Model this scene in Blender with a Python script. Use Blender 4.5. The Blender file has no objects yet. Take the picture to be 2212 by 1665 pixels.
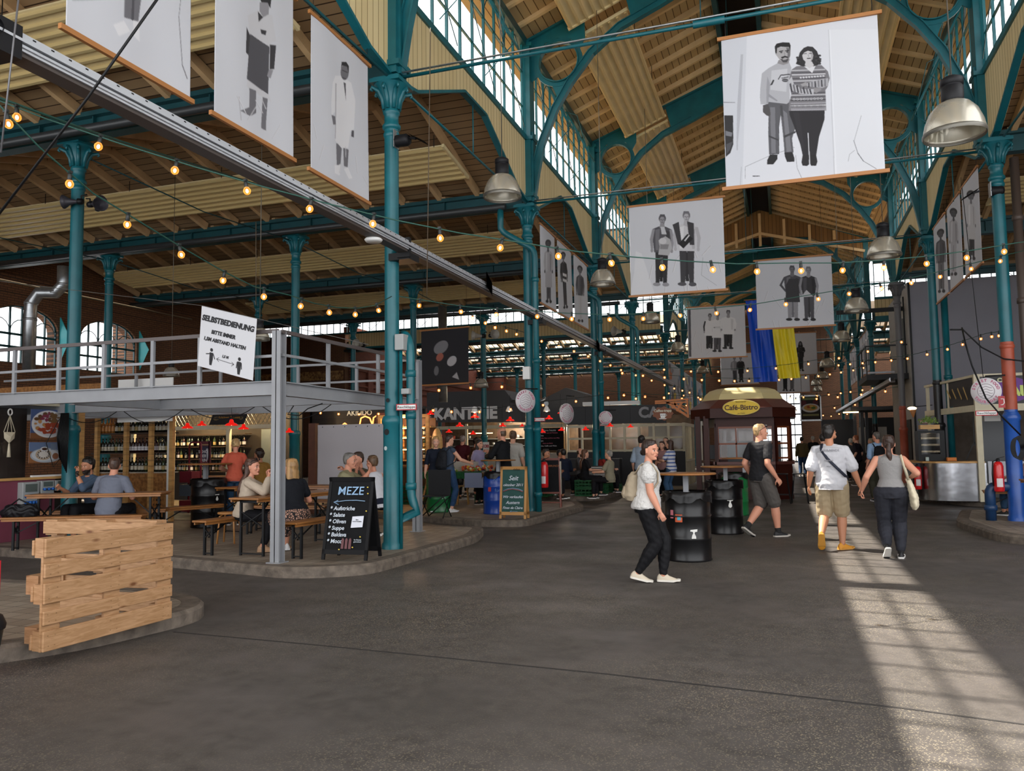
import bpy, math, random
import numpy as np
from math import sin, cos, pi, radians as rad
from mathutils import Vector as V, Matrix, noise
random.seed(7)
SC = bpy.context.scene
COL = SC.collection
# ---------------------------------------------------------------- camera
EYE = V((0, 0, 1.55)); YAW, PITCH, ROLL, FPX = .3283, .0758, -.0135, 1718.0
_w = V((-sin(YAW)*cos(PITCH), cos(YAW)*cos(PITCH), sin(PITCH)))
_r0 = V((cos(YAW), sin(YAW), 0)); _u0 = _r0.cross(_w)
_r = _r0*cos(ROLL) + _u0*sin(ROLL); _u = -_r0*sin(ROLL) + _u0*cos(ROLL)
cd = bpy.data.cameras.new('camera'); cam = bpy.data.objects.new('camera', cd); COL.objects.link(cam)
cd.sensor_width = 36; cd.lens = 36*FPX/2212; cd.clip_end = 300; cd.clip_start = .05
cam.matrix_world = Matrix(((_r.x, _u.x, -_w.x, EYE.x), (_r.y, _u.y, -_w.y, EYE.y), (_r.z, _u.z, -_w.z, EYE.z), (0, 0, 0, 1)))
SC.camera = cam
SC.view_settings.view_transform = 'Standard'; SC.view_settings.look = 'None'
SC.view_settings.gamma = 1; SC.view_settings.use_curve_mapping = False
SC.view_settings.exposure = 0.0
SC.cycles.max_bounces = 6; SC.cycles.diffuse_bounces = 4; SC.cycles.glossy_bounces = 3
SC.cycles.transmission_bounces = 4; SC.cycles.transparent_max_bounces = 12
SC.cycles.caustics_reflective = False; SC.cycles.caustics_refractive = False
SC.cycles.sample_clamp_indirect = 8
# ---------------------------------------------------------------- sky and sun
wd = bpy.data.worlds.new('sky'); SC.world = wd; wd.use_nodes = True
_b = wd.node_tree.nodes['Background']; _b.inputs[0].default_value = (.97, .98, 1.0, 1); _b.inputs[1].default_value = 3.1
sl = bpy.data.lights.new('sun', 'SUN'); sl.energy = 17; sl.angle = rad(.6); sl.color = (1, .93, .82)
sun = bpy.data.objects.new('sun', sl); COL.objects.link(sun)
sun.rotation_mode = 'QUATERNION'; sun.rotation_quaternion = V((.678, -.085, -1)).to_track_quat('-Z', 'Y')

def at(x, y, X=None, Y=None, Z=None):
    "where the sight line through a photo pixel meets a plane of the hall"
    d = _r*((x-1106)/FPX) - _u*((y-832.5)/FPX) + _w
    t = (X-EYE.x)/d.x if X is not None else (Y-EYE.y)/d.y if Y is not None else (Z-EYE.z)/d.z
    return EYE + d*t
# ---------------------------------------------------------------- materials
def hx(s):
    c = [int(s[i:i+2], 16)/255 for i in (0, 2, 4)]
    return tuple(v/12.92 if v <= .04045 else ((v+.055)/1.055)**2.4 for v in c) + (1,)
_M = {}
def mat(name, col='808080', rough=.6, metal=0, emit=None, es=0, var=0, scale=6, col2=None, bump=0, bscale=40, coat=0, trans=0, spec=None, stretch=None, alpha=1):
    if name in _M: return _M[name]
    m = bpy.data.materials.new(name); m.use_nodes = True; nt = m.node_tree; p = nt.nodes['Principled BSDF']
    c = hx(col) if isinstance(col, str) else tuple(col)+(1,)
    m.diffuse_color = c
    p.inputs['Base Color'].default_value = c; p.inputs['Roughness'].default_value = rough; p.inputs['Metallic'].default_value = metal
    p.inputs['Coat Weight'].default_value = coat; p.inputs['Transmission Weight'].default_value = trans; p.inputs['Alpha'].default_value = alpha
    if spec is not None: p.inputs['Specular IOR Level'].default_value = spec
    if emit: p.inputs['Emission Color'].default_value = hx(emit); p.inputs['Emission Strength'].default_value = es
    if var or bump or col2:
        tc = nt.nodes.new('ShaderNodeTexCoord'); src = tc.outputs['Object']
        if stretch:
            mp = nt.nodes.new('ShaderNodeMapping'); mp.inputs['Scale'].default_value = stretch; nt.links.new(src, mp.inputs[0]); src = mp.outputs[0]
    if var or col2:
        n = nt.nodes.new('ShaderNodeTexNoise'); n.inputs['Scale'].default_value = scale; n.inputs['Detail'].default_value = 4; nt.links.new(src, n.inputs['Vector'])
        r = nt.nodes.new('ShaderNodeValToRGB'); nt.links.new(n.outputs[0], r.inputs[0])
        v = var or .3
        r.color_ramp.elements[0].position = .35; r.color_ramp.elements[1].position = .65
        r.color_ramp.elements[0].color = hx(col2) if col2 else tuple(k*(1-v) for k in c[:3])+(1,)
        r.color_ramp.elements[1].color = c if col2 else tuple(min(1, k*(1+v)) for k in c[:3])+(1,)
        nt.links.new(r.outputs[0], p.inputs['Base Color'])
    if bump:
        n2 = nt.nodes.new('ShaderNodeTexNoise'); n2.inputs['Scale'].default_value = bscale; nt.links.new(src, n2.inputs['Vector'])
        b = nt.nodes.new('ShaderNodeBump'); b.inputs['Strength'].default_value = bump; b.inputs['Distance'].default_value = .02
        nt.links.new(n2.outputs[0], b.inputs['Height']); nt.links.new(b.outputs[0], p.inputs['Normal'])
    _M[name] = m; return m
def boards(name, c1, c2, gap, width, axis, rough=.7):
    "planking: narrow dark joints every `width` metres along `axis`, tone changing from board to board"
    m = mat(name, c1, rough); nt = m.node_tree; p = nt.nodes['Principled BSDF']; N = nt.nodes.new; L = nt.links.new
    tc = N('ShaderNodeTexCoord'); sp = N('ShaderNodeSeparateXYZ'); L(tc.outputs['Object'], sp.inputs[0])
    dv = N('ShaderNodeMath'); dv.operation = 'DIVIDE'; dv.inputs[1].default_value = width; L(sp.outputs[axis], dv.inputs[0])
    fr = N('ShaderNodeMath'); fr.operation = 'FRACT'; L(dv.outputs[0], fr.inputs[0])
    lt = N('ShaderNodeMath'); lt.operation = 'LESS_THAN'; lt.inputs[1].default_value = .1; L(fr.outputs[0], lt.inputs[0])
    fl = N('ShaderNodeMath'); fl.operation = 'FLOOR'; L(dv.outputs[0], fl.inputs[0])
    wn = N('ShaderNodeTexWhiteNoise'); wn.noise_dimensions = '1D'; L(fl.outputs[0], wn.inputs['W'])
    mx = N('ShaderNodeMix'); mx.data_type = 'RGBA'; mx.inputs[6].default_value = hx(c1); mx.inputs[7].default_value = hx(c2); L(wn.outputs[0], mx.inputs[0])
    m2 = N('ShaderNodeMix'); m2.data_type = 'RGBA'; m2.inputs[7].default_value = hx(gap); L(lt.outputs[0], m2.inputs[0]); L(mx.outputs[2], m2.inputs[6])
    L(m2.outputs[2], p.inputs['Base Color']); return m
def brick(name, c1, c2, mortar, axes, sc=1.0):
    m = mat(name, c1, .85); nt = m.node_tree; p = nt.nodes['Principled BSDF']; N = nt.nodes.new; L = nt.links.new
    tc = N('ShaderNodeTexCoord'); sp = N('ShaderNodeSeparateXYZ'); L(tc.outputs['Object'], sp.inputs[0])
    cb = N('ShaderNodeCombineXYZ'); L(sp.outputs[axes], cb.inputs[0]); L(sp.outputs[2], cb.inputs[1])
    b = N('ShaderNodeTexBrick'); L(cb.outputs[0], b.inputs['Vector']); b.inputs['Color1'].default_value = hx(c1); b.inputs['Color2'].default_value = hx(c2)
    b.inputs['Mortar'].default_value = hx(mortar); b.inputs['Scale'].default_value = sc; b.inputs['Mortar Size'].default_value = .008
    b.inputs['Brick Width'].default_value = .25; b.inputs['Row Height'].default_value = .077; b.inputs['Bias'].default_value = -.2
    L(b.outputs[0], p.inputs['Base Color']); return m
def attr_mat(name, rough=.75):
    if name in _M: return _M[name]
    m = mat(name, 'ffffff', rough); nt = m.node_tree
    a = nt.nodes.new('ShaderNodeAttribute'); a.attribute_name = 'print'; nt.links.new(a.outputs[0], nt.nodes['Principled BSDF'].inputs['Base Color']); return m

# ---------------------------------------------------------------- mesh helpers
class MB:
    def __init__(s): s.v = []; s.f = []; s.m = []; s.s = []; s.k = 0; s.T = None
    def add(s, vs, fs, sm=False, k=None):
        o = len(s.v)
        s.v += [tuple(s.T @ V(v)) if s.T else tuple(v) for v in vs]
        for f in fs: s.f.append([i+o for i in f]); s.m.append(s.k if k is None else k); s.s.append(sm)
        return s
    def box(s, x0, x1, y0, y1, z0, z1, k=None):
        v = [(x, y, z) for z in (z0, z1) for y in (y0, y1) for x in (x0, x1)]
        return s.add(v, [(0, 2, 3, 1), (4, 5, 7, 6), (0, 1, 5, 4), (2, 6, 7, 3), (0, 4, 6, 2), (1, 3, 7, 5)], k=k)
    def beam(s, p, q, w, h, up=(0, 0, 1), k=None):
        p = V(p); q = V(q); d = (q-p).normalized(); u = V(up); a = d.cross(u)
        if a.length < 1e-4: a = d.cross(V((0, 1, 0)))
        a.normalize(); b = a.cross(d)
        vs = [e + a*(w/2*i) + b*(h/2*j) for e in (p, q) for i, j in ((-1, -1), (1, -1), (1, 1), (-1, 1))]
        return s.add(vs, [(0, 1, 2, 3), (7, 6, 5, 4), (0, 4, 5, 1), (1, 5, 6, 2), (2, 6, 7, 3), (3, 7, 4, 0)], k=k)
    def tube(s, pts, r, n=8, k=None, cap=True, flat=1.0):
        pts = [V(p) for p in pts]; rs = r if isinstance(r, (list, tuple)) else [r]*len(pts)
        vs = []; a = None
        for i, p in enumerate(pts):
            d = (pts[min(i+1, len(pts)-1)]-pts[max(i-1, 0)]).normalized()
            if a is None:
                a = d.cross(V((0, 0, 1)))
                if a.length < .1: a = d.cross(V((0, 1, 0)))
            else: a = a - d*a.dot(d)
            a.normalize(); b = d.cross(a)
            vs += [p + a*(cos(2*pi*j/n)*rs[i]) + b*(sin(2*pi*j/n)*rs[i]*flat) for j in range(n)]
        fs = [(i*n+j, i*n+(j+1) % n, (i+1)*n+(j+1) % n, (i+1)*n+j) for i in range(len(pts)-1) for j in range(n)]
        s.add(vs, fs, n > 4, k)
        if cap:
            o = len(s.v)-len(vs)
            for f in (list(range(n))[::-1], list(range(len(vs)-n, len(vs)))): s.f.append([i+o for i in f]); s.m.append(s.k if k is None else k); s.s.append(False)
        return s
    def lathe(s, prof, c=(0, 0, 0), n=24, k=None, sm=True, ax=None):
        c = V(c); vs = []
        for r, z in prof:
            for j in range(n):
                q = V((cos(2*pi*j/n)*r, sin(2*pi*j/n)*r, z))
                if ax == 'x': q = V((q.z, q.x, q.y))
                if ax == 'y': q = V((q.x, q.z, q.y))
                vs.append(c+q)
        fs = [(i*n+j, i*n+(j+1) % n, (i+1)*n+(j+1) % n, (i+1)*n+j) for i in range(len(prof)-1) for j in range(n)]
        return s.add(vs, fs, sm, k)
    def prism(s, poly, fn, k=None, side=True):
        "poly of (u, v); fn(u, v, w) -> point for w = 0 and 1"
        n = len(poly); vs = [fn(u, v, 0) for u, v in poly] + [fn(u, v, 1) for u, v in poly]
        fs = [list(range(n))[::-1], list(range(n, 2*n))]
        if side: fs += [(i, (i+1) % n, n+(i+1) % n, n+i) for i in range(n)]
        return s.add(vs, fs, k=k)
    def xz(s, poly, y0, y1, k=None): return s.prism(poly, lambda u, v, w: (u, y1 if w else y0, v), k)
    def yz(s, poly, x0, x1, k=None): return s.prism(poly, lambda u, v, w: (x1 if w else x0, u, v), k)
    def xy(s, poly, z0, z1, k=None): return s.prism(poly, lambda u, v, w: (u, v, z1 if w else z0), k)
    def ball(s, c, r, n=12, k=None, half=None):
        c = V(c); r = V(r) if isinstance(r, (tuple, list)) else V((r, r, r)); m = max(4, n//2); vs = []
        for i in range(m+1):
            th = -pi/2 + pi*i/m
            vs += [(c.x+r.x*cos(th)*cos(2*pi*j/n), c.y+r.y*cos(th)*sin(2*pi*j/n), c.z+r.z*sin(th)) for j in range(n)]
        return s.add(vs, [(i*n+j, i*n+(j+1) % n, (i+1)*n+(j+1) % n, (i+1)*n+j) for i in range(m) for j in range(n)], True, k)
    def build(s, name, mats, parent=None, kind=None, bevel=0):
        me = bpy.data.meshes.new(name); me.from_pydata(s.v, [], s.f)
        if not isinstance(mats, (list, tuple)): mats = [mats]
        for m in mats: me.materials.append(m)
        me.polygons.foreach_set('material_index', s.m); me.polygons.foreach_set('use_smooth', s.s); me.update()
        o = bpy.data.objects.new(name, me); COL.objects.link(o)
        if parent: o.parent = parent
        if kind: o['kind'] = kind
        if bevel:
            b = o.modifiers.new('bevel', 'BEVEL'); b.width = bevel; b.segments = 2; b.limit_method = 'ANGLE'
        return o
def tag(o, label, cat, group=None, kind=None):
    o['label'] = label; o['category'] = cat
    if group: o['group'] = group
    if kind: o['kind'] = kind
    return o
def thing(name, label, cat, loc=(0, 0, 0), rz=0, group=None):
    o = bpy.data.objects.new(name, None); COL.objects.link(o); o.location = loc; o.rotation_euler = (0, 0, rz); o.empty_display_size = .1
    return tag(o, label, cat, group)
def struct(o, label, cat): return tag(o, label, cat, kind='structure')
def copy_tree(o, parent=None):
    c = o.copy(); COL.objects.link(c); c.parent = parent
    for ch in list(o.children): copy_tree(ch, c)
    return c
def again(o, loc, rz, label, group=None):
    c = copy_tree(o); c.location = loc; c.rotation_euler = (0, 0, rz); c['label'] = label
    if group: c['group'] = group
    return c
ORD = ['first', 'second', 'third', 'fourth', 'fifth', 'sixth', 'seventh', 'eighth', 'ninth', 'tenth', 'eleventh', 'twelfth', 'thirteenth', 'fourteenth', 'fifteenth', 'sixteenth', 'seventeenth', 'eighteenth', 'nineteenth', 'twentieth']
TS = bpy.data.scenes.new('workshop')
def baked(o):
    TS.collection.objects.link(o)
    with bpy.context.temp_override(scene=TS, view_layer=TS.view_layers[0]): dg = bpy.context.evaluated_depsgraph_get()
    me = bpy.data.meshes.new_from_object(o.evaluated_get(dg)); TS.collection.objects.unlink(o); return me
def text(name, s, m, parent, loc, size, rot=(pi/2, 0, 0), ex=.002, off=0, align='CENTER', sx=1, sp=1, shear=0, fw=None):
    cu = bpy.data.curves.new('lettering', 'FONT'); cu.body = s; cu.size = size; cu.extrude = ex; cu.offset = off; cu.align_x = align; cu.align_y = 'CENTER'
    cu.space_character = sp; cu.shear = shear; cu.resolution_u = 3
    t = bpy.data.objects.new('t', cu); me = baked(t); bpy.data.objects.remove(t)
    if fw and me.vertices: xs = [v.co.x for v in me.vertices]; k = fw/(max(xs)-min(xs)); me.transform(Matrix.Scale(k, 4))
    me.materials.clear(); me.materials.append(m); o = bpy.data.objects.new(name, me); COL.objects.link(o); o.parent = parent
    o.location = loc; o.rotation_euler = rot; o.scale = (sx, 1, 1); return o
# printed pictures: a cloth or board whose ink is stored point by point
def inpoly(x, y, P):
    P = np.asarray(P, float); r = np.zeros(x.shape, bool); j = len(P)-1
    for i in range(len(P)):
        xi, yi = P[i]; xj, yj = P[j]
        if yi != yj: r ^= ((yi > y) != (yj > y)) & (x < (xj-xi)*(y-yi)/(yj-yi)+xi)
        j = i
    return r
def raster(x, y, shapes, base):
    "x, y arrays of picture coordinates -> linear rgb"
    C = np.empty(x.shape+(3,)); C[...] = hx(base)[:3] if isinstance(base, str) else base
    for sh in shapes:
        c = np.array(hx(sh[0])[:3])
        if sh[1] == 'e':
            _, _, cx, cy, rx, ry = sh[:6]; m = ((x-cx)/rx)**2 + ((y-cy)/ry)**2 < 1
        elif sh[1] == 'l':
            (x0, y0), (x1, y1), w = sh[2:5]; L2 = (x1-x0)**2+(y1-y0)**2
            t = np.clip(((x-x0)*(x1-x0)+(y-y0)*(y1-y0))/L2, 0, 1); m = (x-x0-t*(x1-x0))**2+(y-y0-t*(y1-y0))**2 < (w/2)**2
        else: m = inpoly(x, y, sh[1])
        C[m] = c
    return C
def picture(name, parent, tl, tr, bl, px, shapes, base, nu=120, nv=120, wave=0, rough=.75, fold=0, thick=.004):
    "tl, tr, bl: corners in the parent's space; px: the four picture-coordinate corners tl, tr, br, bl"
    tl, tr, bl = V(tl), V(tr), V(bl); eu = tr-tl; ev = bl-tl; nn = ev.cross(eu).normalized()
    u, v = np.meshgrid(np.linspace(0, 1, nu), np.linspace(0, 1, nv)); C = 0
    for du, dv in ((-.25, -.25), (.25, -.25), (-.25, .25), (.25, .25)):
        a = u+du/(nu-1); b = v+dv/(nv-1)
        X = (1-a)*(1-b)*px[0][0]+a*(1-b)*px[1][0]+a*b*px[2][0]+(1-a)*b*px[3][0]
        Y = (1-a)*(1-b)*px[0][1]+a*(1-b)*px[1][1]+a*b*px[2][1]+(1-a)*b*px[3][1]
        C = C + raster(X, Y, shapes, base)/4
    w = wave*(np.sin(u*5+v*1.5)+.5*np.sin(u*11-v*3)) if wave else 0*u
    P = np.array(tl)[None, None]+u[..., None]*np.array(eu)+v[..., None]*np.array(ev)+w[..., None]*np.array(nn)
    n = nu*nv; Pb = P - np.array(nn)*thick
    co = np.concatenate([P.reshape(-1, 3), Pb.reshape(-1, 3)])
    i = np.arange(nv-1)[:, None]*nu+np.arange(nu-1)[None]; q = np.stack([i, i+nu, i+nu+1, i+1], -1).reshape(-1, 4)
    qb = q[:, ::-1]+n
    e1 = np.arange(nu-1); ed = [np.stack([e1, e1+1, e1+1+n, e1+n], -1), np.stack([(nv-1)*nu+e1+1, (nv-1)*nu+e1, (nv-1)*nu+e1+n, (nv-1)*nu+e1+1+n], -1)]
    e2 = np.arange(nv-1)*nu; ed += [np.stack([e2+nu, e2, e2+n, e2+nu+n], -1), np.stack([e2+nu-1, e2+2*nu-1, e2+2*nu-1+n, e2+nu-1+n], -1)]
    F = np.concatenate([q, qb]+ed); me = bpy.data.meshes.new(name)
    me.vertices.add(2*n); me.vertices.foreach_set('co', co.ravel()); me.loops.add(F.size); me.polygons.add(len(F))
    me.polygons.foreach_set('loop_start', np.arange(len(F))*4); me.polygons.foreach_set('loop_total', np.full(len(F), 4)); me.loops.foreach_set('vertex_index', F.ravel())
    me.update(calc_edges=True)
    a = me.attributes.new('print', 'FLOAT_COLOR', 'POINT'); D = np.ones((2*n, 4)); C = C*.8; D[:n, :3] = C.reshape(-1, 3)
    back = C.reshape(-1, 3).max(0); D[n:, :3] = back*.8
    a.data.foreach_set('color', D.astype('f').ravel())
    me.materials.append(attr_mat('printed_%d' % int(rough*100), rough)); me.shade_smooth() if wave else None
    o = bpy.data.objects.new(name, me); COL.objects.link(o); o.parent = parent; return o

# ---------------------------------------------------------------- the grid of the hall
XL, XR, XC = -5.3, 3.85, -.725
ROW = {-1: -3.0, 0: 3.65, 1: 10.22, 2: 16.77, 3: 23.3, 4: 29.8, 5: 38.8, 6: 45.3, 7: 51.9, 8: 58.4, 9: 65.0}
ZC, ZG, ZS, ZE = 6.95, 7.25, 8.42, 10.72      # capital top, gutter, sill, eaves
TEAL = mat('teal_paint', '10606a', .38, var=.12, scale=3, bump=.08, bscale=25)
TEALD = mat('dark_teal_paint', '0e444a', .45, var=.15, scale=3)
CREAM = mat('cream_timber', 'dfc494', .7, var=.1, scale=2)
TAN = mat('tan_timber', 'cba97c', .7, var=.14, scale=2)
BEIGEW = boards('beige_boarding', 'dcc999', 'd2bd8c', '8a7648', .16, 1)
BEIGEX = boards('beige_boarding_cross', 'dccb9c', 'd2c090', '8a7648', .16, 0)
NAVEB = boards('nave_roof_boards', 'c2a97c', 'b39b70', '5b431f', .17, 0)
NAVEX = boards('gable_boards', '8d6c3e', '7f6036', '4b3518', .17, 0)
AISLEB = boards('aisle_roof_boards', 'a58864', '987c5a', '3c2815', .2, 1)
GLASS = mat('thin_window_glass', 'ffffff', .05)
def _glass():
    nt = GLASS.node_tree; N = nt.nodes.new; t = N('ShaderNodeBsdfTransparent'); t.inputs[0].default_value = (.96, .96, .96, 1)
    g = N('ShaderNodeBsdfGlossy'); g.inputs[1].default_value = .08; x = N('ShaderNodeMixShader'); x.inputs[0].default_value = .025
    nt.links.new(t.outputs[0], x.inputs[1]); nt.links.new(g.outputs[0], x.inputs[2]); nt.links.new(x.outputs[0], nt.nodes['Material Output'].inputs[0])
_glass()
FROST = mat('frosted_glass', 'ffffff', .4)
def _frost():
    nt = FROST.node_tree; N = nt.nodes.new; t = N('ShaderNodeBsdfTransparent'); t.inputs[0].default_value = (.8, .84, .84, 1)
    g = N('ShaderNodeBsdfTranslucent'); g.inputs[0].default_value = (.85, .9, .9, 1); x = N('ShaderNodeMixShader'); x.inputs[0].default_value = .55
    nt.links.new(t.outputs[0], x.inputs[1]); nt.links.new(g.outputs[0], x.inputs[2]); nt.links.new(x.outputs[0], nt.nodes['Material Output'].inputs[0])
_frost()
BLACK = mat('black_metal', '131416', .45, spec=.25)
BLACKP = mat('black_plastic', '18181b', .5, spec=.25)
GREYST = mat('grey_steel_paint', '8e9094', .45, var=.06, scale=3)
GALV = mat('galvanised_steel', 'a9adb0', .35, .85, var=.12, scale=8)
WOODL = mat('pale_timber', 'c79a5e', .55, var=.18, scale=3, stretch=(1, 1, 6))
WOODB = mat('bench_timber', '93602f', .45, var=.15, scale=4, coat=.1)
WHITE = mat('white_paint', 'e8e8e6', .5)
# ================================================================ floor
def floor_mat():
    m = mat('asphalt', '4a4643', .5); nt = m.node_tree; p = nt.nodes['Principled BSDF']; N = nt.nodes.new; L = nt.links.new
    tc = N('ShaderNodeTexCoord').outputs['Object']
    def noi(sc, det=3):
        n = N('ShaderNodeTexNoise'); n.inputs['Scale'].default_value = sc; n.inputs['Detail'].default_value = det; L(tc, n.inputs['Vector']); return n.outputs[0]
    def ramp(s, a, b, c1, c2):
        r = N('ShaderNodeValToRGB'); L(s, r.inputs[0]); r.color_ramp.elements[0].position = a; r.color_ramp.elements[1].position = b
        r.color_ramp.elements[0].color = hx(c1); r.color_ramp.elements[1].color = hx(c2); return r.outputs[0]
    def mix(f, a, b):
        x = N('ShaderNodeMix'); x.data_type = 'RGBA'; L(f, x.inputs[0]); L(a, x.inputs[6]); L(b, x.inputs[7]); return x.outputs[2]
    vo = N('ShaderNodeTexVoronoi'); vo.inputs['Scale'].default_value = 150; L(tc, vo.inputs['Vector'])
    spk = ramp(vo.outputs['Color'], .74, .80, '000000', 'ffffff')
    wear = ramp(noi(.55), .42, .62, '585350', '474340')
    grit = mix(ramp(noi(2.2), .3, .7, '606060', 'ffffff'), wear, ramp(noi(9, 6), .3, .7, '3e3a37', '544f4b'))
    spm = N('ShaderNodeMath'); spm.operation = 'MULTIPLY'; L(spk, spm.inputs[0]); L(ramp(noi(.35, 2), .38, .6, '202020', 'b0b0b0'), spm.inputs[1])
    rgb = N('ShaderNodeRGB'); rgb.outputs[0].default_value = hx('b5a88c')
    L(mix(spm.outputs[0], grit, rgb.outputs[0]), p.inputs['Base Color'])
    L(ramp(noi(1.1, 6), .3, .7, 'b4b4b4', 'd8d8d8'), p.inputs['Roughness'])
    b = N('ShaderNodeBump'); b.inputs['Strength'].default_value = .25; b.inputs['Distance'].default_value = .004; L(vo.outputs['Distance'], b.inputs['Height']); L(b.outputs[0], p.inputs['Normal'])
    p.inputs['Specular IOR Level'].default_value = .4
    return m
ASPH = floor_mat()
fl = MB(); fl.box(-32, 18, -4, 75, -.1, 0)
fl = fl.build('floor', ASPH); struct(fl, 'dark speckled asphalt floor of the market hall aisle', 'floor')
seam = MB(); pts = [at(375, 1365, Z=0), at(700, 1395, Z=0), at(1000, 1425, Z=0), at(1300, 1455, Z=0), at(1950, 1530, Z=0), at(2212, 1565, Z=0), V((3.8, 4.7, 0))]
for a, b in zip(pts, pts[1:]): seam.beam(a+V((0, 0, .001)), b+V((0, 0, .001)), .02, .004)
struct(seam.build('trim_1', mat('bitumen_joint', '2a2725', .8)), 'thin dark joint running across the asphalt floor', 'floor joint')
def tiles_mat(name='tiled_paving', c='9b8f80', c2='85786a', mo='5d544a', rough=.6):
    m = mat(name, c, rough); nt = m.node_tree; p = nt.nodes['Principled BSDF']
    b = nt.nodes.new('ShaderNodeTexBrick'); tc = nt.nodes.new('ShaderNodeTexCoord'); nt.links.new(tc.outputs['Object'], b.inputs['Vector'])
    b.offset = 0; b.inputs['Color1'].default_value = hx(c); b.inputs['Color2'].default_value = hx(c2); b.inputs['Mortar'].default_value = hx(mo)
    b.inputs['Scale'].default_value = 1; b.inputs['Brick Width'].default_value = .2; b.inputs['Row Height'].default_value = .2; b.inputs['Mortar Size'].default_value = .006
    nt.links.new(b.outputs[0], p.inputs['Base Color']); return m
TILE = tiles_mat(); KERB = mat('granite_kerb', '685e54', .75, var=.3, scale=9, bump=.4, bscale=30)
def rnd(poly, r=.3, n=4):
    out = []; N = len(poly)
    for i in range(N):
        p = V(poly[i]); a = V(poly[i-1]); b = V(poly[(i+1) % N]); da = (a-p); db = (b-p); ra = min(r, da.length*.4); rb = min(r, db.length*.4)
        s = p+da.normalized()*ra; e = p+db.normalized()*rb
        for k in range(n+1):
            t = k/n; out.append(tuple(s*(1-t)**2 + p*2*t*(1-t) + e*t*t))
    return out
def platform(n, poly, label, r=.35):
    P = rnd(poly, r); c = V((sum(p[0] for p in P)/len(P), sum(p[1] for p in P)/len(P)))
    def inset(d):
        out = []
        for i in range(len(P)):
            a = V(P[i-1]); b = V(P[(i+1) % len(P)]); t = (b-a).normalized(); out.append(tuple(V(P[i])+V((-t.y, t.x))*d))
        return out
    area = sum(P[i-1][0]*P[i][1]-P[i][0]*P[i-1][1] for i in range(len(P)))
    if area < 0: P = P[::-1]
    I = inset(.2); I2 = inset(.03)
    k = MB(); N = len(P)
    k.add([(x, y, 0) for x, y in P]+[(x, y, .1) for x, y in P]+[(x, y, .13) for x, y in I2]+[(x, y, .13) for x, y in I]+[(x, y, .1) for x, y in I],
          [(j*N+i, j*N+(i+1) % N, (j+1)*N+(i+1) % N, (j+1)*N+i) for j in range(4) for i in range(N)], k=0)
    k.add([(x, y, .128) for x, y in inset(.19)], [list(range(N))], k=1)
    return struct(k.build('floor_platform_%d' % n, [KERB, TILE]), label, 'raised floor')
platform(1, [(-14, 3.9), (-7, 3.9), (-5.85, 4.0), (-5.25, 4.9), (-5.05, 6.0), (-5.35, 6.45), (-6.2, 6.75), (-14, 6.9)], 'kerbed tiled platform under the wooden pallet')
platform(2, [(-22.4, 9.7), (-8.2, 8.75), (-5.6, 8.25), (-4.85, 8.75), (-4.75, 12.1), (-5.1, 13.4), (-22.4, 13.6)], 'kerbed tiled platform with benches and the menu board')
platform(3, [(-22.4, 16.6), (-9.0, 16.0), (-5.6, 14.45), (-4.75, 14.6), (-4.55, 18.6), (-5.0, 19.8), (-22.4, 19.9)], 'kerbed tiled platform with the blue drum and green board')
platform(4, [(-22.4, 23.3), (-9, 22.9), (-5.6, 21.5), (-4.85, 22.0), (-4.7, 37), (-22.4, 37)], 'kerbed tiled platform with the green crates')
platform(5, [(3.0, 13.9), (3.6, 13.3), (12, 12.7), (12, 18.6), (3.4, 18.7), (2.85, 16.2)], 'kerbed platform at right with rough granite edge', .4)
platform(6, [(3.2, 23.6), (3.9, 21.3), (5.2, 20.5), (12, 20.4), (12, 30), (3.4, 30)], 'kerbed platform under the steel counter', .5)

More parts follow.
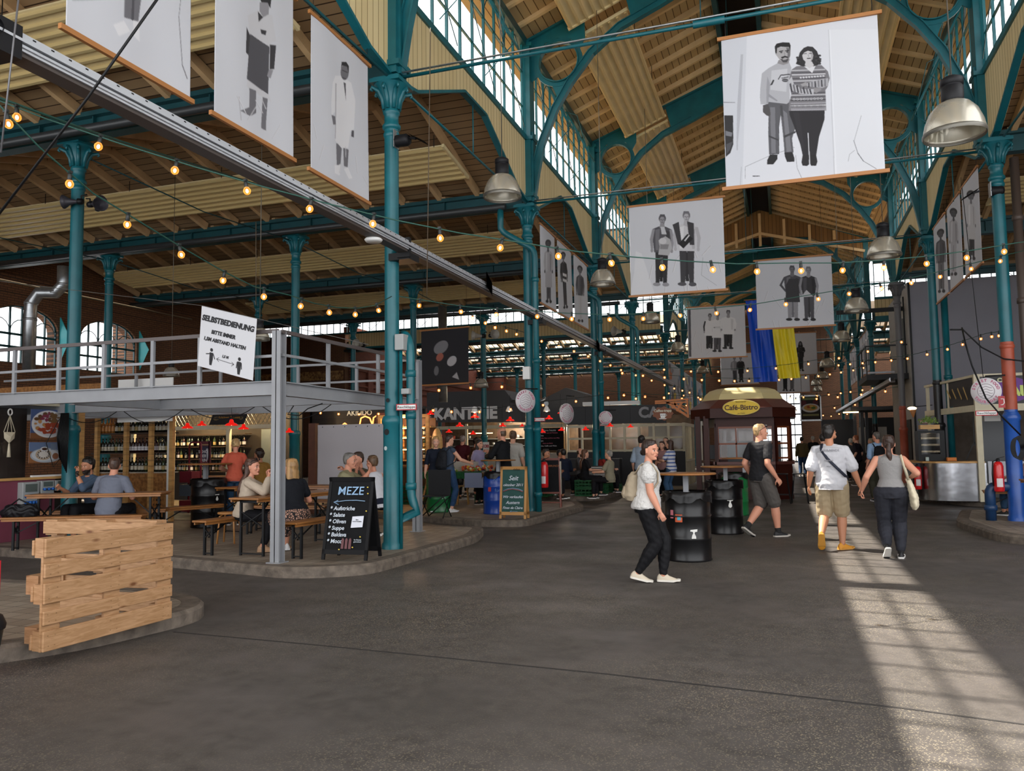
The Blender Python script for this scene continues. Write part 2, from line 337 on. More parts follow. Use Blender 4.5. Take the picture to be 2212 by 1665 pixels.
# ================================================================ side aisle roofs
def z_r(y, y0, y1, zr=8.15): m = (y0+y1)/2; return ZG + (zr-ZG)*(1-abs(y-m)/((y1-y0)/2))
def aisle_bay(k, side, glazed=False):
    y0, y1 = ROW[k], ROW[k+1]; m = (y0+y1)/2
    x0, x1 = (-22.9, XL) if side == 'L' else (XR, 16)
    nm = 'ceiling_%s_%d' % ({'L': 'left', 'R': 'right'}[side], k+2); zr = 8.15
    b = MB(); t = .05
    def slab(ya, yb, za, zb): b.add([(x0, ya, za), (x1, ya, za), (x1, yb, zb), (x0, yb, zb), (x0, ya, za+t), (x1, ya, za+t), (x1, yb, zb+t), (x0, yb, zb+t)],
                                  [(0, 1, 2, 3), (7, 6, 5, 4), (0, 4, 5, 1), (1, 5, 6, 2), (2, 6, 7, 3), (3, 7, 4, 0)])
    slab(y0, m, ZG+.17, zr+.17)
    if glazed:
        ya = m + .3*(y1-m); yb = m+.93*(y1-m)
        slab(m, ya, zr+.17, z_r(ya, y0, y1)+.17); slab(yb, y1, z_r(yb, y0, y1)+.17, ZG+.17)
    else: slab(m, y1, zr+.17, ZG+.17)
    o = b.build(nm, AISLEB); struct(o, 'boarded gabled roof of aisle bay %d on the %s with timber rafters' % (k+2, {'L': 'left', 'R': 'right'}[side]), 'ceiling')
    if glazed:
        g = MB(); za, zb = z_r(ya, y0, y1)+.19, z_r(yb, y0, y1)+.19
        g.add([(x0, ya, za), (x1, ya, za), (x1, yb, zb), (x0, yb, zb)], [(0, 1, 2, 3)]); g.build('roof_glazing', GLASS, o)
        f = MB(); n = int((x1-x0)/.32)
        for i in range(n): x = x0+.1+i*.32; f.beam((x, ya, za-.02), (x, yb, zb-.02), .025, .04)
        for s in (0, .5, 1): f.beam((x0, ya+(yb-ya)*s, za+(zb-za)*s-.02), (x1, ya+(yb-ya)*s, za+(zb-za)*s-.02), .035, .04)
        f.build('glazing_bars', TEALD, o)
    n = int((x1-x0)/.93); first = None
    for s in (0, 1):
        rf = MB(); yy = y1 if s else y0
        L = (V((0, m, zr+.09))-V((0, yy, ZG+.09)))
        rf.beam((0, yy + (.12 if not s else -.12), ZG+.09), (0, m, zr+.09), .1, .17)
        r0 = rf.build('rafter', TAN, o); r0.location.x = x0+.4
        for i in range(1, n):
            c = r0.copy(); COL.objects.link(c); c.location.x = x0+.4+i*(x1-x0-.6)/n
    return o
def girder(k, side):
    x0, x1 = (-22.9, XL-.1) if side == 'L' else (XR+.1, 16); y = ROW[k]
    t = MB(); t.box(x0, x1, y-.14, y+.14, ZG-.03, ZG+.05); zl = 7.12 if k == 4 else 6.95; t.box(x0, x1, y-.03, y+.03, zl, ZG-.03); t.box(x0, x1, y-.11, y+.11, zl-.06, zl)
    for i in range(int((x1-x0)/1.2)): t.box(x0+i*1.2, x0+i*1.2+.02, y-.1, y+.1, 6.95, ZG-.03)
    s = {'L': 'left', 'R': 'right'}[side]
    o = t.build('trim_%s_girder_%d' % (s, k+2), TEALD); struct(o, 'dark teal iron girder across the %s aisle, %s from the front' % (s, ORD[k+1]), 'girder')
    if side == 'L' and k >= 0:
        g = MB(); g.tube([(x0, y-.32, 6.93), (x1-.3, y-.32, 6.88)], .075, 10); g.build('gutter', mat('dark_gutter', '2f3335', .4), o)
for k in (-1, 0, 1, 2, 3): aisle_bay(k, 'L')
for k in (5, 6, 7, 8): aisle_bay(k, 'L', True)
for k in (1, 2, 3): aisle_bay(k, 'R')
for k in (5, 6, 7): aisle_bay(k, 'R', True)
for k in (0, 1, 2, 3, 4, 5, 6, 7, 8): girder(k, 'L')
for k in (1, 2, 3, 4, 5, 6, 7): girder(k, 'R')

# ================================================================ nave walls, clerestory
def mx(x, side): return x if side == 'L' else 2*XC-x
def nave_bay(k, side):
    y0, y1 = ROW[k], ROW[k+1]; m = (y0+y1)/2; sd = {'L': 'left', 'R': 'right'}[side]
    b = MB(); trans = k == 4
    if trans: return
    pol = [(y0+.1, 7.0), (y0+.1, ZS), (y1-.1, ZS), (y1-.1, 7.0), (y1-.75, 7.12), (m+.55, 7.98), (m-.55, 7.98), (y0+.75, 7.12)]
    xs = sorted((mx(XL-.06, side), mx(XL+.03, side)))
    w = MB(); w.yz(pol, xs[0], xs[1]); w = w.build('wall_%s_nave_%d' % (sd, k+1), BEIGEW); struct(w, 'beige boarded spandrel of the %s nave wall, bay %d' % (sd, k+1), 'wall')
    e = MB(); q = [(y0+.1, 7.0), (y0+.75, 7.1), (m-.55, 7.96), (m+.55, 7.96), (y1-.75, 7.1), (y1-.1, 7.0)]
    for a, c in zip(q, q[1:]): e.beam((mx(XL+.02, side), a[0], a[1]), (mx(XL+.02, side), c[0], c[1]), .12, .05)
    e.box(*sorted((mx(XL-.08, side), mx(XL+.07, side))), y0, y1, ZS-.02, ZS+.1)
    e.build('edge_iron', TEAL, w)
    h = MB(); h.tube([(mx(XL, side), m, 7.96), (mx(XL, side), m, 6.95)], .012, 6)
    h.build('hanger_rod', TEAL, w)
    # window
    f = MB(); n = 10; x = mx(XL, side); dz = (y1-y0-.5)/n; za, zb = ZS+.1, ZE-.12
    for i in range(n+1): f.box(x-.025, x+.025, y0+.25+i*dz-.02, y0+.25+i*dz+.02, za, zb)
    for z in (za+.02, 9.15, 9.95): f.box(x-.02, x+.02, y0+.25, y1-.25, z-.015, z+.015)
    wn = f.build('window_%s_%d' % (sd, k+1), TEAL); struct(wn, 'tall clerestory window of bay %d on the %s with slim iron bars' % (k+1, sd), 'window')
    a = MB()
    for i in range(n//2):
        c = y0+.25+(2*i+1)*dz; r = dz*.98
        a.tube([(x, c+r*cos(t), 9.95+r*sin(t)*1.1) for t in np.linspace(0, pi, 9)], .012, 4)
    a.build('arched_glazing_bar', TEALD, wn)
    g = MB(); g.box(x-.003, x+.003, y0+.25, y1-.25, za, zb); g.build('glass', GLASS, wn)
    s = 1 if side == 'L' else -1
    for c in (y0+1.35, m+.25):                                      # tilted opening lights
        sh = MB(); p0 = V((x+.03*s, 0, zb-.06)); p1 = V((x+.62*s, 0, 9.35)); wd_ = .8
        sh.add([(p0.x, c, p0.z), (p0.x, c+wd_, p0.z), (p1.x, c+wd_, p1.z), (p1.x, c, p1.z)], [(0, 1, 2, 3)], k=1)
        for yy in np.linspace(c, c+wd_, 4): sh.beam((p0.x, yy, p0.z), (p1.x, yy, p1.z), .025, .03, k=0)
        for t in (0, .5, 1): q = p0.lerp(p1, t); sh.beam((q.x, c, q.z), (q.x, c+wd_, q.z), .03, .025, k=0)
        sh.tube([(p1.x, c+wd_/2, p1.z), (x+.05*s, c+wd_/2-.1, 8.75)], .01, 5, k=0)
        sh.tube([(x+.03*s, c, p0.z), (x+.35*s, c-.02, p0.z-.15), (p1.x, c, p1.z)], .01, 5, k=0)
        sh.build('opening_light', [TEAL, FROST], wn)
    br = MB()                                                      # diagonal wind bracing and crank rods in front of the lights
    for i in range(3):
        ya = y0+.4+i*(y1-y0-.8)/3; yb = ya+(y1-y0-.8)/3
        br.tube([(x+.1*s, ya, 10.4), (x+.1*s, yb, 8.6)], .01, 4)
    br.build('bracing', TEALD, wn)
    e2 = MB(); e2.box(*sorted((mx(XL-.1, side), mx(XL+.1, side))), y0, y1, ZE-.14, ZE+.06)
    struct(e2.build('trim_%s_eaves_%d' % (sd, k+1), TEALD), 'dark teal eaves beam over clerestory bay %d on the %s' % (k+1, sd), 'beam')
for k in (-1, 0, 1, 2, 3, 5, 6, 7, 8): nave_bay(k, 'L')
for k in (0, 1, 2, 3, 5, 6, 7, 8): nave_bay(k, 'R')

# nave roof
ZR = 12.55
def nave_roof(k, side):
    y0, y1 = ROW[k], ROW[k+1]; sd = {'L': 'left', 'R': 'right'}[side]; s = 1 if side == 'L' else -1
    xe = mx(XL-.6, side); xr = XC-.5*s; ze = ZE+.12-(.6)*(ZR-ZE)/4.5; t = .06
    b = MB(); zz = ZR - .0
    b.add([(xe, y0, ze), (xe, y1, ze), (xr, y1, zz), (xr, y0, zz), (xe, y0, ze+t), (xe, y1, ze+t), (xr, y1, zz+t), (xr, y0, zz+t)],
          [(0, 1, 2, 3), (7, 6, 5, 4), (0, 4, 5, 1), (1, 5, 6, 2), (2, 6, 7, 3), (3, 7, 4, 0)])
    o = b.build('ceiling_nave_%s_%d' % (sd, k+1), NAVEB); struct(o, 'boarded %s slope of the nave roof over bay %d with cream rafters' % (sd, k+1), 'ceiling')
    rf = MB(); rf.beam((mx(XL, side), 0, ZE+.13), (XC-.55*s, 0, ZR-.1), .1, .16); r0 = rf.build('rafter', CREAM, o); n = int(round((y1-y0)/.82)); r0.location.y = y0+.3
    for i in range(1, n):
        c = r0.copy(); COL.objects.link(c); c.location.y = y0+.3+i*(y1-y0-.1)/n
for k in (-1, 0, 1, 2, 3, 4, 5, 6, 7, 8):
    for s in 'LR': nave_roof(k, s)
rb = MB()
for x in (XC-.5, XC+.5): rb.box(x-.06, x+.06, -3, 65, ZR-.32, ZR-.04)
struct(rb.build('trim_ridge', TEALD), 'pair of dark teal ridge beams running down the nave roof', 'beam')
rl = MB(); rl.box(XC-.5, XC+.5, -3, 65, ZR+.55, ZR+.6); rl.box(XC-.55, XC-.5, -3, 65, ZR, ZR+.6); rl.box(XC+.5, XC+.55, -3, 65, ZR, ZR+.6)
struct(rl.build('ceiling_ridge_slot', mat('dark_boards', '3a2a1a', .8)), 'dark boarded slot along the ridge of the nave roof', 'ceiling')
fi = MB()
for x, s in ((-5.35, 1), (3.9, -1)):                               # roof gable ends over the crossing aisle roofs
    pass

# trusses
LC = [(-5.12, 7.0), (-5.0, 7.7), (-4.87, 8.3), (-4.55, 9.05), (-4.2, 9.6), (-3.7, 10.2), (-3.05, 10.68), (-2.2, 11.02), (-1.4, 11.38), (XC, 11.5)]
def truss(k):
    y = ROW[k]
    o = thing('roof_truss', 'teal arched iron roof truss with round openings, %s one along the nave' % ORD[k], 'roof truss', (XC, y, 0))
    for side in 'LR':
        g = (lambda x: x-XC) if side == 'L' else (lambda x: XC-x)
        P = [(g(x), z) for x, z in LC]
        rib = MB()
        for a, b in zip(P, P[1:]): rib.beam((a[0], 0, a[1]), (b[0], 0, b[1]), .15, .03)
        Q = []
        for i, p in enumerate(P[:8]):
            t = (V(P[i+1])-V(P[max(i-1, 0)])).normalized(); n = V((-t.y, t.x)) if side == 'L' else V((t.y, -t.x)); Q.append(V(p)+n*(.14 if i > 1 else .17))
        for i in range(7):
            q = [P[i], P[i+1], tuple(Q[i+1]), tuple(Q[i])]; rib.xz(q, -.017, .017)
            rib.beam((Q[i].x, 0, Q[i].y), (Q[i+1].x, 0, Q[i+1].y), .12, .02)
        top = lambda X: ZE+.02+(abs(g(XL))-abs(X))*(ZR-.15-ZE)/4.575
        pl = [P[7], P[8], P[9], (0, top(0)), (g(-3.0), top(g(-3.0))), (g(-2.85), 10.95)]
        rib.xz(pl, -.013, .013); rib.beam((g(XL), 0, ZE), (0, 0, top(0)-.03), .2, .05)
        rib.build('arch_rib', TEAL, o)
        cx, cz, r = g(-4.5), 10.15, .56
        rg = MB(); n = 28
        vs = [(cx+cos(2*pi*i/n)*rr, yy, cz+sin(2*pi*i/n)*rr) for i in range(n) for rr, yy in ((r, -.02), (r-.09, -.02), (r-.09, -.08), (r-.11, -.08), (r-.11, .08), (r-.09, .08), (r-.09, .02), (r, .02))]
        rg.add(vs, [(i*8+j, i*8+(j+1) % 8, ((i+1) % n)*8+(j+1) % 8, ((i+1) % n)*8+j) for i in range(n) for j in range(8)])
        rg.build('ring', TEAL, o)
        wb = MB()
        wb.xz([(g(-4.66), 9.64), (g(-4.56), 9.4), (g(-4.52), 9.12), (g(-4.22), 9.55), (g(-4.15), 9.75)], -.011, .011); wb.xz([(g(-5.2), 9.75), (g(-4.98), 9.9), (g(-4.95), 10.4), (g(-5.2), 10.5)], -.015, .015)
        wb.xz([(g(-5.2), 10.4), (g(-5.0), 10.45), (g(-4.8), 10.65), (g(-4.5), 10.72), (g(-4.2), 10.64), (g(-4.0), 10.4), (g(-3.88), 10.6), (g(-3.88), top(g(-3.88))), (g(-5.2), top(g(-5.2)))], -.015, .015)
        wb.build('spandrel_web', TEAL, o)
        pi_ = MB(); a, b = sorted((g(XL-.05), g(XL+.16))); pi_.box(a, b, -.17, .17, 7.0, ZE); a, b = sorted((g(XL+.16), g(XL+.2))); pi_.box(a, b, -.1, .1, 7.0, 8.6)
        for z in (7.1, 8.4, ZE-.15): a, b = sorted((g(XL-.05), g(XL+.22))); pi_.box(a, b, -.2, .2, z, z+.08)
        pi_.build('pilaster', TEAL, o)
    t = MB(); t.tube([(XL-XC+.1, 0, ZC+.03), (XR-XC-.1, 0, ZC+.03)], .026, 8)
    t.lathe([(.05, -.2), (.05, .2)], (0, 0, ZC+.03), 8, ax='x'); t.build('tie_rod', TEAL, o)
    c = MB(); c.tube([(XL-XC+.1, -.05, ZC+.075), (XR-XC-.1, -.05, ZC+.075)], .014, 6); c.build('cable_conduit', GALV, o)
    h = MB(); h.tube([(-.1, 0, ZC), (-.1, 0, 11.45)], .008, 5); h.build('hanger_wire', TEALD, o)
for k in (0, 1, 2, 3, 4, 5, 6, 7, 8): truss(k)

# ================================================================ columns
def column(name, label, x, y, segs, group=None, r=.105, z0=.12, cap=True, rl=.128):
    o = thing(name, label, 'column', (x, y, z0), 0, group)
    b = MB(); b.lathe([(rl+.02, 0), (rl+.02, .08), (rl, .1), (rl, 1.75), (rl+.02, 1.78), (rl+.02, 1.83), (rl-.005, 1.88)], n=20); b.build('base', segs[0][1], o)
    zs = 1.88
    for i, (zt, m) in enumerate(segs):
        if zt <= 1.88: continue
        zt = min(zt, 6.2-z0); s = MB(); s.lathe([(r, zs), (r, zt)], n=20)
        if i == 0 or True:
            s.lathe([(r, zt-.12), (r+.014, zt-.1), (r+.014, zt-.06), (r, zt-.04)], n=20)
        s.build('shaft', m, o); zs = zt
    m = segs[-1][1]
    if cap:
        c = MB(); q = 6.2-z0
        c.lathe([(r, q), (r+.03, q+.02), (r+.03, q+.06), (r, q+.1), (r, q+.22), (r+.02, q+.24), (r+.02, q+.27), (r, q+.3), (r+.02, q+.42), (r+.1, q+.6), (r+.15, q+.66)], n=20)
        c.box(-.24, .24, -.24, .24, q+.66, q+.72); c.box(-.2, .2, -.2, .2, q+.72, q+.75)
        for a in range(8):                                         # curling leaves
            an = a*pi/4; R = lambda rr, z: (cos(an)*rr, sin(an)*rr, z)
            big = a % 2
            c.tube([R(r+.01, q+.3), R(r+.03, q+.45), R(r+.09, q+.56), R(r+.15+.05*big, q+.6), R(r+.16+.05*big, q+.56), R(r+.13+.05*big, q+.54)], [.03, .035, .035, .028, .02, .012], 6)
        c.build('capital', m, o)
    return o
ALLT = [(9, TEAL)]
BLUEP = mat('blue_paint', '1c4d9c', .35, var=.15, scale=4); REDP = mat('rust_red_paint', 'a04a34', .5, var=.15, scale=4)
BLACKPT = mat('black_column_paint', '1b1c20', .4); PURP = mat('dull_dark_paint', '30272a', .5)
nm = ['nearest, beside the meze menu board', 'second from the front, behind the green oyster board', 'third from the front, behind the green crates', 'fourth from the front, before the striped-shirt group', 'fifth from the front, beside the bracket sign']
for i, k in enumerate((1, 2, 3, 4, 5)):
    column('nave_column', 'teal cast iron column of the left nave row, '+nm[i], XL, ROW[k], ALLT)
for k in (6, 7, 8): column('nave_column', 'far teal cast iron column at the back of the left nave row', XL, ROW[k], ALLT, 'far left nave columns')
column('nave_column', 'cast iron column at right painted blue, rust red and teal', XR-.05, ROW[2]-.65, [(1.95, BLUEP), (3.15, REDP), (9, TEAL)])
column('nave_column', 'cast iron column at right, black below and teal above, behind the cake counter', XR, ROW[3], [(3.0, BLACKPT), (9, TEAL)])
column('nave_column', 'dull grey and red column at the corner of the grey box room', XR-.02, ROW[4], [(2.6, REDP), (9, mat('grey_paint', '5d5c5e', .5))])
for k in (5, 6, 7, 8): column('nave_column', 'far teal cast iron column at the back of the right nave row', XR, ROW[k], [(2.2, BLACKPT), (9, TEAL)], 'far right nave columns')
nn = ['behind the hanging cables left of the wine shelf', 'behind the blond diner, left of the wooden post', 'right of the grey platform rail', 'beside the dark hanging picture']
for i, k in enumerate((1, 2, 3, 4)): column('aisle_column', 'teal column of the first aisle row, '+nn[i], -11.5, ROW[k]+(.2 if k < 3 else .4), ALLT)
for i, k in enumerate((2, 3, 4)): column('aisle_column', 'teal column of the second aisle row, '+['before the arched windows', 'behind the orange-shirted woman', 'before the brick frieze'][i], -17.3, ROW[k], ALLT)
for x in (-11.5, -17.3):
    for k in (5, 6, 7, 8): column('aisle_column', 'slim far aisle column beyond the crossing hall', x, ROW[k], ALLT, 'far aisle columns', r=.1)
# downpipes on the columns
def pipe(name, label, pts, r, m, coll=(), rc=1.25):
    o = MB(); o.tube(pts, r, 14)
    for z in coll:
        for i in range(len(pts)-1):
            a, b = V(pts[i]), V(pts[i+1])
            if (a.z-z)*(b.z-z) <= 0 and abs(a.z-b.z) > .3:
                p = a.lerp(b, (z-a.z)/(b.z-a.z)); o.lathe([(r, -.05), (r*rc, -.045), (r*rc, .045), (r, .05)], p, 14); break
    return tag(o.build(name, m), label, 'pipe')
def arc(a, b, c, n=5): a, b, c = V(a), V(b), V(c); return [a*(1-t)**2+b*2*t*(1-t)+c*t*t for t in np.linspace(0, 1, n)]
x, y = XL+.27, ROW[1]+.05
f = at(909, 1160, Z=.2); s0 = V((x, y, 1.35))
pipe('downpipe', 'teal downpipe with a bent foot on the right of the nearest column', arc((x-.17, y+.1, 3.2), (x, y, 3.15), (x, y, 2.85))+[V((x, y, 1.3))]+arc((x, y, .95), (x, y, .8), (x+.1, y, .65), 4)+arc((f.x-.05, y, .5), (f.x, y, .42), (f.x, y, .3), 4)+[V((f.x, y, .12))], .062, TEAL, (2.6, 2.0, 1.0))
st = MB(); st.tube([(XL+.15, ROW[1]-.02, .13), (XL+.15, ROW[1]-.02, 3.0)], .026, 8); tag(st.build('conduit', TEAL), 'thin teal conduit clipped up the nearest column', 'pipe')
for k, nm_ in ((2, 'second'), (3, 'third'), (4, 'fourth')):
    y = ROW[k]; x = XL+.22
    pipe('downpipe', 'downpipe beside the %s left nave column, dark elbow from the gutter' % nm_, [V((x-.75, y-.3, 6.85)), V((x-.75, y-.3, 6.6))]+arc((x-.75, y-.3, 6.4), (x-.7, y-.25, 6.3), (x-.6, y-.25, 6.25), 3)+arc((x-.12, y-.2, 5.95), (x, y-.18, 5.9), (x, y-.18, 5.7), 4)+[V((x, y-.18, .13))], .07, TEAL, (5.2, 3.4, 1.9, .5))
x, y = XR+.25, ROW[2]-.6
pipe('downpipe', 'dark brown square-set pipe beside the blue and red column', [(x, y, .13), (x, y, 6.6)], .075, mat('brown_pipe', '4b3f38', .5), (2, 4, 5.5))
bl = MB(); bl.box(x-.05, x+.2, y-.12, y+.12, .13, 2.05); tag(bl.build('pipe_casing', mat('worn_plank', '6d5a3c', .7, col2='3c3022', scale=3)), 'worn wooden casing around the pipe beside the blue column', 'casing')
pipe('downpipe', 'teal and black downpipe beside the black column', [(XR+.28, ROW[3]+.1, .13), (XR+.28, ROW[3]+.1, 5.6)], .085, TEAL, (3.2,))
jb = MB(); q = at(2125, 1098, Z=.3); f0 = V((3.42, 16.1, 0))
pipe('drain_pipe', 'blue pipe bending down to the platform at the foot of the blue column', [V((XR-.1, 16.12, .72)), V((3.62, 16.12, .72))]+arc((3.5, 16.12, .72), (3.4, 16.12, .72), (3.4, 16.12, .58))+[V((3.4, 16.12, .13))], .085, mat('dark_blue_paint', '17385f', .4), (.35,))

# ================================================================ crossing hall far wall, end walls, left wall
def cross_wall(x0, x1, name, label, yy=ROW[5]-.15):
    o = MB(); o.box(x0, x1, yy-.04, yy+.04, 7.05, 7.88); o = o.build('wall_'+name, BEIGEX); struct(o, label, 'wall')
    t = MB(); t.box(x0, x1, yy-.14, yy+.14, 6.85, 7.1); t.box(x0, x1, yy-.08, yy+.08, 7.86, 7.97); t.box(x0, x1, yy-.1, yy+.1, 9.5, 9.7); t.build('beam', TEAL, o)
    w = MB(); n = int((x1-x0)/.42)
    for i in range(n+1): w.box(x0+i*.42, x0+i*.42+.035, yy-.02, yy+.02, 7.95, 9.5)
    w.box(x0, x1, yy-.015, yy+.015, 8.45, 8.48)
    w = w.build('window_'+name, TEAL); struct(w, 'long window strip above '+label, 'window')
    g = MB(); g.box(x0, x1, yy-.003, yy+.003, 7.95, 9.5); g.build('glass', GLASS, w)
    b = MB()
    for i in range(int((x1-x0)/1.5)):
        a = x0+i*1.5; b.beam((a, yy-.2, 8.0), (a+.75, yy-.2, 8.6), .02, .02); b.beam((a+1.5, yy-.2, 8.0), (a+.75, yy-.2, 8.6), .02, .02)
    b.build('lattice', TEALD, w)
cross_wall(-22.7, XL-.2, 'crossing_left', 'the beige boarded wall across the left crossing')
cross_wall(XR+.2, 16, 'crossing_right', 'the beige boarded wall across the right crossing')
cw = MB()
for a, b in ((-30, XL), (XR, 16)): cw.box(a, b, ROW[4], ROW[5], 9.75, 9.85)
struct(cw.build('ceiling_crossing', AISLEB), 'dim boarded roof over the crossing hall', 'ceiling')
g4 = MB()
for a, b in ((-30, XL-.1), (XR+.1, 16)): g4.box(a, b, ROW[4]-.03, ROW[4]+.03, 7.3, 9.75)
struct(g4.build('wall_crossing_near', AISLEB), 'boarded upstand on the near side of the crossing hall', 'wall')
BRK = brick('brown_brick', '6c4a33', '5c3f2c', '3a2c22', 0); BRKY = brick('brown_brick_side', '7a5236', '6a4630', '3a2c22', 1)
BRKR = brick('red_brick_side', '7a4232', '6a382b', '4a3028', 1)
FRZ = mat('frieze_tiles', 'b08a55', .7, col2='5c3a28', scale=9)
def arched(o, x, yc, w, z0, z1, n, facing=1):
    "window structure in a wall running along y"
    r = w/2; f = MB(); zc = z1-r*.55
    def top(u): return zc + r*.55*math.sqrt(max(0, 1-(u/r)**2))
    f.tube([(x, yc+r*cos(t), zc+r*.55*sin(t)) for t in np.linspace(0, pi, 15)], .04, 6)
    for u in np.linspace(-r, r, 7): f.box(x-.03, x+.03, yc+u-.02, yc+u+.02, z0, top(u*.98))
    for z in (z0, z0+(zc-z0)*.45, z0+(zc-z0)*.8): f.box(x-.03, x+.03, yc-r, yc+r, z-.035, z+.035)
    for c in (-r*.66, 0, r*.66): f.tube([(x, yc+c+r*.32*cos(t), zc-.15+.32*r*sin(t)) for t in np.linspace(0, pi, 9)], .015, 4)
    wn = f.build('window_%d' % n, TEALD); struct(wn, o, 'window')
    g = MB(); P = [(yc-r, z0)]+[(yc+r*cos(t), zc+r*.55*sin(t)) for t in np.linspace(pi, 0, 15)]+[(yc+r, z0)]; g.yz(P, x-.02, x-.01); g.build('glass', GLASS, wn)
    return [(yc-r, z0)]+[(yc+r*cos(t), zc+r*.55*sin(t)) for t in np.linspace(pi, 0, 15)]+[(yc+r, z0)]
def wall_holes(name, label, x, y0, y1, z1, holes, m, thick=.5):
    "brick wall along y with arched openings: strips left and right of each opening, spandrel above"
    w = MB(); cur = y0
    for H in holes:
        a, b = H[0][0], H[-1][0]; z0 = H[0][1]
        w.box(x-thick, x, cur, a, 0, z1); w.box(x-thick, x, a, b, 0, z0)
        P = [(a, z1), (a, H[1][1])]+H[1:-1]+[(b, z1)]
        w.yz([(a, z1)]+H[1:-1]+[(b, z1)], x-thick, x); cur = b
    w.box(x-thick, x, cur, y1, 0, z1)
    o = w.build(name, m); struct(o, label, 'brick wall'); return o
XW = -22.75
h1 = arched('left arched window in the brick wall behind the silver duct', XW-.12, 18.75, 2.5, 4.35, 6.2, 31)
h2 = arched('right arched window in the brick wall, with an open teal vent', XW-.12, 22.15, 2.5, 4.35, 6.2, 32)
wl = wall_holes('wall_left', 'long dark brick wall on the left with two arched windows', XW, -3, 29.8, 8.35, [h1, h2], BRKY)
co = MB(); co.box(XW, XW+.1, -3, 29.8, 6.9, 7.0); co.box(XW, XW+.06, -3, 29.8, 6.55, 6.6); co.box(XW, XW+.16, -3, 29.8, 7.0, 7.1); co.build('cornice', BRKY, wl)
vt = MB()
for yy in (20.05, 23.5): vt.add([(XW, yy, 5.0), (XW, yy, 6.05), (XW+.45, yy+.02, 5.3), (XW+.03, yy+.03, 4.55)], [(0, 1, 2, 3)], k=0); vt.add([(XW+.01, yy+.02, 5.0), (XW+.01, yy+.02, 6.05), (XW+.45, yy+.04, 5.3)], [(2, 1, 0)], k=0)
vt.build('open_vent', mat('turquoise_panel', '3fb4bb', .4), wl)
pw = MB(); pw.tube([(XW+.25, 5, 6.83), (XW+.25, 26, 6.83)], .03, 6); tag(pw.build('service_pipe', mat('pale_pipe', 'b9a88a', .5)), 'pale service pipe along the top of the left brick wall', 'pipe')
# brick end of the crossing hall
ce = MB(); ce.box(-30, -22.9, ROW[5]-.25, ROW[5]+.2, 0, 7.88); ce = ce.build('wall_crossing_end', BRK); struct(ce, 'dark brick end wall of the crossing hall with a tiled frieze', 'brick wall')
fz = MB(); fz.box(-29.5, -23, ROW[5]-.28, ROW[5]-.25, 5.35, 5.85); fz.build('frieze', FRZ, ce)
bb = MB()
for z in (5.25, 5.95, 6.2): bb.box(-30, -22.9, ROW[5]-.33, ROW[5]-.25, z-.04, z+.04)
for x in (-28.5, -26.6, -24.7): bb.box(x, x+.45, ROW[5]-.31, ROW[5]-.25, 6.3, 7.7)
bb.build('brick_band', BRK, ce)
w2 = MB(); x0, x1, yy = -30, -22.7, ROW[5]-.15
for i in range(18): w2.box(x0+i*.42, x0+i*.42+.035, yy-.02, yy+.02, 7.95, 9.5)
w2.box(x0, x1, yy-.05, yy+.05, 7.86, 7.97); w2.box(x0, x1, yy-.1, yy+.1, 9.5, 9.7); w2 = w2.build('window_crossing_end', TEAL); struct(w2, 'window strip over the brick end wall of the crossing hall', 'window')
g = MB(); g.box(x0, x1, yy-.003, yy+.003, 7.95, 9.5); g.build('glass', GLASS, w2)
ee = MB(); ee.box(-30.4, -30, 29.8, ROW[5]+.2, 0, 9.8); ee.box(-30.4, XW, 29.75, 30.0, 0, 9.8); struct(ee.build('wall_crossing_side', BRKY), 'brick side wall of the crossing hall', 'brick wall')
hs = [arched('low arched window in the far brick wall', XW-.12, yc, 2.2, 2.2, 4.3, 40+i) for i, yc in enumerate((43.2, 48.6))]
wall_holes('wall_left_far', 'reddish far brick wall on the left beyond the crossing', XW, ROW[5]+.2, 66, 8.35, hs, BRKR)
pi2 = MB()
for yy in (41, 46, 51): pi2.box(XW, XW+.12, yy-.3, yy+.3, 0, 6)
for z in (5.0, 5.35, 5.9): pi2.box(XW, XW+.1, ROW[5]+.2, 66, z, z+.08)
pi2.build('brick_band', BRKR, bpy.data.objects['wall_left_far'])
# end wall with the big glazed gate
ew = MB(); ew.box(-30, -11.5, 65.2, 65.7, 0, 9); ew.box(-9.4, -1.7, 65.2, 65.7, 0, 9); ew.box(-11.5, -9.4, 65.2, 65.7, 0, 2.5); ew.box(-11.5, -9.4, 65.2, 65.7, 4.4, 9)
ew.box(1.3, 16, 65.2, 65.7, 0, 9); ew.box(-1.7, 1.3, 65.2, 65.7, 5.4, 9); ew.box(-6.5, 5.1, 65.2, 65.7, 9, 10.6)
ew.xz([(-6.3, 10.6), (4.9, 10.6), (XC+.5, 12.7), (XC-.5, 12.7)], 65.2, 65.7)
ew = ew.build('wall_end', BRK); struct(ew, 'brown brick end wall of the hall around the bright gate', 'brick wall')
gt = MB()
for i in range(7): gt.box(-1.7+i*.5-.03, -1.7+i*.5+.03, 65.1, 65.16, 0, 5.4)
for z in (.05, 1.1, 2.1, 2.9, 3.7, 4.5, 5.35): gt.box(-1.7, 1.3, 65.1, 65.16, z-.05, z+.05)
gt = gt.build('door_1', mat('dark_gate_iron', '2c3440', .5)); struct(gt, 'tall glazed gate in the end wall, bright with daylight', 'gate')
g = MB(); g.box(-1.7, 1.3, 65.17, 65.18, 0, 5.4); g.build('glass', GLASS, gt)
wn = MB()
for i in range(6): wn.box(-11.5+i*.42-.02, -11.5+i*.42+.02, 65.3, 65.35, 2.5, 4.4)
for c in (-11, -10.45, -9.9): wn.tube([(c+.27*cos(t), 65.3, 4+.3*sin(t)) for t in np.linspace(0, pi, 8)], .02, 4)
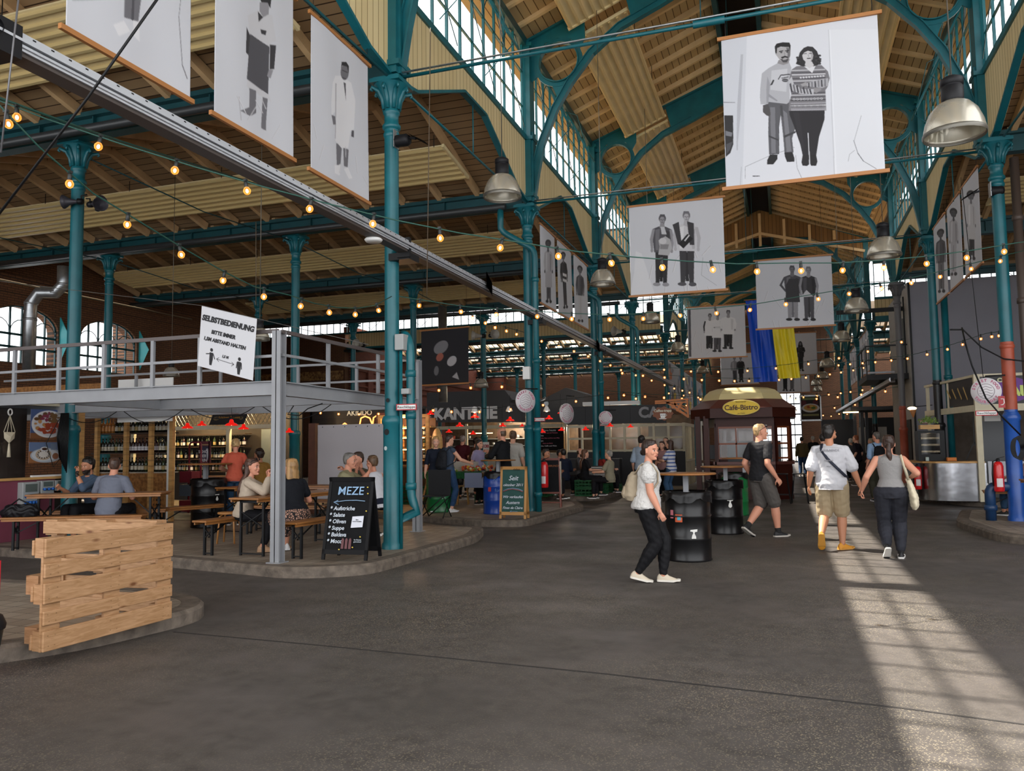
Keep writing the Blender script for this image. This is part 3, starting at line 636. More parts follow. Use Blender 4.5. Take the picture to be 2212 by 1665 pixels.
wn.box(-11.5, -9.4, 65.3, 65.35, 3.2, 3.26); wn = wn.build('window_50', TEALD); struct(wn, 'arched far window glowing pale over the coffee stall', 'window')
g = MB(); g.box(-11.5, -9.4, 65.36, 65.37, 2.5, 4.4); g.build('glass', GLASS, wn)
# boarded gable in the nave at the crossing
gb = MB()
y = 38.7
gb.xz([(-5.2, 9.75), (-3.9, 10.5), (-2.8, 11.0), (XC, 11.2), (1.35, 11.0), (2.45, 10.5), (3.75, 9.75), (3.75, 10.7), (XC, 12.5), (-5.2, 10.7)], y-.05, y+.05)
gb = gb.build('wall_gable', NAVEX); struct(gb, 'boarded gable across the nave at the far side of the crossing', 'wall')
bt = MB()
for x in (-3.9, -2.9, -1.8, XC, .35, 1.45, 2.5): bt.box(x-.06, x+.06, y-.16, y-.05, 10.75, 12.3-abs(x-XC)*.35)
bt.beam((-5.2, y-.1, 10.1), (XC, y-.1, 11.35), .1, .12); bt.beam((XC, y-.1, 11.35), (3.75, y-.1, 10.1), .1, .12); bt.build('batten', CREAM, gb)
# right outer wall
wr = MB(); wr.box(16, 16.3, 8, 66, 0, 8.5); struct(wr.build('wall_right', BRKY), 'brick outer wall of the right aisle', 'brick wall')
# ================================================================ hanging heaters, lamps, track
HEAT = mat('heater_enamel', 'e8d6a6', .4, var=.06, scale=2)
def heater(name, label, p, q, w, tilt, up, group=None, gap=False):
    "ribbed radiant strip from p to q; w across, ribs run its length"
    p, q = V(p), V(q); o = thing(name, label, 'radiant heater', p, 0, group); d = (q-p); L = d.length; d.normalize()
    a = V(tilt).normalized(); n = d.cross(a).normalized()
    if n.z > 0: n = -n
    b = MB(); h = .03
    def pt(t, s, k): return d*t + a*s + n*k
    b.add([pt(0, -w/2, 0), pt(L, -w/2, 0), pt(L, w/2, 0), pt(0, w/2, 0), pt(0, -w/2, -h), pt(L, -w/2, -h), pt(L, w/2, -h), pt(0, w/2, -h)], [(0, 1, 2, 3), (7, 6, 5, 4), (0, 4, 5, 1), (1, 5, 6, 2), (2, 6, 7, 3), (3, 7, 4, 0)])
    b.build('panel', HEAT, o)
    r = MB(); m = 7
    for i in range(m):
        s = -w/2+.06+i*(w-.12)/(m-1); r.beam(pt(.02, s, .03), pt(L-.02, s, .03), .05, .06, up=n)
    r.build('heating_pipe', mat('heater_pipe', 'cfba86', .35), o)
    for t in (0, L): e = MB(); e.beam(pt(t, -w/2-.02, .0), pt(t, w/2+.02, .0), .05, .07, up=n); e.build('header', HEAT, o)
    k = MB()
    for t in np.arange(1, L, 2.6):
        for s in (-w/2, w/2): k.tube([pt(t, s, 0), pt(t, s, 0)+V((0, 0, up))], .008, 5)
    k.build('hanger', BLACK, o); return o
for k, x0, x1 in ((0, -21.5, -6.2), (1, -20.5, -6.3), (2, -21.8, -6.8), (3, -21, -7)):
    m = (ROW[k]+ROW[k+1])/2
    heater('radiant_heater', 'long ribbed cream heater under the aisle roof, bay %s from the front' % ORD[k], (x0, m+1.55, 7.5), (x1, m+1.55, 7.5), 1.35, (0, -1, .16), .25)
for k in (1, 2): heater('radiant_heater', 'ribbed cream heater under the right aisle roof, %s bay' % ORD[k], (5, (ROW[k]+ROW[k+1])/2+1.55, 7.5), (15, (ROW[k]+ROW[k+1])/2+1.55, 7.5), 1.35, (0, -1, .16), .25)
sl_ = (ZR-ZE)/4.575
for side, s in (('left', 1), ('right', -1)):
    for i, (a, b) in enumerate(((1.5, 16.5), (17, 23.1), (23.5, 29.5))):
        x = XC-2.85*s
        heater('radiant_heater', 'wide ribbed cream heater high under the nave roof, %s side, %s length' % (side, ORD[i]), (x, a, 10.98), (x, b, 10.98), 1.3, (1, 0, sl_*s), .35)
def roofz(x, y):
    if XL < x < XR: return ZE+.1+(4.575-abs(x-XC))*(ZR-ZE)/4.575
    for k in range(-1, 9):
        if ROW[k] <= y < ROW[k+1]: return 9.8 if k == 4 else z_r(y, ROW[k], ROW[k+1])+.18
    return 7.3
def lamp(label, px, py, D, w, group=None, ceil=None):
    d = _r*((px-1106)/FPX) - _u*((py-832.5)/FPX) + _w; c = EYE+d*D; R = w*D/FPX/2
    o = thing('bell_lamp', label, 'hanging lamp', c, 0, group)      # origin: centre of the rim
    s = MB(); s.lathe([(R, 0), (R*.99, R*.12), (R*.93, R*.42), (R*.78, R*.8), (R*.55, R*1.08), (R*.34, R*1.2), (R*.34, R*1.17), (R*.52, R*1.05), (R*.75, R*.78), (R*.9, R*.41), (R*.96, R*.12), (R*.97, 0), (R, 0)], n=28); s.build('lamp_shade', LSH, o)
    r = MB(); r.lathe([(R*1.0, -.015), (R*1.02, 0), (R*1.02, .02), (R*.99, .03), (R*.96, .0), (R, -.015)], n=28); r.build('rim', mat('lamp_rim', '6d6a62', .4, .6), o)
    h = MB(); h.lathe([(0, R*1.15), (R*.34, R*1.15), (R*.36, R*1.25), (R*.36, R*1.7), (R*.33, R*1.72), (R*.33, R*1.76), (R*.37, R*1.78), (R*.37, R*2.0), (R*.2, R*2.1), (0, R*2.1)], n=20); h.build('ballast_housing', BLACKP, o)
    zc = ceil or roofz(c.x, c.y)
    k = MB(); k.tube([(0, 0, R*2.1), (0, 0, zc-c.z)], .007, 5); k.build('chain', mat('lamp_chain', '6b6459', .5, .5), o)
    b = MB(); b.ball((0, 0, R*.55), (R*.16, R*.16, R*.3), 10); b.build('bulb', WHITE, o)
    return o
LSH = mat('ribbed_acrylic_shade', 'd8d2bf', .25)
def _lsh():
    nt = LSH.node_tree; p = nt.nodes['Principled BSDF']; p.inputs['Metallic'].default_value = .55; p.inputs['Base Color'].default_value = hx('cfc9ba')
    N = nt.nodes.new; t = N('ShaderNodeBsdfTransparent'); t.inputs[0].default_value = (.9, .88, .8, 1); x = N('ShaderNodeMixShader'); x.inputs[0].default_value = .3
    nt.links.new(p.outputs[0], x.inputs[1]); nt.links.new(t.outputs[0], x.inputs[2]); nt.links.new(x.outputs[0], nt.nodes['Material Output'].inputs[0])
_lsh()
for l, *a in [('bell lamp hanging right of the nearest column under the clerestory', 1085, 425, 11.2, 82), ('largest bell lamp, hanging at upper right beside the couple banner', 2062, 292, 7.6, 124),
    ('bell lamp left of the banner with two women, over the third narrow picture', 1302, 614, 16.9, 55), ('bell lamp hanging right of the banner pair, before the white wall on the right', 1910, 553, 13.1, 70),
    ('bell lamp under the lower left corner of the two women banner', 1405, 696, 22, 41), ('bell lamp below and left of the right lamp, near the apron couple banner', 1850, 672, 19, 50),
    ('small bell lamp left of the three women banner', 1465, 758, 27.5, 33), ('small bell lamp right of the flag', 1818, 736, 24.5, 38),
    ('tiny bell lamp over the picture wall, left of the flag', 1518, 805, 36, 26), ('bell lamp low beside the yellow flag panel', 1787, 792, 31, 32),
    ('bell lamp above the food picture, right of the far banner', 1776, 818, 36, 28), ('lowest far bell lamp, above the food picture', 1764, 832, 43, 24), ('far bell lamp right of the gate, topmost of the three low ones', 1766, 845, 48, 20),
    ('bell lamp hanging over the dark kitchen stall', 1039, 836, 24.5, 32), ('bell lamp partly behind the second nave column', 1163, 842, 30, 19),
    ('bell lamp half hidden behind the self-service sign', 561, 733, 12.2, 42), ('bell lamp behind the grey rail before the brick wall', 370, 812, 17.5, 33)]: lamp(l, *a)
# lighting track along the columns
def track(name, label, X, y0, y1, z, s):
    o = thing(name, label, 'cable track', (X, y0, z)); L = y1-y0; n = int(L/.1)
    b = MB(); b.box(-.075, .075, 0, L, -.05, .0); b.box(-.075, -.06, 0, L, 0, .1); b.box(.06, .075, 0, L, 0, .1); b.build('tray', mat('track_dark', '4c4440', .55), o)
    r = MB()
    for xx, zz in ((.095, .07), (.115, .04), (.095, .01)): r.box(xx*s-.012, xx*s+.012, 0, L, zz-.008, zz+.012)
    r.box(*sorted((.075*s, .095*s)), 0, L, -.02, .11)
    r.build('aluminium_rail', mat('aluminium', 'c3c6cb', .3, .6), o)
    h = MB()
    for i in range(min(n, 180)): h.box(*sorted((.094*s, .097*s)), .1+i*.15, .125+i*.15, .085, .1)
    h.build('slots', BLACK, o); return o
t = track('lighting_track', 'long aluminium lighting track fixed along the left nave columns', -5.02, 3.2, 38.5, 4.36, 1)
m_ = MB(); m_.box(-.22, .12, .35, .75, -.1, .14); m_.lathe([(.05, -.01), (.05, .01)], (.13, .55, .05), 12, ax='x'); m_.build('gear_box', BLACKP, t)
c = MB()
for k in (1, 2, 3, 4): c.box(-.25, .08, ROW[k]-3.2-.16, ROW[k]-3.2+.16, -.14, -.04); c.box(-.1, .1, ROW[k]-3.2-.2, ROW[k]-3.2-.14, -.12, .16)
c.build('clamp', BLACK, t)
w_ = MB()
w_.add([(.14, 9.8, .02), (.14, 10.1, -.12), (.14, 10.1, .12), (.14, 9.8, .28)], [(0, 1, 2, 3), (3, 2, 1, 0)]); w_.add([(.14, 18.5, -.1), (.14, 18.9, -.2), (.14, 18.9, .05), (.14, 18.5, .15)], [(0, 1, 2, 3), (3, 2, 1, 0)])
w_.build('paper_tag', mat('pink_board', 'cda99a', .7), t)
sd_ = MB(); sd_.lathe([(0, -.08), (.1, -.08), (.12, -.05), (.1, -.03), (0, -.03)], (-.02, 6.0, -.02), 20); sd_.build('smoke_detector', WHITE, t)
track('lighting_track', 'far lighting track along the right nave columns near the food picture', XR-.25, 30, 60, 3.6, -1)
# ================================================================ banners
INK = ['1b1a1c', '2c2b2e', '3d3c40', '55545a', '77767c', '9a999f', 'bdbcc2', 'd6d6db', 'ececf0']
CLOTH = 'd9dbe2'
def person2d(cx, y0, h, hair=1, face=5, top=3, leg=1, shoe=0, arm=None, w=1.0, coat=0, apron=None, skirt=False, lean=0, long=False, arms='down', bare=False):
    "a standing figure for a printed picture; cx centre, y0 crown, h height"
    a = arm if arm is not None else top; S = []; X = lambda u: cx+u*h*w; Y = lambda v: y0+v*h
    P = lambda c, pts: S.append((INK[c], [(X(u)+lean*h*(v-.5), Y(v)) for u, v in pts]))
    lc = 5 if bare else leg
    P(lc, [(-.085, .5), (.0, .5), (-.005, .72), (-.025, .95), (-.075, .95), (-.08, .72)]); P(lc, [(.0, .5), (.085, .5), (.08, .72), (.075, .95), (.025, .95), (.01, .72)])
    P(max(0, lc-1), [(-.01, .55), (.01, .55), (.012, .72), (.02, .93), (-.02, .93), (-.012, .72)])
    S.append((INK[shoe], 'e', X(-.06)+lean*h*.5, Y(.97), .05*h*w, .025*h)); S.append((INK[shoe], 'e', X(.06)+lean*h*.5, Y(.97), .045*h*w, .027*h))
    if skirt: P(leg, [(-.09, .48), (.09, .48), (.12, .74), (-.12, .74)])
    if coat: P(top, [(-.1, .3), (.1, .3), (.115, .55), (.12, .3+coat), (-.12, .3+coat), (-.115, .5)])
    P(top, [(-.045, .17), (.045, .17), (.13, .21), (.12, .36), (.1, .53), (-.1, .53), (-.12, .36), (-.13, .21)])
    P(min(8, top+1), [(-.09, .22), (-.03, .2), (-.04, .5), (-.08, .5)]); P(max(0, top-1), [(.05, .22), (.1, .24), (.09, .5), (.06, .5)])
    if arms == 'cross':
        P(a, [(-.13, .21), (-.1, .2), (-.09, .31), (.1, .33), (.1, .37), (-.12, .37), (-.15, .33)]); P(max(a-1, 0), [(.13, .21), (.16, .33), (.1, .4), (-.07, .4), (-.07, .365), (.09, .35), (.1, .22)])
        S.append((INK[face], 'e', X(-.07), Y(.385), .022*h, .014*h)); S.append((INK[face], 'e', X(.09), Y(.345), .022*h, .014*h))
    elif arms == 'hip':
        P(a, [(-.13, .21), (-.1, .21), (-.16, .35), (-.09, .46), (-.11, .48), (-.2, .36)]); P(a, [(.13, .21), (.1, .21), (.12, .36), (.1, .5), (.13, .5), (.155, .36)])
    else:
        for s in (-1, 1): P(a, [(s*.13, .21), (s*.095, .21), (s*.12, .36), (s*.115, .48), (s*.145, .48), (s*.16, .35)]); S.append((INK[face], 'e', X(s*.13)+0, Y(.505), .018*h*w, .028*h))
    if apron is not None: P(apron, [(-.05, .24), (.05, .24), (.1, .36), (.11, .66), (-.11, .66), (-.1, .36)])
    P(face, [(-.025, .12), (.025, .12), (.035, .185), (0, .205), (-.035, .185)])
    if long: P(hair, [(-.055, .03), (.055, .03), (.085, .17), (.06, .19), (-.06, .19), (-.085, .17)])
    hx_ = X(0)+lean*h*-.4
    S.append((INK[hair], 'e', hx_, Y(.058), .05*h, .058*h)); S.append((INK[face], 'e', hx_, Y(.085), .037*h, .055*h)); S.append((INK[max(0, face-1)], 'e', hx_+.018*h, Y(.09), .018*h, .045*h)); S.append((INK[face], 'e', hx_-.003*h, Y(.085), .03*h, .05*h))
    P(hair, [(-.042, .05), (-.03, .0), (.03, .0), (.042, .05), (.02, .035), (-.02, .035)])
    for s in (-1, 1): S.append((INK[1], 'l', (hx_+(s*.016-.009)*h, Y(.073)), (hx_+(s*.016+.009)*h, Y(.073)), .006*h))
    S.append((INK[2], 'l', (hx_-.012*h, Y(.112)), (hx_+.012*h, Y(.112)), .006*h)); S.append((INK[3], 'l', (hx_, Y(.08)), (hx_+.004*h, Y(.096)), .006*h))
    return S
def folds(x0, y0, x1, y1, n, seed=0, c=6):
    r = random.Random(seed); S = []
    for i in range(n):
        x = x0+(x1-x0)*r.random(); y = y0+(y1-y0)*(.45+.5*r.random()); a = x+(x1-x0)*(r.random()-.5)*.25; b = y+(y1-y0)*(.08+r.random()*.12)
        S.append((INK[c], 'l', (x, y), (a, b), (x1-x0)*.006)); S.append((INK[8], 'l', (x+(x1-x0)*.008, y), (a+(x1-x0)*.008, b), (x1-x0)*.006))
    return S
OAK = mat('oak_rod', 'a8703c', .5)
def banner(label, A, B, zt, zb, px, shapes, cat='banner', n=150, group=None, rods=True, base=CLOTH, name='photo_banner', tz=.25):
    "A, B: the two top corners in plan"
    A, B = V((A[0], A[1], zt)), V((B[0], B[1], zt)); o = thing(name, label, cat, A, 0, group); e = B-A; L = e.length; d = e.normalized(); nn = V((-d.y, d.x, 0))
    picture('printed_cloth', o, (0, 0, -.02), tuple(e+V((0, 0, -.02))), (0, 0, zb-zt+.02), px, shapes, base, n, int(n*abs(zb-zt)/L*1.0), wave=.009)
    if rods:
        for nm_, z in (('top_rod', 0), ('bottom_rod', zb-zt)):
            r = MB(); r.beam(-d*.05+V((0, 0, z)), e+d*.05+V((0, 0, z)), .035, .045); r.build(nm_, OAK, o)
        c = MB()
        for t in (.03, .97): c.tube([e*t, e*t+V((0, 0, tz))], .004, 4)
        c.build('hanging_cord', BLACK, o)
    return o
# large portrait banner: a man with a moustache and a curly-haired woman
B1 = [(1558, 82), (1895, 27), (1900, 370), (1556, 410)]
def q(z, ox, oy, s): return [(ox+a/s, oy+b/s) for a, b in z]
Q = lambda *z: q(z, 1560, 60, 4.625)
S1 = [('cdd0d8', Q((-10, 100), (260, 60), (150, 1650), (-20, 1650))), ('b4b6be', Q((190, 250), (215, 250), (160, 900), (125, 1150), (120, 1240), (105, 1240), (130, 800))),
      ('8f9098', Q((-10, 740), (110, 745), (110, 752), (-10, 750))), ('2b2a2c', Q((-10, 880), (85, 882), (75, 1180), (40, 1270), (-10, 1310))), ('77787e', Q((0, 1040), (70, 1060), (60, 1100), (0, 1090))), ('4b4b50', Q((0, 1180), (70, 1150), (40, 1230), (0, 1280))),
      ('dfe1e7', Q((1080, 0), (1560, 0), (1570, 1650), (1090, 1650))), ('c3c5cc', Q((1076, 0), (1084, 0), (1092, 1490), (1082, 1490))), ('e6e8ee', Q((1088, 0), (1098, 0), (1110, 1490), (1094, 1490))),
      ('9a9ca3', 'l', *Q((1365, 890), (1290, 1140)), 1.0), ('6d6f76', 'l', *Q((1285, 1140), (1320, 1270)), 1.2), ('5e6067', 'l', *Q((1320, 1270), (1370, 1350)), 1.6), ('6d6f76', 'l', *Q((1370, 1350), (1490, 1430)), 1.1),
      ('a2a4ab', 'l', *Q((1290, 1240), (1240, 1280)), 1.0), ('a2a4ab', 'l', *Q((1240, 1280), (1225, 1350)), 1.0), ('9fa1a8', 'l', *Q((440, 1300), (190, 1410)), 1.2), ('9fa1a8', 'l', *Q((190, 1410), (185, 1530)), 1.2), ('a5a7ae', 'l', *Q((130, 1600), (150, 1410)), 1.0), ('8a8c92', 'l', *Q((710, 1290), (720, 1420)), 1.0), ('8a8c92', 'l', *Q((720, 1420), (770, 1540)), 1.1),
      ('8a8c92', 'l', *Q((440, 1300), (700, 1210)), 1.0), ('303036', Q((262, 1500), (335, 1500), (338, 1507), (264, 1510))),
      # man: jeans, shoes, sweatshirt
      ('57575c', Q((450, 740), (680, 745), (720, 1000), (700, 1060), (680, 1120), (690, 1260), (600, 1285), (590, 1080), (575, 880), (555, 1000), (545, 1280), (440, 1285), (440, 1080), (450, 900))),
      ('76767c', Q((470, 800), (520, 800), (510, 1270), (465, 1270))), ('76767c', Q((600, 830), (640, 860), (670, 1250), (620, 1260))), ('454549', Q((570, 780), (595, 780), (600, 900), (575, 890))), ('3c3c40', Q((440, 1085), (545, 1130), (545, 1145), (440, 1105))), ('3c3c40', Q((600, 1090), (720, 1040), (720, 1060), (600, 1115))),
      ('1d1c1f', Q((450, 1285), (527, 1285), (525, 1330), (480, 1385), (415, 1385), (420, 1340))), ('1d1c1f', Q((597, 1262), (680, 1258), (697, 1320), (695, 1355), (620, 1360), (600, 1300))),
      ('aeafb5', Q((470, 395), (560, 345), (680, 330), (700, 390), (680, 500), (672, 740), (640, 765), (450, 745), (445, 770), (375, 770), (370, 700), (378, 600), (400, 450))),
      ('c2c3c9', Q((500, 420), (660, 400), (640, 640), (480, 620))), ('97989e', Q((455, 480), (478, 560), (455, 760), (435, 760), (440, 600))), ('2a2a2d', Q((478, 575), (510, 515), (525, 520), (500, 570))), ('8f9096', Q((460, 660), (550, 730), (540, 740), (455, 690))),
      ('3a3a3e', 'l', *Q((565, 510), (590, 470)), 2.2), ('3a3a3e', 'l', *Q((592, 468), (680, 458)), 2.4), ('3a3a3e', 'l', *Q((600, 498), (665, 485)), 1.8), ('46464a', 'e', *Q((632, 520))[0], 7, 4), ('8d8e94', 'l', *Q((605, 520), (660, 520)), 1.0),
      ('4c4a4c', Q((398, 780), (450, 765), (470, 830), (472, 880), (455, 893), (430, 885), (395, 850))),
      ('8c8a8c', Q((575, 310), (690, 300), (670, 345), (620, 362), (560, 345))), ('a9a7a9', Q((545, 180), (700, 170), (698, 250), (680, 310), (640, 335), (590, 315), (560, 270), (545, 250))),
      ('6f6d70', Q((655, 180), (698, 180), (692, 270), (660, 320), (668, 250))), ('1a191b', Q((545, 245), (540, 170), (560, 140), (620, 125), (690, 128), (702, 160), (695, 215), (685, 175), (600, 172), (565, 185), (558, 240))),
      ('1c1b1e', Q((598, 280), (640, 266), (672, 275), (665, 290), (640, 283), (610, 297))), ('5a585b', 'l', *Q((615, 302), (650, 298)), 1.4), ('201f22', 'l', *Q((585, 222), (622, 214)), 2.2), ('201f22', 'l', *Q((645, 215), (680, 208)), 2.2), ('302f32', 'e', *Q((605, 232))[0], 2.6, 1.4), ('302f32', 'e', *Q((664, 226))[0], 2.6, 1.4), ('8a888b', 'l', *Q((634, 232), (640, 262)), 1.6),
      ('48474a', Q((590, 300), (680, 300), (655, 335), (620, 335))), ('a09ea0', Q((615, 296), (655, 292), (650, 306), (620, 310))),
      # woman: trousers, boots, patterned jumper, hair
      ('232126', Q((660, 820), (1015, 820), (1010, 920), (950, 1100), (915, 1290), (780, 1290), (760, 1180), (700, 980), (665, 880))), ('d2d4da', Q((838, 1060), (846, 1060), (850, 1290), (842, 1290))), ('2b292e', Q((700, 850), (760, 850), (800, 1200), (780, 1260))),
      ('201d20', Q((780, 1285), (843, 1285), (842, 1380), (820, 1398), (775, 1395), (765, 1360))), ('201d20', Q((850, 1285), (915, 1285), (925, 1350), (910, 1395), (860, 1395), (850, 1370))),
      ('77757a', Q((750, 375), (830, 365), (1000, 365), (1060, 430), (1075, 500), (1050, 590), (1030, 620), (1030, 830), (655, 835), (665, 740), (690, 680), (670, 520), (700, 410)))]
for i, (y, c) in enumerate([(405, 'b9b9be'), (430, '525157'), (450, 'c6c6cb'), (490, '4b4a50'), (515, 'bcbcc1'), (535, '5c5b61'), (640, '4e4d53'), (662, 'b4b4b9'), (680, '55545a'), (715, '3f3e44'), (745, '9d9ca2'), (770, 'c2c2c7'), (795, '8f8e94'), (812, 'a8a7ad')]):
    S1.append((c, Q((680 if y > 640 else 700, y+8), (1035 if y < 600 else 1030, y-2), (1035 if y < 600 else 1030, y+10), (680 if y > 640 else 700, y+20))))
for i in range(9):
    S1.append(('d0d0d5', 'e', *Q((790+i*28, 492-i*2))[0], 2.4, 1.8)); S1.append(('c4c4c9', 'e', *Q((715+i*34, 716-i))[0], 3, 2.2)); S1.append(('3d3c42', 'e', *Q((715+i*34, 716-i))[0], 1.4, 1))
for i in range(22): S1.append(('4a494f', 'l', *Q((690+i*15, 775), (690+i*15, 800)), .9))
S1 += [('b8b8bd', Q((700, 480), (720, 560), (800, 610), (920, 610), (910, 665), (780, 660), (690, 620), (668, 520)))]
for i in range(7): S1.append((('3f3e44', '6a696f')[i % 2], Q((675+i*32, 560+i*9), (690+i*32, 545+i*10), (705+i*32, 640+i*4), (688+i*32, 645+i*3))))
S1 += [('a9a9ae', Q((850, 545), (1010, 505), (1060, 500), (1060, 575), (1000, 600), (850, 580)))]
for i in range(6): S1.append((('45444a', '77767c')[i % 2], Q((860+i*32, 545-i*7), (874+i*32, 541-i*7), (876+i*32, 596-i*2), (860+i*32, 594-i*2))))
S1 += [('9b999c', Q((785, 560), (845, 535), (850, 575), (800, 580))), ('8f8d90', Q((915, 600), (985, 600), (990, 620), (940, 650), (915, 640))),
       ('d9d9dd', Q((815, 365), (945, 365), (905, 445))), ('2a282b', Q((745, 350), (770, 290), (790, 230), (830, 185), (870, 168), (920, 175), (960, 220), (980, 280), (1000, 320), (985, 355), (930, 375), (810, 375))),
       ('c9c7ca', Q((812, 260), (825, 225), (860, 205), (905, 215), (922, 260), (915, 300), (890, 332), (850, 335), (822, 305))), ('c9c7ca', Q((845, 325), (905, 325), (925, 365), (880, 395), (835, 365))), ('a8a6a9', Q((895, 220), (920, 250), (915, 300), (893, 330), (900, 270))),
       ('2a282b', Q((812, 262), (822, 210), (870, 185), (915, 205), (905, 225), (870, 215), (835, 232))), ('3b393c', 'l', *Q((832, 246), (855, 243)), 1.8), ('3b393c', 'l', *Q((882, 243), (905, 240)), 1.8), ('333134', 'l', *Q((862, 295), (890, 293)), 2.4), ('97959a', 'l', *Q((872, 255), (876, 278)), 1.3)]
for i in range(11, 26):
    r = random.Random(i); S1.append((('1e1c1f', '3c3a3d')[i % 2], 'e', *Q((r.choice([760, 780, 955, 975, 990, 965])+r.uniform(-14, 14), 200+i*6))[0], 3, 2.4))
banner('largest banner, man with moustache and curly-haired woman in patterned jumper', (-.58, 10.25), (1.26, 10.25), 6.74, 4.77, B1, S1, n=330)
R2 = lambda *z: q(z, 1320, 420, 3.6867)
def two_women():
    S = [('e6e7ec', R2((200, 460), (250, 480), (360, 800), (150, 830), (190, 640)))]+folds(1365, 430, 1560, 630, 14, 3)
    S += [('a9abb2', 'l', *R2((740, 500), (730, 640)), 1), ('a9abb2', 'l', *R2((730, 640), (850, 720)), 1)]
    S += person2d(1432, 463, 158, 3, 5, 3, 1, 5, arm=5, w=1.05); S += person2d(1486, 455, 164, 4, 6, 7, 2, 3, arm=6, w=1.15, lean=.03)
    S += [(INK[2], R2((495, 240), (545, 215), (570, 380), (540, 400), (520, 320))), (INK[2], R2((610, 210), (665, 225), (670, 400), (635, 400))), ('1b1a1c', R2((545, 395), (615, 310), (660, 350), (585, 430))), ('e8e8ec', R2((590, 365), (628, 318), (634, 324), (598, 372))),
          ('cfd0d5', R2((400, 260), (430, 260), (450, 320), (410, 320))), ('b9b8bb', R2((385, 370), (440, 335), (480, 360), (495, 430), (470, 490), (385, 485), (395, 420))), ('8c8b8e', R2((400, 400), (470, 400), (460, 440), (400, 440))), ('d2d1d4', 'e', *R2((420, 375))[0], 8, 7)]
    return S
banner('second banner, two women holding a plush toy and a ring binder', (-3.0, 16.8), (-1.03, 16.8), 6.67, 4.71, [(1357, 450), (1560, 424), (1570, 622), (1365, 642)], two_women(), n=210)
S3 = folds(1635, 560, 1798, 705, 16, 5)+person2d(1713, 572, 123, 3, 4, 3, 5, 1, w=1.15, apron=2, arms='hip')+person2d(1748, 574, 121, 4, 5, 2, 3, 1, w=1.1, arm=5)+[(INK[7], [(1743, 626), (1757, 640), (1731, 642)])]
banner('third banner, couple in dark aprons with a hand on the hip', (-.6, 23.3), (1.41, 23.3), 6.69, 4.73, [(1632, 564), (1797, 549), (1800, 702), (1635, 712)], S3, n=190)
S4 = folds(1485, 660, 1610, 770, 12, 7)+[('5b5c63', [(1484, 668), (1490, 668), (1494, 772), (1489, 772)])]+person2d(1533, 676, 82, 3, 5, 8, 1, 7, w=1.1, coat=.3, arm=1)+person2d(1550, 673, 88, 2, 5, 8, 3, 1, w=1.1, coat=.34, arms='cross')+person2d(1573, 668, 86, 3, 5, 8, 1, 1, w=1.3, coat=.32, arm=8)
banner('fourth banner, three women in white work coats', (-3.25, 29.9), (-1.19, 29.9), 6.6, 4.67, [(1482, 665), (1608, 655), (1612, 768), (1488, 776)], S4, n=170)
S5 = folds(1668, 720, 1765, 810, 8, 9)+person2d(1702, 738, 68, 0, 4, 1, 1, 1, long=True)+person2d(1729, 737, 66, 0, 4, 1, 1, 0, long=True, arms='cross', coat=.2)
banner('banner right of the flag, two women with long dark hair', (-.35, 39.4), (1.57, 39.4), 6.65, 4.67, [(1668, 720), (1763, 719), (1765, 809), (1668, 812)], S5, n=120)
S6 = folds(1562, 770, 1640, 832, 6, 11)+person2d(1590, 774, 55, 1, 5, 5, 3, 1)+person2d(1603, 774, 54, 1, 5, 1, 1, 1, apron=0)
banner('banner left of the flag, two young men, one striped', (-3.2, 45.4), (-1.2, 45.4), 6.5, 4.75, [(1560, 768), (1640, 766), (1640, 832), (1560, 832)], S6, n=110)
S7 = folds(1680, 800, 1740, 848, 5, 13)+person2d(1693, 794, 50, 1, 5, 2, 0, 1)+person2d(1706, 796, 48, 1, 5, 5, 4, 1)
banner('farthest banner, figures partly behind the banner before it', (-.3, 52), (1.6, 52), 6.55, 4.6, [(1676, 790), (1738, 790), (1740, 845), (1678, 847)], S7, n=100)
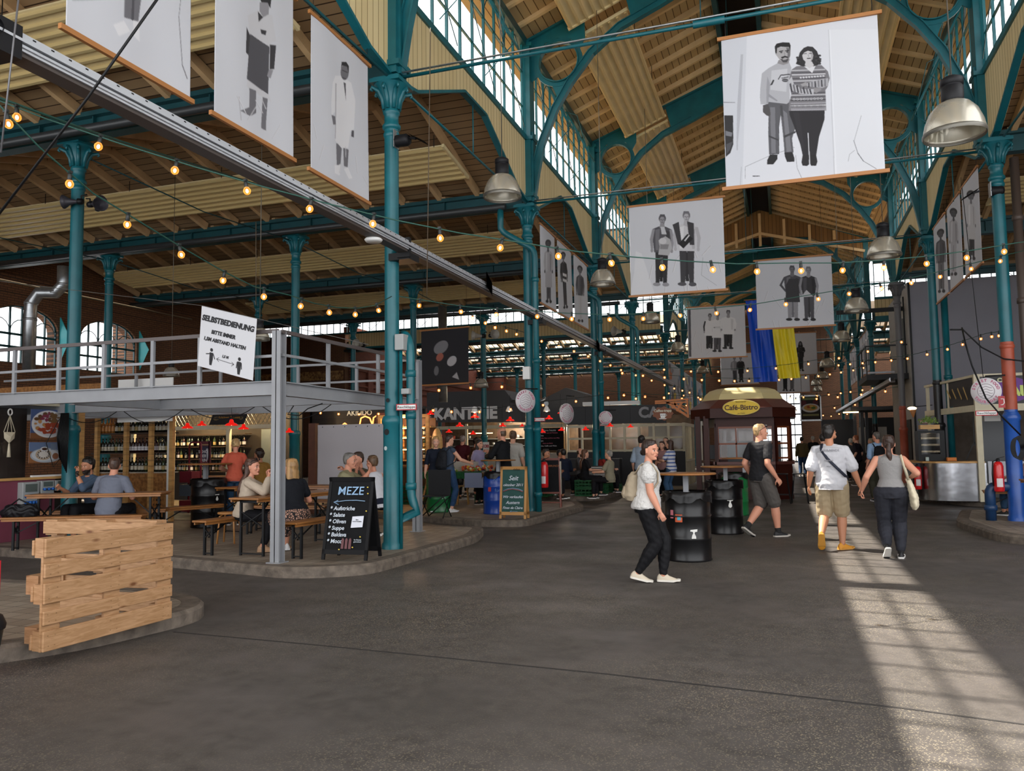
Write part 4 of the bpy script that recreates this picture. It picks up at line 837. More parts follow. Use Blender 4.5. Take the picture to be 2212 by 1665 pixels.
# narrow banners between the columns
side = [('nearest narrow banner, only jeans and pale shoes in view', 4.62, 6.02, [(140, -260), (404, 0), (404, 215), (140, 42)], lambda: [('b9bac1', [(150, 0), (230, 20), (225, 30), (150, 12)])]+[(INK[4], [(243, -60), (300, -60), (292, 30), (282, 78), (250, 62), (250, 20)]), (INK[3], [(268, -40), (274, -40), (272, 74), (266, 70)]), (INK[8], [(228, 64), (250, 66), (264, 84), (240, 82)]), (INK[8], [(270, 72), (284, 80), (286, 104), (272, 92)]), (INK[4], 'l', (384, 60), (374, 110), 1.5), (INK[4], 'l', (374, 110), (384, 170), 1.5), (INK[4], 'l', (384, 170), (396, 190), 1.5)]),
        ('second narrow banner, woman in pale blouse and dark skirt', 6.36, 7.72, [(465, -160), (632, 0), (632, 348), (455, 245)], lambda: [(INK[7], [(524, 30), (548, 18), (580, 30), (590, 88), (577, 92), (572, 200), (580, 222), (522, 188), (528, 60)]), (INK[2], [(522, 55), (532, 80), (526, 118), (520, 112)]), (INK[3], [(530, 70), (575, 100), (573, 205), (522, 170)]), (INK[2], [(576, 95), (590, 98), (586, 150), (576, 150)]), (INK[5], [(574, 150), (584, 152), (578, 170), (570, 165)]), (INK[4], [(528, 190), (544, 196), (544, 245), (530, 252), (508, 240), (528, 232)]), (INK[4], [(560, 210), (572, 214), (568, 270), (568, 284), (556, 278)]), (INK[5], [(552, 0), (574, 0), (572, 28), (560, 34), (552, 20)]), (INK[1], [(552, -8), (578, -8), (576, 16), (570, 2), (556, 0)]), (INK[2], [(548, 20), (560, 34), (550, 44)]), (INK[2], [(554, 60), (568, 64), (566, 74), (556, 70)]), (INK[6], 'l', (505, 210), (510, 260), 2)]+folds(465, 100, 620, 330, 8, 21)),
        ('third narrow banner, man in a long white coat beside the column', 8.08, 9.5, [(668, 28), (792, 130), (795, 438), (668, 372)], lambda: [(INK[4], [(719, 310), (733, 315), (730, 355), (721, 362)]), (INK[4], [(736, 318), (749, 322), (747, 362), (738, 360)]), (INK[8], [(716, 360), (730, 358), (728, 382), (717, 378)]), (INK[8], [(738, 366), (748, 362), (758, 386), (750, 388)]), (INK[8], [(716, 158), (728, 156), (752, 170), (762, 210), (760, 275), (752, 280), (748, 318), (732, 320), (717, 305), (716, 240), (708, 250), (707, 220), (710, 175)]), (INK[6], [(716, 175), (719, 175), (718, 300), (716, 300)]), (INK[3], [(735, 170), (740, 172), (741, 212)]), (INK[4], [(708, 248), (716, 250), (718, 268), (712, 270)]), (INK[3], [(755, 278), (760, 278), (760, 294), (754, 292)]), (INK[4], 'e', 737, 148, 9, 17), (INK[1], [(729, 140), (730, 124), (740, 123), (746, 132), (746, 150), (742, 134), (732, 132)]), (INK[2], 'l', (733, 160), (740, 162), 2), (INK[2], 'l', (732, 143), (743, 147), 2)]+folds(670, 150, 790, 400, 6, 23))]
for l, a, b, px, f in side: banner(l, (XL+.02, a), (XL+.02, b), 6.86, 4.9, px, f(), n=150)
for l, a, b, px, S in [('fourth narrow banner, person in a white apron, past the second column', 17.6, 18.9, [(1167, 483), (1200, 513), (1200, 672), (1167, 655)], person2d(1184, 516, 140, 2, 3, 6, 3, 1, w=.5, coat=.45)),
        ('fifth narrow banner, dark jacket with light bands', 19.1, 20.55, [(1204, 516), (1236, 545), (1236, 695), (1204, 672)], person2d(1218, 542, 125, 1, 4, 1, 2, 1, w=.45, lean=.04)+[(INK[8], [(1214, 588), (1224, 592), (1224, 598), (1214, 594)]), (INK[8], [(1214, 600), (1224, 604), (1224, 610), (1214, 606)])]),
        ('sixth narrow banner, person in a patterned jumper', 20.75, 22.35, [(1240, 550), (1270, 572), (1270, 713), (1240, 697)], person2d(1253, 572, 126, 1, 4, 3, 7, 1, w=.5))]:
    banner(l, (XL+.05, a), (XL+.05, b), 6.75, 4.86, px, S+folds(px[0][0], px[0][1], px[2][0], px[2][1], 3, int(a)), n=100)
for l, a, b, px, S in [('nearest narrow banner on the right, woman in a white coat', 19.25, 17.75, [(2077, 400), (2112, 350), (2118, 560), (2085, 600)], person2d(2098, 400, 160, 1, 4, 7, 2, 2, w=.35, coat=.4)),
        ('middle narrow banner on the right, person in pale clothes', 20.9, 19.5, [(2045, 455), (2073, 412), (2080, 610), (2055, 632)], person2d(2061, 446, 155, 1, 3, 6, 6, 2, w=.38)),
        ('far narrow banner on the right, person in dark clothes', 22.7, 21.2, [(2016, 485), (2042, 455), (2048, 636), (2023, 658)], person2d(2033, 486, 150, 1, 3, 3, 4, 2, w=.45))]:
    banner(l, (XR, a), (XR, b), 7.0, 5.05, px, S+folds(px[0][0], px[0][1], px[2][0], px[2][1], 3, int(a)), n=100)
for i, k in enumerate((5, 6)):
    for j in range(3): banner('pale narrow banner far along the right nave columns', (XR, ROW[k]+2.2+j*1.7), (XR, ROW[k]+.8+j*1.7), 6.75, 4.8, [(0, 0), (10, 0), (10, 14), (0, 14)], [(INK[3], 'e', 5, 4, 1, 1), (INK[4], [(4, 4), (6, 4), (6.5, 12), (3.5, 12)])], n=24, group='far right narrow banners')
# dark banner and the flag
banner('dark hanging picture with a pale still life, over the stalls', (-10.55, 22.3), (-8.9, 22.1), 5.15, 3.45, [(1068, 700), (1108, 718), (1108, 785), (1068, 770)], [('8b8b90', 'e', 1085, 730, 6, 8), ('b56a5a', 'e', 1084, 742, 3, 5), ('c9c9ce', 'e', 1094, 752, 4, 6), ('77777c', 'e', 1081, 758, 2, 6), ('b9b9be', [(1094, 772), (1098, 768), (1100, 778)])], base='26262c', n=100, name='dark_banner', tz=2.5)
fl_ = thing('flag', 'long blue and yellow flag hanging between the banners', 'flag', (-1.2, 31, 6.9))
def drape(name, m, x0, x1, z0, z1, par, ph=0, slant=0):
    nx, nz = 36, 30; vs = []
    for j in range(nz+1):
        for i in range(nx+1):
            u, v = i/nx, j/nz; vs.append((x0+(x1-x0)*u+slant*v+.02*sin(v*5+ph), .05*sin(u*13+v*2.5+ph)*(.4+v*.6)+.025*sin(u*23-v*4)+.04*sin(v*9+u*4), z0+(z1-z0)*v))
    b = MB(); b.add(vs, [(j*(nx+1)+i, j*(nx+1)+i+1, (j+1)*(nx+1)+i+1, (j+1)*(nx+1)+i) for j in range(nz) for i in range(nx)], True); return b.build(name, m, par)
drape('blue_panel', mat('blue_satin', '0b4fd0', .4), 0, .85, 0, -3.1, fl_, 0, .22)
drape('yellow_panel', mat('yellow_satin', 'f2df2e', .4), .86, 1.62, 0, -3.0, fl_, 2, .22)
b = MB(); b.tube([(-.05, 0, .02), (1.7, 0, .02)], .02, 8); b.build('rod', OAK, fl_)
# self service sign
o = thing('self_service_sign', 'white cloth sign reading SELBSTBEDIENUNG hanging over the grey rail', 'sign', at(432, 660, Y=8.45))
tl = at(436, 660, Y=8.45); tr = at(555, 688, Y=8.45); bl_ = at(427, 790, Y=8.45); br_ = at(553, 803, Y=8.45); e = tr-tl
picture('cloth', o, tl-o.location, tr-o.location, bl_-o.location, [(0, 0), (120, 0), (120, 120), (0, 120)],
        [('26262a', 'e', 30-2, 82, 3.2, 3.6), ('26262a', [(24, 87), (32, 87), (32, 100), (30, 112), (25, 112), (24, 100)]), ('26262a', 'l', (25, 90), (17, 92), 2), ('26262a', 'l', (32, 89), (36, 98), 2),
         ('26262a', 'e', 89, 86, 3.2, 3.6), ('26262a', [(85, 91), (93, 91), (93, 104), (91.5, 116), (86.5, 116), (85, 104)]), ('26262a', 'l', (84.5, 93), (83.5, 104), 2), ('26262a', 'l', (93.5, 93), (94.5, 104), 2),
         ('26262a', 'l', (40, 97), (78, 99), 1.1), ('26262a', 'l', (40, 97), (45, 93.5), 1.1), ('26262a', 'l', (40, 97), (45, 101), 1.1), ('26262a', 'l', (78, 99), (73, 95.5), 1.1), ('26262a', 'l', (78, 99), (73, 103), 1.1)], 'e4e5ea', 220, 220)
an = math.atan2(e.z, e.x); ux = e.normalized(); dn = (bl_-tl); INKM = mat('black_print', '26262a', .7)
EW = e.length
for s_, v, sz, u in (('SELBSTBEDIENUNG', .19, .94, .5), ('BITTE IMMER', .39, .44, .43), ('1,5M ABSTAND HALTEN', .52, .75, .46), ('1,5 M', .74, .11, .49)):
    P = tl+e*u+dn*v+V((0, -.004, 0))-o.location; text('lettering', s_, INKM, o, P, .1, ex=.001, off=.0055, fw=EW*sz).rotation_euler = (pi/2, -an, 0)
c = MB(); c.tube([tl-o.location+V((-5, .0, .85)), tl-o.location, tr-o.location, tr-o.location+V((1.6, 0, -.42))], .004, 4); c.build('wire', GALV, o)
# ================================================================ string lights
BULB = mat('warm_bulb', 'ffb060', .3, emit='ff9838', es=1.5); BULBC = mat('filament', 'fff0c8', .3, emit='ffd29a', es=9)
DEAD = mat('clear_bulb', 'cfcfcf', .1, trans=.8); SOCK = mat('bulb_socket', '1b201f', .5); CORD = mat('green_cord', '1d4a40', .5)
def _bulbmat():
    nt = BULB.node_tree; p = nt.nodes['Principled BSDF']; N = nt.nodes.new; t = N('ShaderNodeBsdfTransparent'); t.inputs[0].default_value = (1, .85, .6, 1)
    lw = N('ShaderNodeLayerWeight'); lw.inputs[0].default_value = .4; x = N('ShaderNodeMixShader'); nt.links.new(lw.outputs['Facing'], x.inputs[0])
    nt.links.new(t.outputs[0], x.inputs[1]); nt.links.new(p.outputs[0], x.inputs[2]); nt.links.new(x.outputs[0], nt.nodes['Material Output'].inputs[0])
    for m in (BULB, BULBC): m.cycles.emission_sampling = 'NONE'
_bulbmat()
def string_lights(label, pts, sp=.6, r=.032, dead=(), cord=CORD, drop=.09, off=.3, cr=.007, sag=None, group=None, lamps=None):
    pts = [V(p) for p in pts]; o = thing('string_lights', label, 'string lights', pts[0], 0, group); P0 = pts[0]
    c = MB(); c.tube([p-P0 for p in pts], cr, 5); c.build('cord', cord, o)
    B = MB(); B.lathe([(.0, -.055), (r*.6, -.05-r*.2), (r*.95, -.05-r*.8), (r, -.05-r*1.2), (r*.8, -.05-r*1.75), (r*.4, -.05-r*2.1), (0, -.05-r*2.15)][::-1], n=12)
    F = MB(); F.ball((0, 0, -.05-r*1.15), (r*.42, r*.42, r*.65), 8)
    S = MB(); S.lathe([(r*.3, .0), (r*.5, -.01), (r*.55, -.06), (r*.35, -.065)], n=10); S.beam((0, 0, 0), (0, 0, .02), .03, .03)
    mb = B.build('bulb', BULB, o); mf = F.build('filament', BULBC, mb); ms = S.build('socket', SOCK, mb)
    d = off; j = 0; first = True
    for a, b in zip(pts, pts[1:]):
        L = (b-a).length
        while d < L:
            p = a.lerp(b, d/L)-P0
            if first: mb.location = p; first = False; cur = mb
            else: cur = copy_tree(mb, o); cur.location = p
            cur.rotation_euler = (random.uniform(-.25, .25), random.uniform(-.25, .25), 0)
            d += sp*random.uniform(.94, 1.06); j += 1
        d -= L
    return o
def cat(a, b, sag, n=16): a, b = V(a), V(b); return [a.lerp(b, t)-V((0, 0, sag*4*t*(1-t))) for t in np.linspace(0, 1, n)]
def atd(x, y, D): return EYE+(_r*((x-1106)/FPX) - _u*((y-832.5)/FPX) + _w)*D
def pxpath(L): return [atd(x, y, D) for x, y, D in L]
ls = lambda ps, D0, D1: [(x, y, D0+(D1-D0)*i/(len(ps)-1)) for i, (x, y) in enumerate(ps)]
sA = ls([(-60, 195), (101, 257), (262, 311), (419, 360), (571, 404), (716, 442), (857, 476), (991, 503), (1120, 523), (1244, 543), (1366, 555), (1480, 564), (1593, 570), (1701, 568), (1807, 568), (1908, 562), (2007, 553), (2097, 541), (2187, 526), (2260, 515)], 6.0, 9.9)
string_lights('longest string of warm bulbs, across the whole aisle below the banners', pxpath(sA), .585)
sB = ls([(-60, 165), (85, 318), (202, 418), (312, 485), (404, 541), (484, 587), (549, 619), (627, 638), (678, 655), (726, 664), (770, 666), (809, 660), (846, 640)], 5.6, 11.1)
string_lights('string of bulbs falling from upper left to the nearest column', pxpath(sB), .6)
sC = ls([(862, 640), (938, 652), (1003, 662), (1072, 667), (1145, 671), (1215, 676), (1291, 679), (1372, 678), (1456, 670), (1543, 665), (1635, 656), (1730, 640), (1829, 624), (1932, 608), (2040, 584), (2151, 556), (2260, 530)], 11.3, 13.0)
string_lights('string of bulbs from the nearest column across the aisle to the right', pxpath(sC), .56)
sD = ls([(862, 700), (935, 718), (1080, 700), (1147, 722), (1258, 757), (1408, 790), (1500, 800)], 11.3, 22)
string_lights('string of bulbs running back beside the long track', pxpath(ls([(1010, 672), (1080, 703), (1147, 722), (1258, 757), (1335, 790), (1446, 830), (1500, 845)], 14, 27)), .8)
string_lights('string of bulbs from the painted right column back to the balcony', pxpath(ls([(2165, 715), (2129, 720), (2053, 745), (1971, 766), (1896, 775), (1841, 780), (1790, 785)], 16, 25)), .75)
string_lights('string of bulbs before the kitchen stall, left end over the grey frame', pxpath(ls([(918, 838), (970, 832), (1034, 828), (1080, 825), (1140, 845)], 17, 17)), .7, cord=SOCK)
string_lights('string of bare bulbs over the red lamps', pxpath(ls([(925, 876), (947, 880), (985, 882), (1063, 882), (1150, 870), (1330, 850), (1420, 858)], 17, 21)), .9, cord=SOCK)
rs = random.Random(3); zg = []
far = [('string of bulbs high before the flag and the far banners', (XL, ROW[4], 4.6), (XR, ROW[4]-1, 4.9), .55), ('string of bulbs crossing low before the yellow flag panel', (XL, ROW[3], 3.9), (XR, ROW[5], 5.0), .5),
       ('string of bulbs over the bistro kiosk roof', (XL, ROW[3], 3.2), (XR, ROW[5], 4.0), .35), ('string of bulbs from the far left column to the gate side', (XL, ROW[5], 4.1), (XR, ROW[4], 3.4), .4),
       ('string of bulbs before the food picture', (XL, ROW[6], 3.8), (XR, ROW[5], 3.4), .45), ('far string of bulbs crossing beyond the food picture', (XL, ROW[7], 4.0), (XR, ROW[6], 3.2), .45), ('farthest string of bulbs across the nave', (XL, ROW[8], 4.2), (XR, ROW[7], 3.3), .5),
       ('string of bulbs along the left stalls beyond the coffee sign', (XL+.1, ROW[4], 3.1), (XL+.6, ROW[8], 3.5), .3)]
for l, a, b, s in far: string_lights(l, cat(a, b, s), 1.0, r=.042, cr=.008, off=.2)
string_lights('string of bulbs over the wine shop, behind the grey frame', cat((-11.3, 15.5, 2.62), (-8.6, 17.5, 2.5), .12), .45, r=.03, cord=SOCK)
# loudspeakers and spotlights on the columns
def horn(label, p, a, col='35333a', sc=1.0, n=1):
    o = thing('loudspeaker', label, 'loudspeaker', p, a); b = MB(); b.lathe([(.03*sc, 0), (.05*sc, .1*sc), (.08*sc, .2*sc), (.14*sc, .3*sc), (.15*sc, .31*sc), (.11*sc, .24*sc), (.0, .15*sc)], n=18, ax='y'); b.build('horn', mat('horn_'+col, col, .5), o)
    c = MB(); c.lathe([(0, -.1*sc), (.06*sc, -.1*sc), (.07*sc, 0), (.03*sc, .02*sc)], n=14, ax='y'); c.tube([(0, -.05, 0), (0, -.05, .1), (0, -.15, .12)], .012, 6); c.build('driver', BLACK, o); return o
def barn(label, p, s=1):
    o = thing('spotlight', label, 'spotlight', p); b = MB(); b.lathe([(.08, -.02), (.09, .0), (.09, .16), (.06, .2), (0, .2)][::1], (0, 0, 0), 16, ax='x'); b.lathe([(0, -.02), (.08, -.02)], (0, 0, 0), 16, ax='x'); b.build('housing', BLACKP, o)
    c = MB(); c.add([(.2*s, -.09, .07), (.2*s, .09, .07), (.48*s, .12, -.1), (.48*s, -.12, -.1)], [(0, 1, 2, 3), (3, 2, 1, 0)]); c.beam((.18*s, 0, .03), (.3*s, 0, .0), .03, .03); c.build('flap', BLACKP, o); c = MB(); c.beam((-.02, 0, -.1), (-.02, 0, .16), .16, .015, up=(1, 0, 0)); c.build('mounting_plate', GALV, o); return o
barn('black spotlight on the nearest column below its capital', (XL+.12, ROW[1]-.05, 6.0)); barn('black spotlight on the right painted column', (XR-.16, ROW[2]-.7, 6.0), -1)
p = at(202, 432, Y=10.4)
for i, (dx, a) in enumerate(((-.2, 1.9), (.14, -1.7), (.3, -2.2))): horn(['left', 'middle', 'right'][i]+' dark loudspeaker on the column at far upper left', (p.x+dx*.9, p.y-.15, p.z-.05-.08*i), a, sc=.8)
q_ = at(1050, 725, Y=ROW[2]+5.5)
horn('left pale loudspeaker on the slim column by the dark picture', (q_.x-.12, q_.y, q_.z), 2.2, '9a968c'); horn('right pale loudspeaker on the slim column by the dark picture', (q_.x+.16, q_.y, q_.z), -2.4, '9a968c')
horn('pale loudspeaker left of the fourth nave column', (XL-.35, ROW[4]-.2, 5.8), 2.4, '9a968c', 1.3)
horn('pale loudspeaker over the grey rail before the brick wall', at(783, 745, Y=25), 3.0, '9a968c', 1.2)
# tension wires and ropes
def wire(label, pts, r=.005, m=BLACK, name='wire', catg='wire', group=None):
    b = MB(); p0 = V(pts[0]); b.tube([V(p)-p0 for p in pts], r, 5); o = b.build(name, m); o.location = p0; return tag(o, label, catg, group)
wire('thick black cable slanting across the upper left', [atd(-20, 485, 5.2), atd(190, 210, 5.0), atd(345, -10, 4.9)], .009, name='cable', catg='cable')
for l, x, y0, y1, D in [('hanging chain left of the nearest column', 553, 480, 660, 12.2), ('hanging chain right of the nearest column', 930, 60, 640, 10.2)]: wire(l, [atd(x, y0, D), atd(x-(8 if x > 900 else 0), y1, D)], .006, mat('rusty_chain', '5a4b3b', .7), 'chain', 'chain')
wire('chain hanging before the grey room wall', [atd(2078, 405, 14), atd(2130, 870, 14)], .006, BLACK, 'chain', 'chain')
wire('thin chain at the far upper left', [atd(42, -20, 5), atd(2, 330, 5)], .006, mat('grey_chain', '6d6d70', .5, .5), 'chain', 'chain')
wire('thick dark cable on the right, looping to the painted column', [atd(2052, 712, 14)]+[atd(*z, 14) for z in ((2080, 712), (2120, 750), (2168, 775), (2212, 780), (2260, 790))], .014, name='cable', catg='cable')
wire('second dark cable falling to the tied hank on the right', [atd(2078, 708, 14)]+[atd(*z, 13) for z in ((2085, 740), (2100, 790), (2130, 860), (2165, 900), (2205, 940))], .014, name='cable', catg='cable')
wire('green wire bracing crossing the upper left', [atd(-20, 205, 6), atd(170, 275, 7), atd(260, 305, 8), atd(560, 400, 10.5)], .012, CORD)
for i, k in enumerate((1, 2, 3)):                                   # tie rods of the aisle roofs with bracing
    for x, nm_ in ((-11.5, 'first'), (-17.3, 'second')):
        y0, y1 = ROW[k]+.2, ROW[k+1]
        wire('dark tie rod between the %s aisle columns, bay %s from the front' % (nm_, ORD[k]), [(x, y0, 6.75), (x, (y0+y1)/2, 6.6), (x, y1, 6.75)], .014, TEALD, 'tie_rod', 'tie rod')
for k in (0, 1, 2, 3, 5, 6, 7):
    for X, sd_n in ((XL, 'left'), (XR, 'right')):
        wire('teal tie rod under the %s nave wall, %s bay' % (sd_n, ORD[k]), [(X+.05, ROW[k]+.2, 6.93), (X+.05, ROW[k+1]-.2, 6.93)], .024, TEAL, 'tie_rod', 'tie rod')
# ================================================================ people
def remesh(mb, vox, it=2, disp=0, seed=0):
    me = bpy.data.meshes.new('t'); me.from_pydata(mb.v, [], mb.f); ob = bpy.data.objects.new('t', me)
    r = ob.modifiers.new('r', 'REMESH'); r.mode = 'VOXEL'; r.voxel_size = vox; r.use_smooth_shade = True
    if it: s = ob.modifiers.new('s', 'SMOOTH'); s.iterations = it; s.factor = .5
    out = baked(ob); bpy.data.objects.remove(ob); bpy.data.meshes.remove(me)
    if disp:
        n = len(out.vertices); co = np.empty(n*3); no = np.empty(n*3); out.vertices.foreach_get('co', co); out.vertices.foreach_get('normal', no); co = co.reshape(-1, 3); no = no.reshape(-1, 3)
        d = (np.sin(co[:, 2]*46+co[:, 0]*31+seed+2*np.sin(co[:, 0]*17+co[:, 1]*13))*np.sin(co[:, 0]*23-co[:, 2]*19+co[:, 1]*27+seed*2)+.6*np.sin(co[:, 2]*85+co[:, 1]*60+3*np.sin(co[:, 0]*25)+seed))
        co += no*(d*disp)[:, None]; out.vertices.foreach_set('co', co.ravel())
    out.polygons.foreach_set('use_smooth', [True]*len(out.polygons)); return out
def cap(mb, p, q, r1, r2, n=14, fl=None):
    "closed tapered limb segment with rounded ends"
    p, q = V(p), V(q); d = (q-p); L = d.length
    if L < 1e-5: mb.ball(p, r1, n); return
    d /= L; a = d.cross(V((0, 0, 1)))
    if a.length < .2: a = d.cross(V((0, 1, 0)))
    a.normalize(); b = d.cross(a); st = []
    for t in (-1, -.85, -.5, 0): st.append((p+d*r1*t, r1*math.sqrt(max(.001, 1-t*t))))
    st += [(p.lerp(q, t), r1+(r2-r1)*t) for t in (.33, .66)]
    for t in (0, .5, .85, 1): st.append((q+d*r2*t, r2*math.sqrt(max(.001, 1-t*t))))
    vs = [c+a*cos(2*pi*j/n)*r+b*sin(2*pi*j/n)*r for c, r in st for j in range(n)]; m = len(st)
    mb.add(vs, [(i*n+j, i*n+(j+1) % n, (i+1)*n+(j+1) % n, (i+1)*n+j) for i in range(m-1) for j in range(n)]+[list(range(n))[::-1], list(range((m-1)*n, m*n))])
def loft(mb, rings, n=24):
    "rings: (centre, x axis, y axis) ellipses"
    vs = [V(c)+V(a)*cos(2*pi*j/n)+V(b)*sin(2*pi*j/n) for c, a, b in rings for j in range(n)]; m = len(rings)
    mb.add(vs, [(i*n+j, i*n+(j+1) % n, (i+1)*n+(j+1) % n, (i+1)*n+j) for i in range(m-1) for j in range(n)]+[list(range(n))[::-1], list(range((m-1)*n, m*n))])
def ik(a, c, l1, l2, hint):
    a, c = V(a), V(c); d = c-a; L = d.length
    if L > (l1+l2)*.995: c = a+d*((l1+l2)*.995/L); d = c-a; L = d.length
    x = (l1*l1-l2*l2+L*L)/(2*L); h = math.sqrt(max(0, l1*l1-x*x)); u = d/L; hv = V(hint); hv = hv-u*hv.dot(u); hv.normalize()
    return a+u*x+hv*h, c
def hand(mb, w, d, nrm, curl=.35, s=1, side=1, pinch=0):
    "w wrist, d pointing direction, nrm palm normal; side +1 puts the thumb on d x nrm"
    w, d, nrm = V(w), V(d).normalized(), V(nrm); nrm = (nrm-d*nrm.dot(d)).normalized(); t = d.cross(nrm)*side
    loft(mb, [(w, t*.022*s, nrm*.018*s), (w+d*.03*s, t*.032*s, nrm*.016*s), (w+d*.07*s, t*.04*s, nrm*.014*s), (w+d*.092*s, t*.038*s, nrm*.011*s)], 12)
    for i, (o, L) in enumerate(((.029, .068), (.01, .078), (-.01, .072), (-.028, .056))):
        p = w+d*.088*s+t*o*s; c = curl*(1+.12*i); a = c*.7
        for k in range(3):
            dd = d*cos(a)+nrm*sin(a); q_ = p+dd*L*s*(.45, .32, .23)[k]; cap(mb, p, q_, (.0088, .0082, .0075)[k]*s, (.0082, .0075, .0065)[k]*s, 8); p = q_; a += c*(1.2, 1.0, 0)[k]
    p = w+d*.028*s+t*.026*s; dd = (d*.55+t*.75+nrm*.35).normalized(); q_ = p+dd*.04*s; cap(mb, p, q_, .012*s, .010*s, 8); dd = (d*.85+t*.25+nrm*(.3+curl*.5)).normalized(); cap(mb, q_, q_+dd*.042*s, .0098*s, .008*s, 8)
SKIN = {k: mat('skin_'+k, c, .5, spec=.35) for k, c in (('fair', 'd9a48a'), ('tan', 'b88062'), ('rosy', 'cf9278'), ('brown', '8f5f48'))}
for m in SKIN.values(): m.node_tree.nodes['Principled BSDF'].inputs['Subsurface Weight'].default_value = .0
LIP = mat('lips', 'a85f57', .45); EYEM = mat('eyes', '2a211d', .25); EYEW = mat('eye_white', 'd8d2cc', .3)
def HAIR(c): return mat('hair_'+c, c, .45, var=.35, scale=30, stretch=(1, 1, .12), bump=.5, bscale=60)
def CL(n, c, **k): k.setdefault('spec', .2); k.setdefault('bump', .25); k.setdefault('bscale', 14); return mat(n, c, k.pop('rough', .8), **k)
def person(label, x, y, z=0, rz=0, h=1.75, pel=None, lean=0, side=0, twist=0, hd=(0, 0), arms=None, legs=None, feet=((0, 0), (0, 0)), skin='fair', hair=('short', '3a2a1e'), beard=None,
           top=None, bottom=None, shoes=('22', 'ee'), body=(1, 1, 1), hands=((.35, None, None), (.35, None, None)), vox=.007, female=False, group=None, extra=None, seat=None, arm_r=1.0, headfwd=.0, thigh=1.0, neck=True):
    s = h/1.75; o = thing('person', label, 'person', (x, y, z), rad(rz), group); S = lambda p: V(p)*s
    pel = V(pel or (0, 0, .93)); ln, sd, tw = rad(lean), rad(side), rad(twist)
    R = Matrix.Rotation(tw, 3, 'Z') @ Matrix.Rotation(-ln, 3, 'X') @ Matrix.Rotation(sd, 3, 'Y')
    T = lambda p: pel + R @ V(p)                                   # torso frame
    hip, wst, chs = body; sw = .172*chs if not female else .155*chs
    sh = [T((-sw, 0, .443)), T((sw, 0, .443))]
    arms = arms or ((-.25, .05, .88, 0, -1, 0), (.25, .05, .88, 0, -1, 0)); legs = legs or ((-.1, 0, .08), (.1, 0, .08))
    A = [ik(sh[i], arms[i][:3], .285, .255, arms[i][3:6] if len(arms[i]) > 3 else (0, -1, 0)) for i in (0, 1)]
    hp = [pel+Matrix.Rotation(tw*.4, 3, 'Z') @ V((sx*.09*hip, 0, -.03)) for sx in (-1, 1)]
    Lg = [ik(hp[i], legs[i][:3], .435, .425, legs[i][3:6] if len(legs[i]) > 3 else (0, 1, 0)) for i in (0, 1)]
    hy, hp_ = rad(hd[0]), rad(hd[1]); hc = T((0, .0+headfwd, .50))+Matrix.Rotation(tw, 3, 'Z') @ V((0, .03+headfwd, .155)) if neck else T((0, .02, .66))
    HR = Matrix.Rotation(tw+hy, 3, 'Z') @ Matrix.Rotation(hp_, 3, 'X'); Hh = lambda p: hc + HR @ V(p)
    b = MB(); b.T = Matrix.Scale(s, 4)
    fem = female; RG = [(-.1, .12*hip, .10*hip, -.01), (-.02, .155*hip*(1.05 if fem else 1), .112*hip, -.015), (.06, .148*hip, .108*hip, -.008), (.17, (.118 if fem else .135)*wst, .09*wst, 0), (.3, .145*chs, (.108 if fem else .105)*chs, .015 if fem else .01), (.4, .155*chs, .098*chs, .0), (.46, .14*chs, .078*chs, -.008), (.505, .07, .058, -.002)]
    def rings(inf, lo, hi, k=1.0): return [(T((0, yo, dz)), R @ V(((rx+inf)*k, 0, 0)), R @ V((0, (ry+inf)*k, 0))) for dz, rx, ry, yo in RG if lo <= dz <= hi]
    loft(b, rings(0, -1, 1)); cap(b, T((0, -.005, .46)), Hh((0, -.02, -.07)), .062 if not fem else .052, .055 if not fem else .047)
    # head
    loft(b, [(Hh((0, -.012, .128)), HR @ V((.02, 0, 0)), HR @ V((0, .03, 0))), (Hh((0, -.012, .115)), HR @ V((.05, 0, 0)), HR @ V((0, .066, 0))), (Hh((0, -.01, .08)), HR @ V((.07, 0, 0)), HR @ V((0, .09, 0))), (Hh((0, -.005, .035)), HR @ V((.076, 0, 0)), HR @ V((0, .098, 0))),
             (Hh((0, 0, -.005)), HR @ V((.074, 0, 0)), HR @ V((0, .092, 0))), (Hh((0, .012, -.04)), HR @ V((.066, 0, 0)), HR @ V((0, .078, 0))), (Hh((0, .025, -.075)), HR @ V((.052, 0, 0)), HR @ V((0, .062, 0))), (Hh((0, .04, -.102)), HR @ V((.034, 0, 0)), HR @ V((0, .042, 0))), (Hh((0, .05, -.112)), HR @ V((.015, 0, 0)), HR @ V((0, .02, 0)))], 20)
    cap(b, Hh((0, .084, .018)), Hh((0, .1, -.022)), .006, .011, 8); b.ball(Hh((0, .096, -.026)), (.015, .01, .008), 10)
    cap(b, Hh((-.04, .078, .03)), Hh((.04, .078, .03)), .014, .014, 8); cap(b, Hh((-.018, .09, -.055)), Hh((.018, .09, -.055)), .011, .011, 8); b.ball(Hh((0, .083, -.095)), (.02, .016, .016), 8)
    for sx in (-1, 1): cap(b, Hh((sx*.076, -.005, .015)), Hh((sx*.08, .0, -.025)), .015, .01, 8); b.ball(Hh((sx*.04, .062, -.025)), .025, 8)
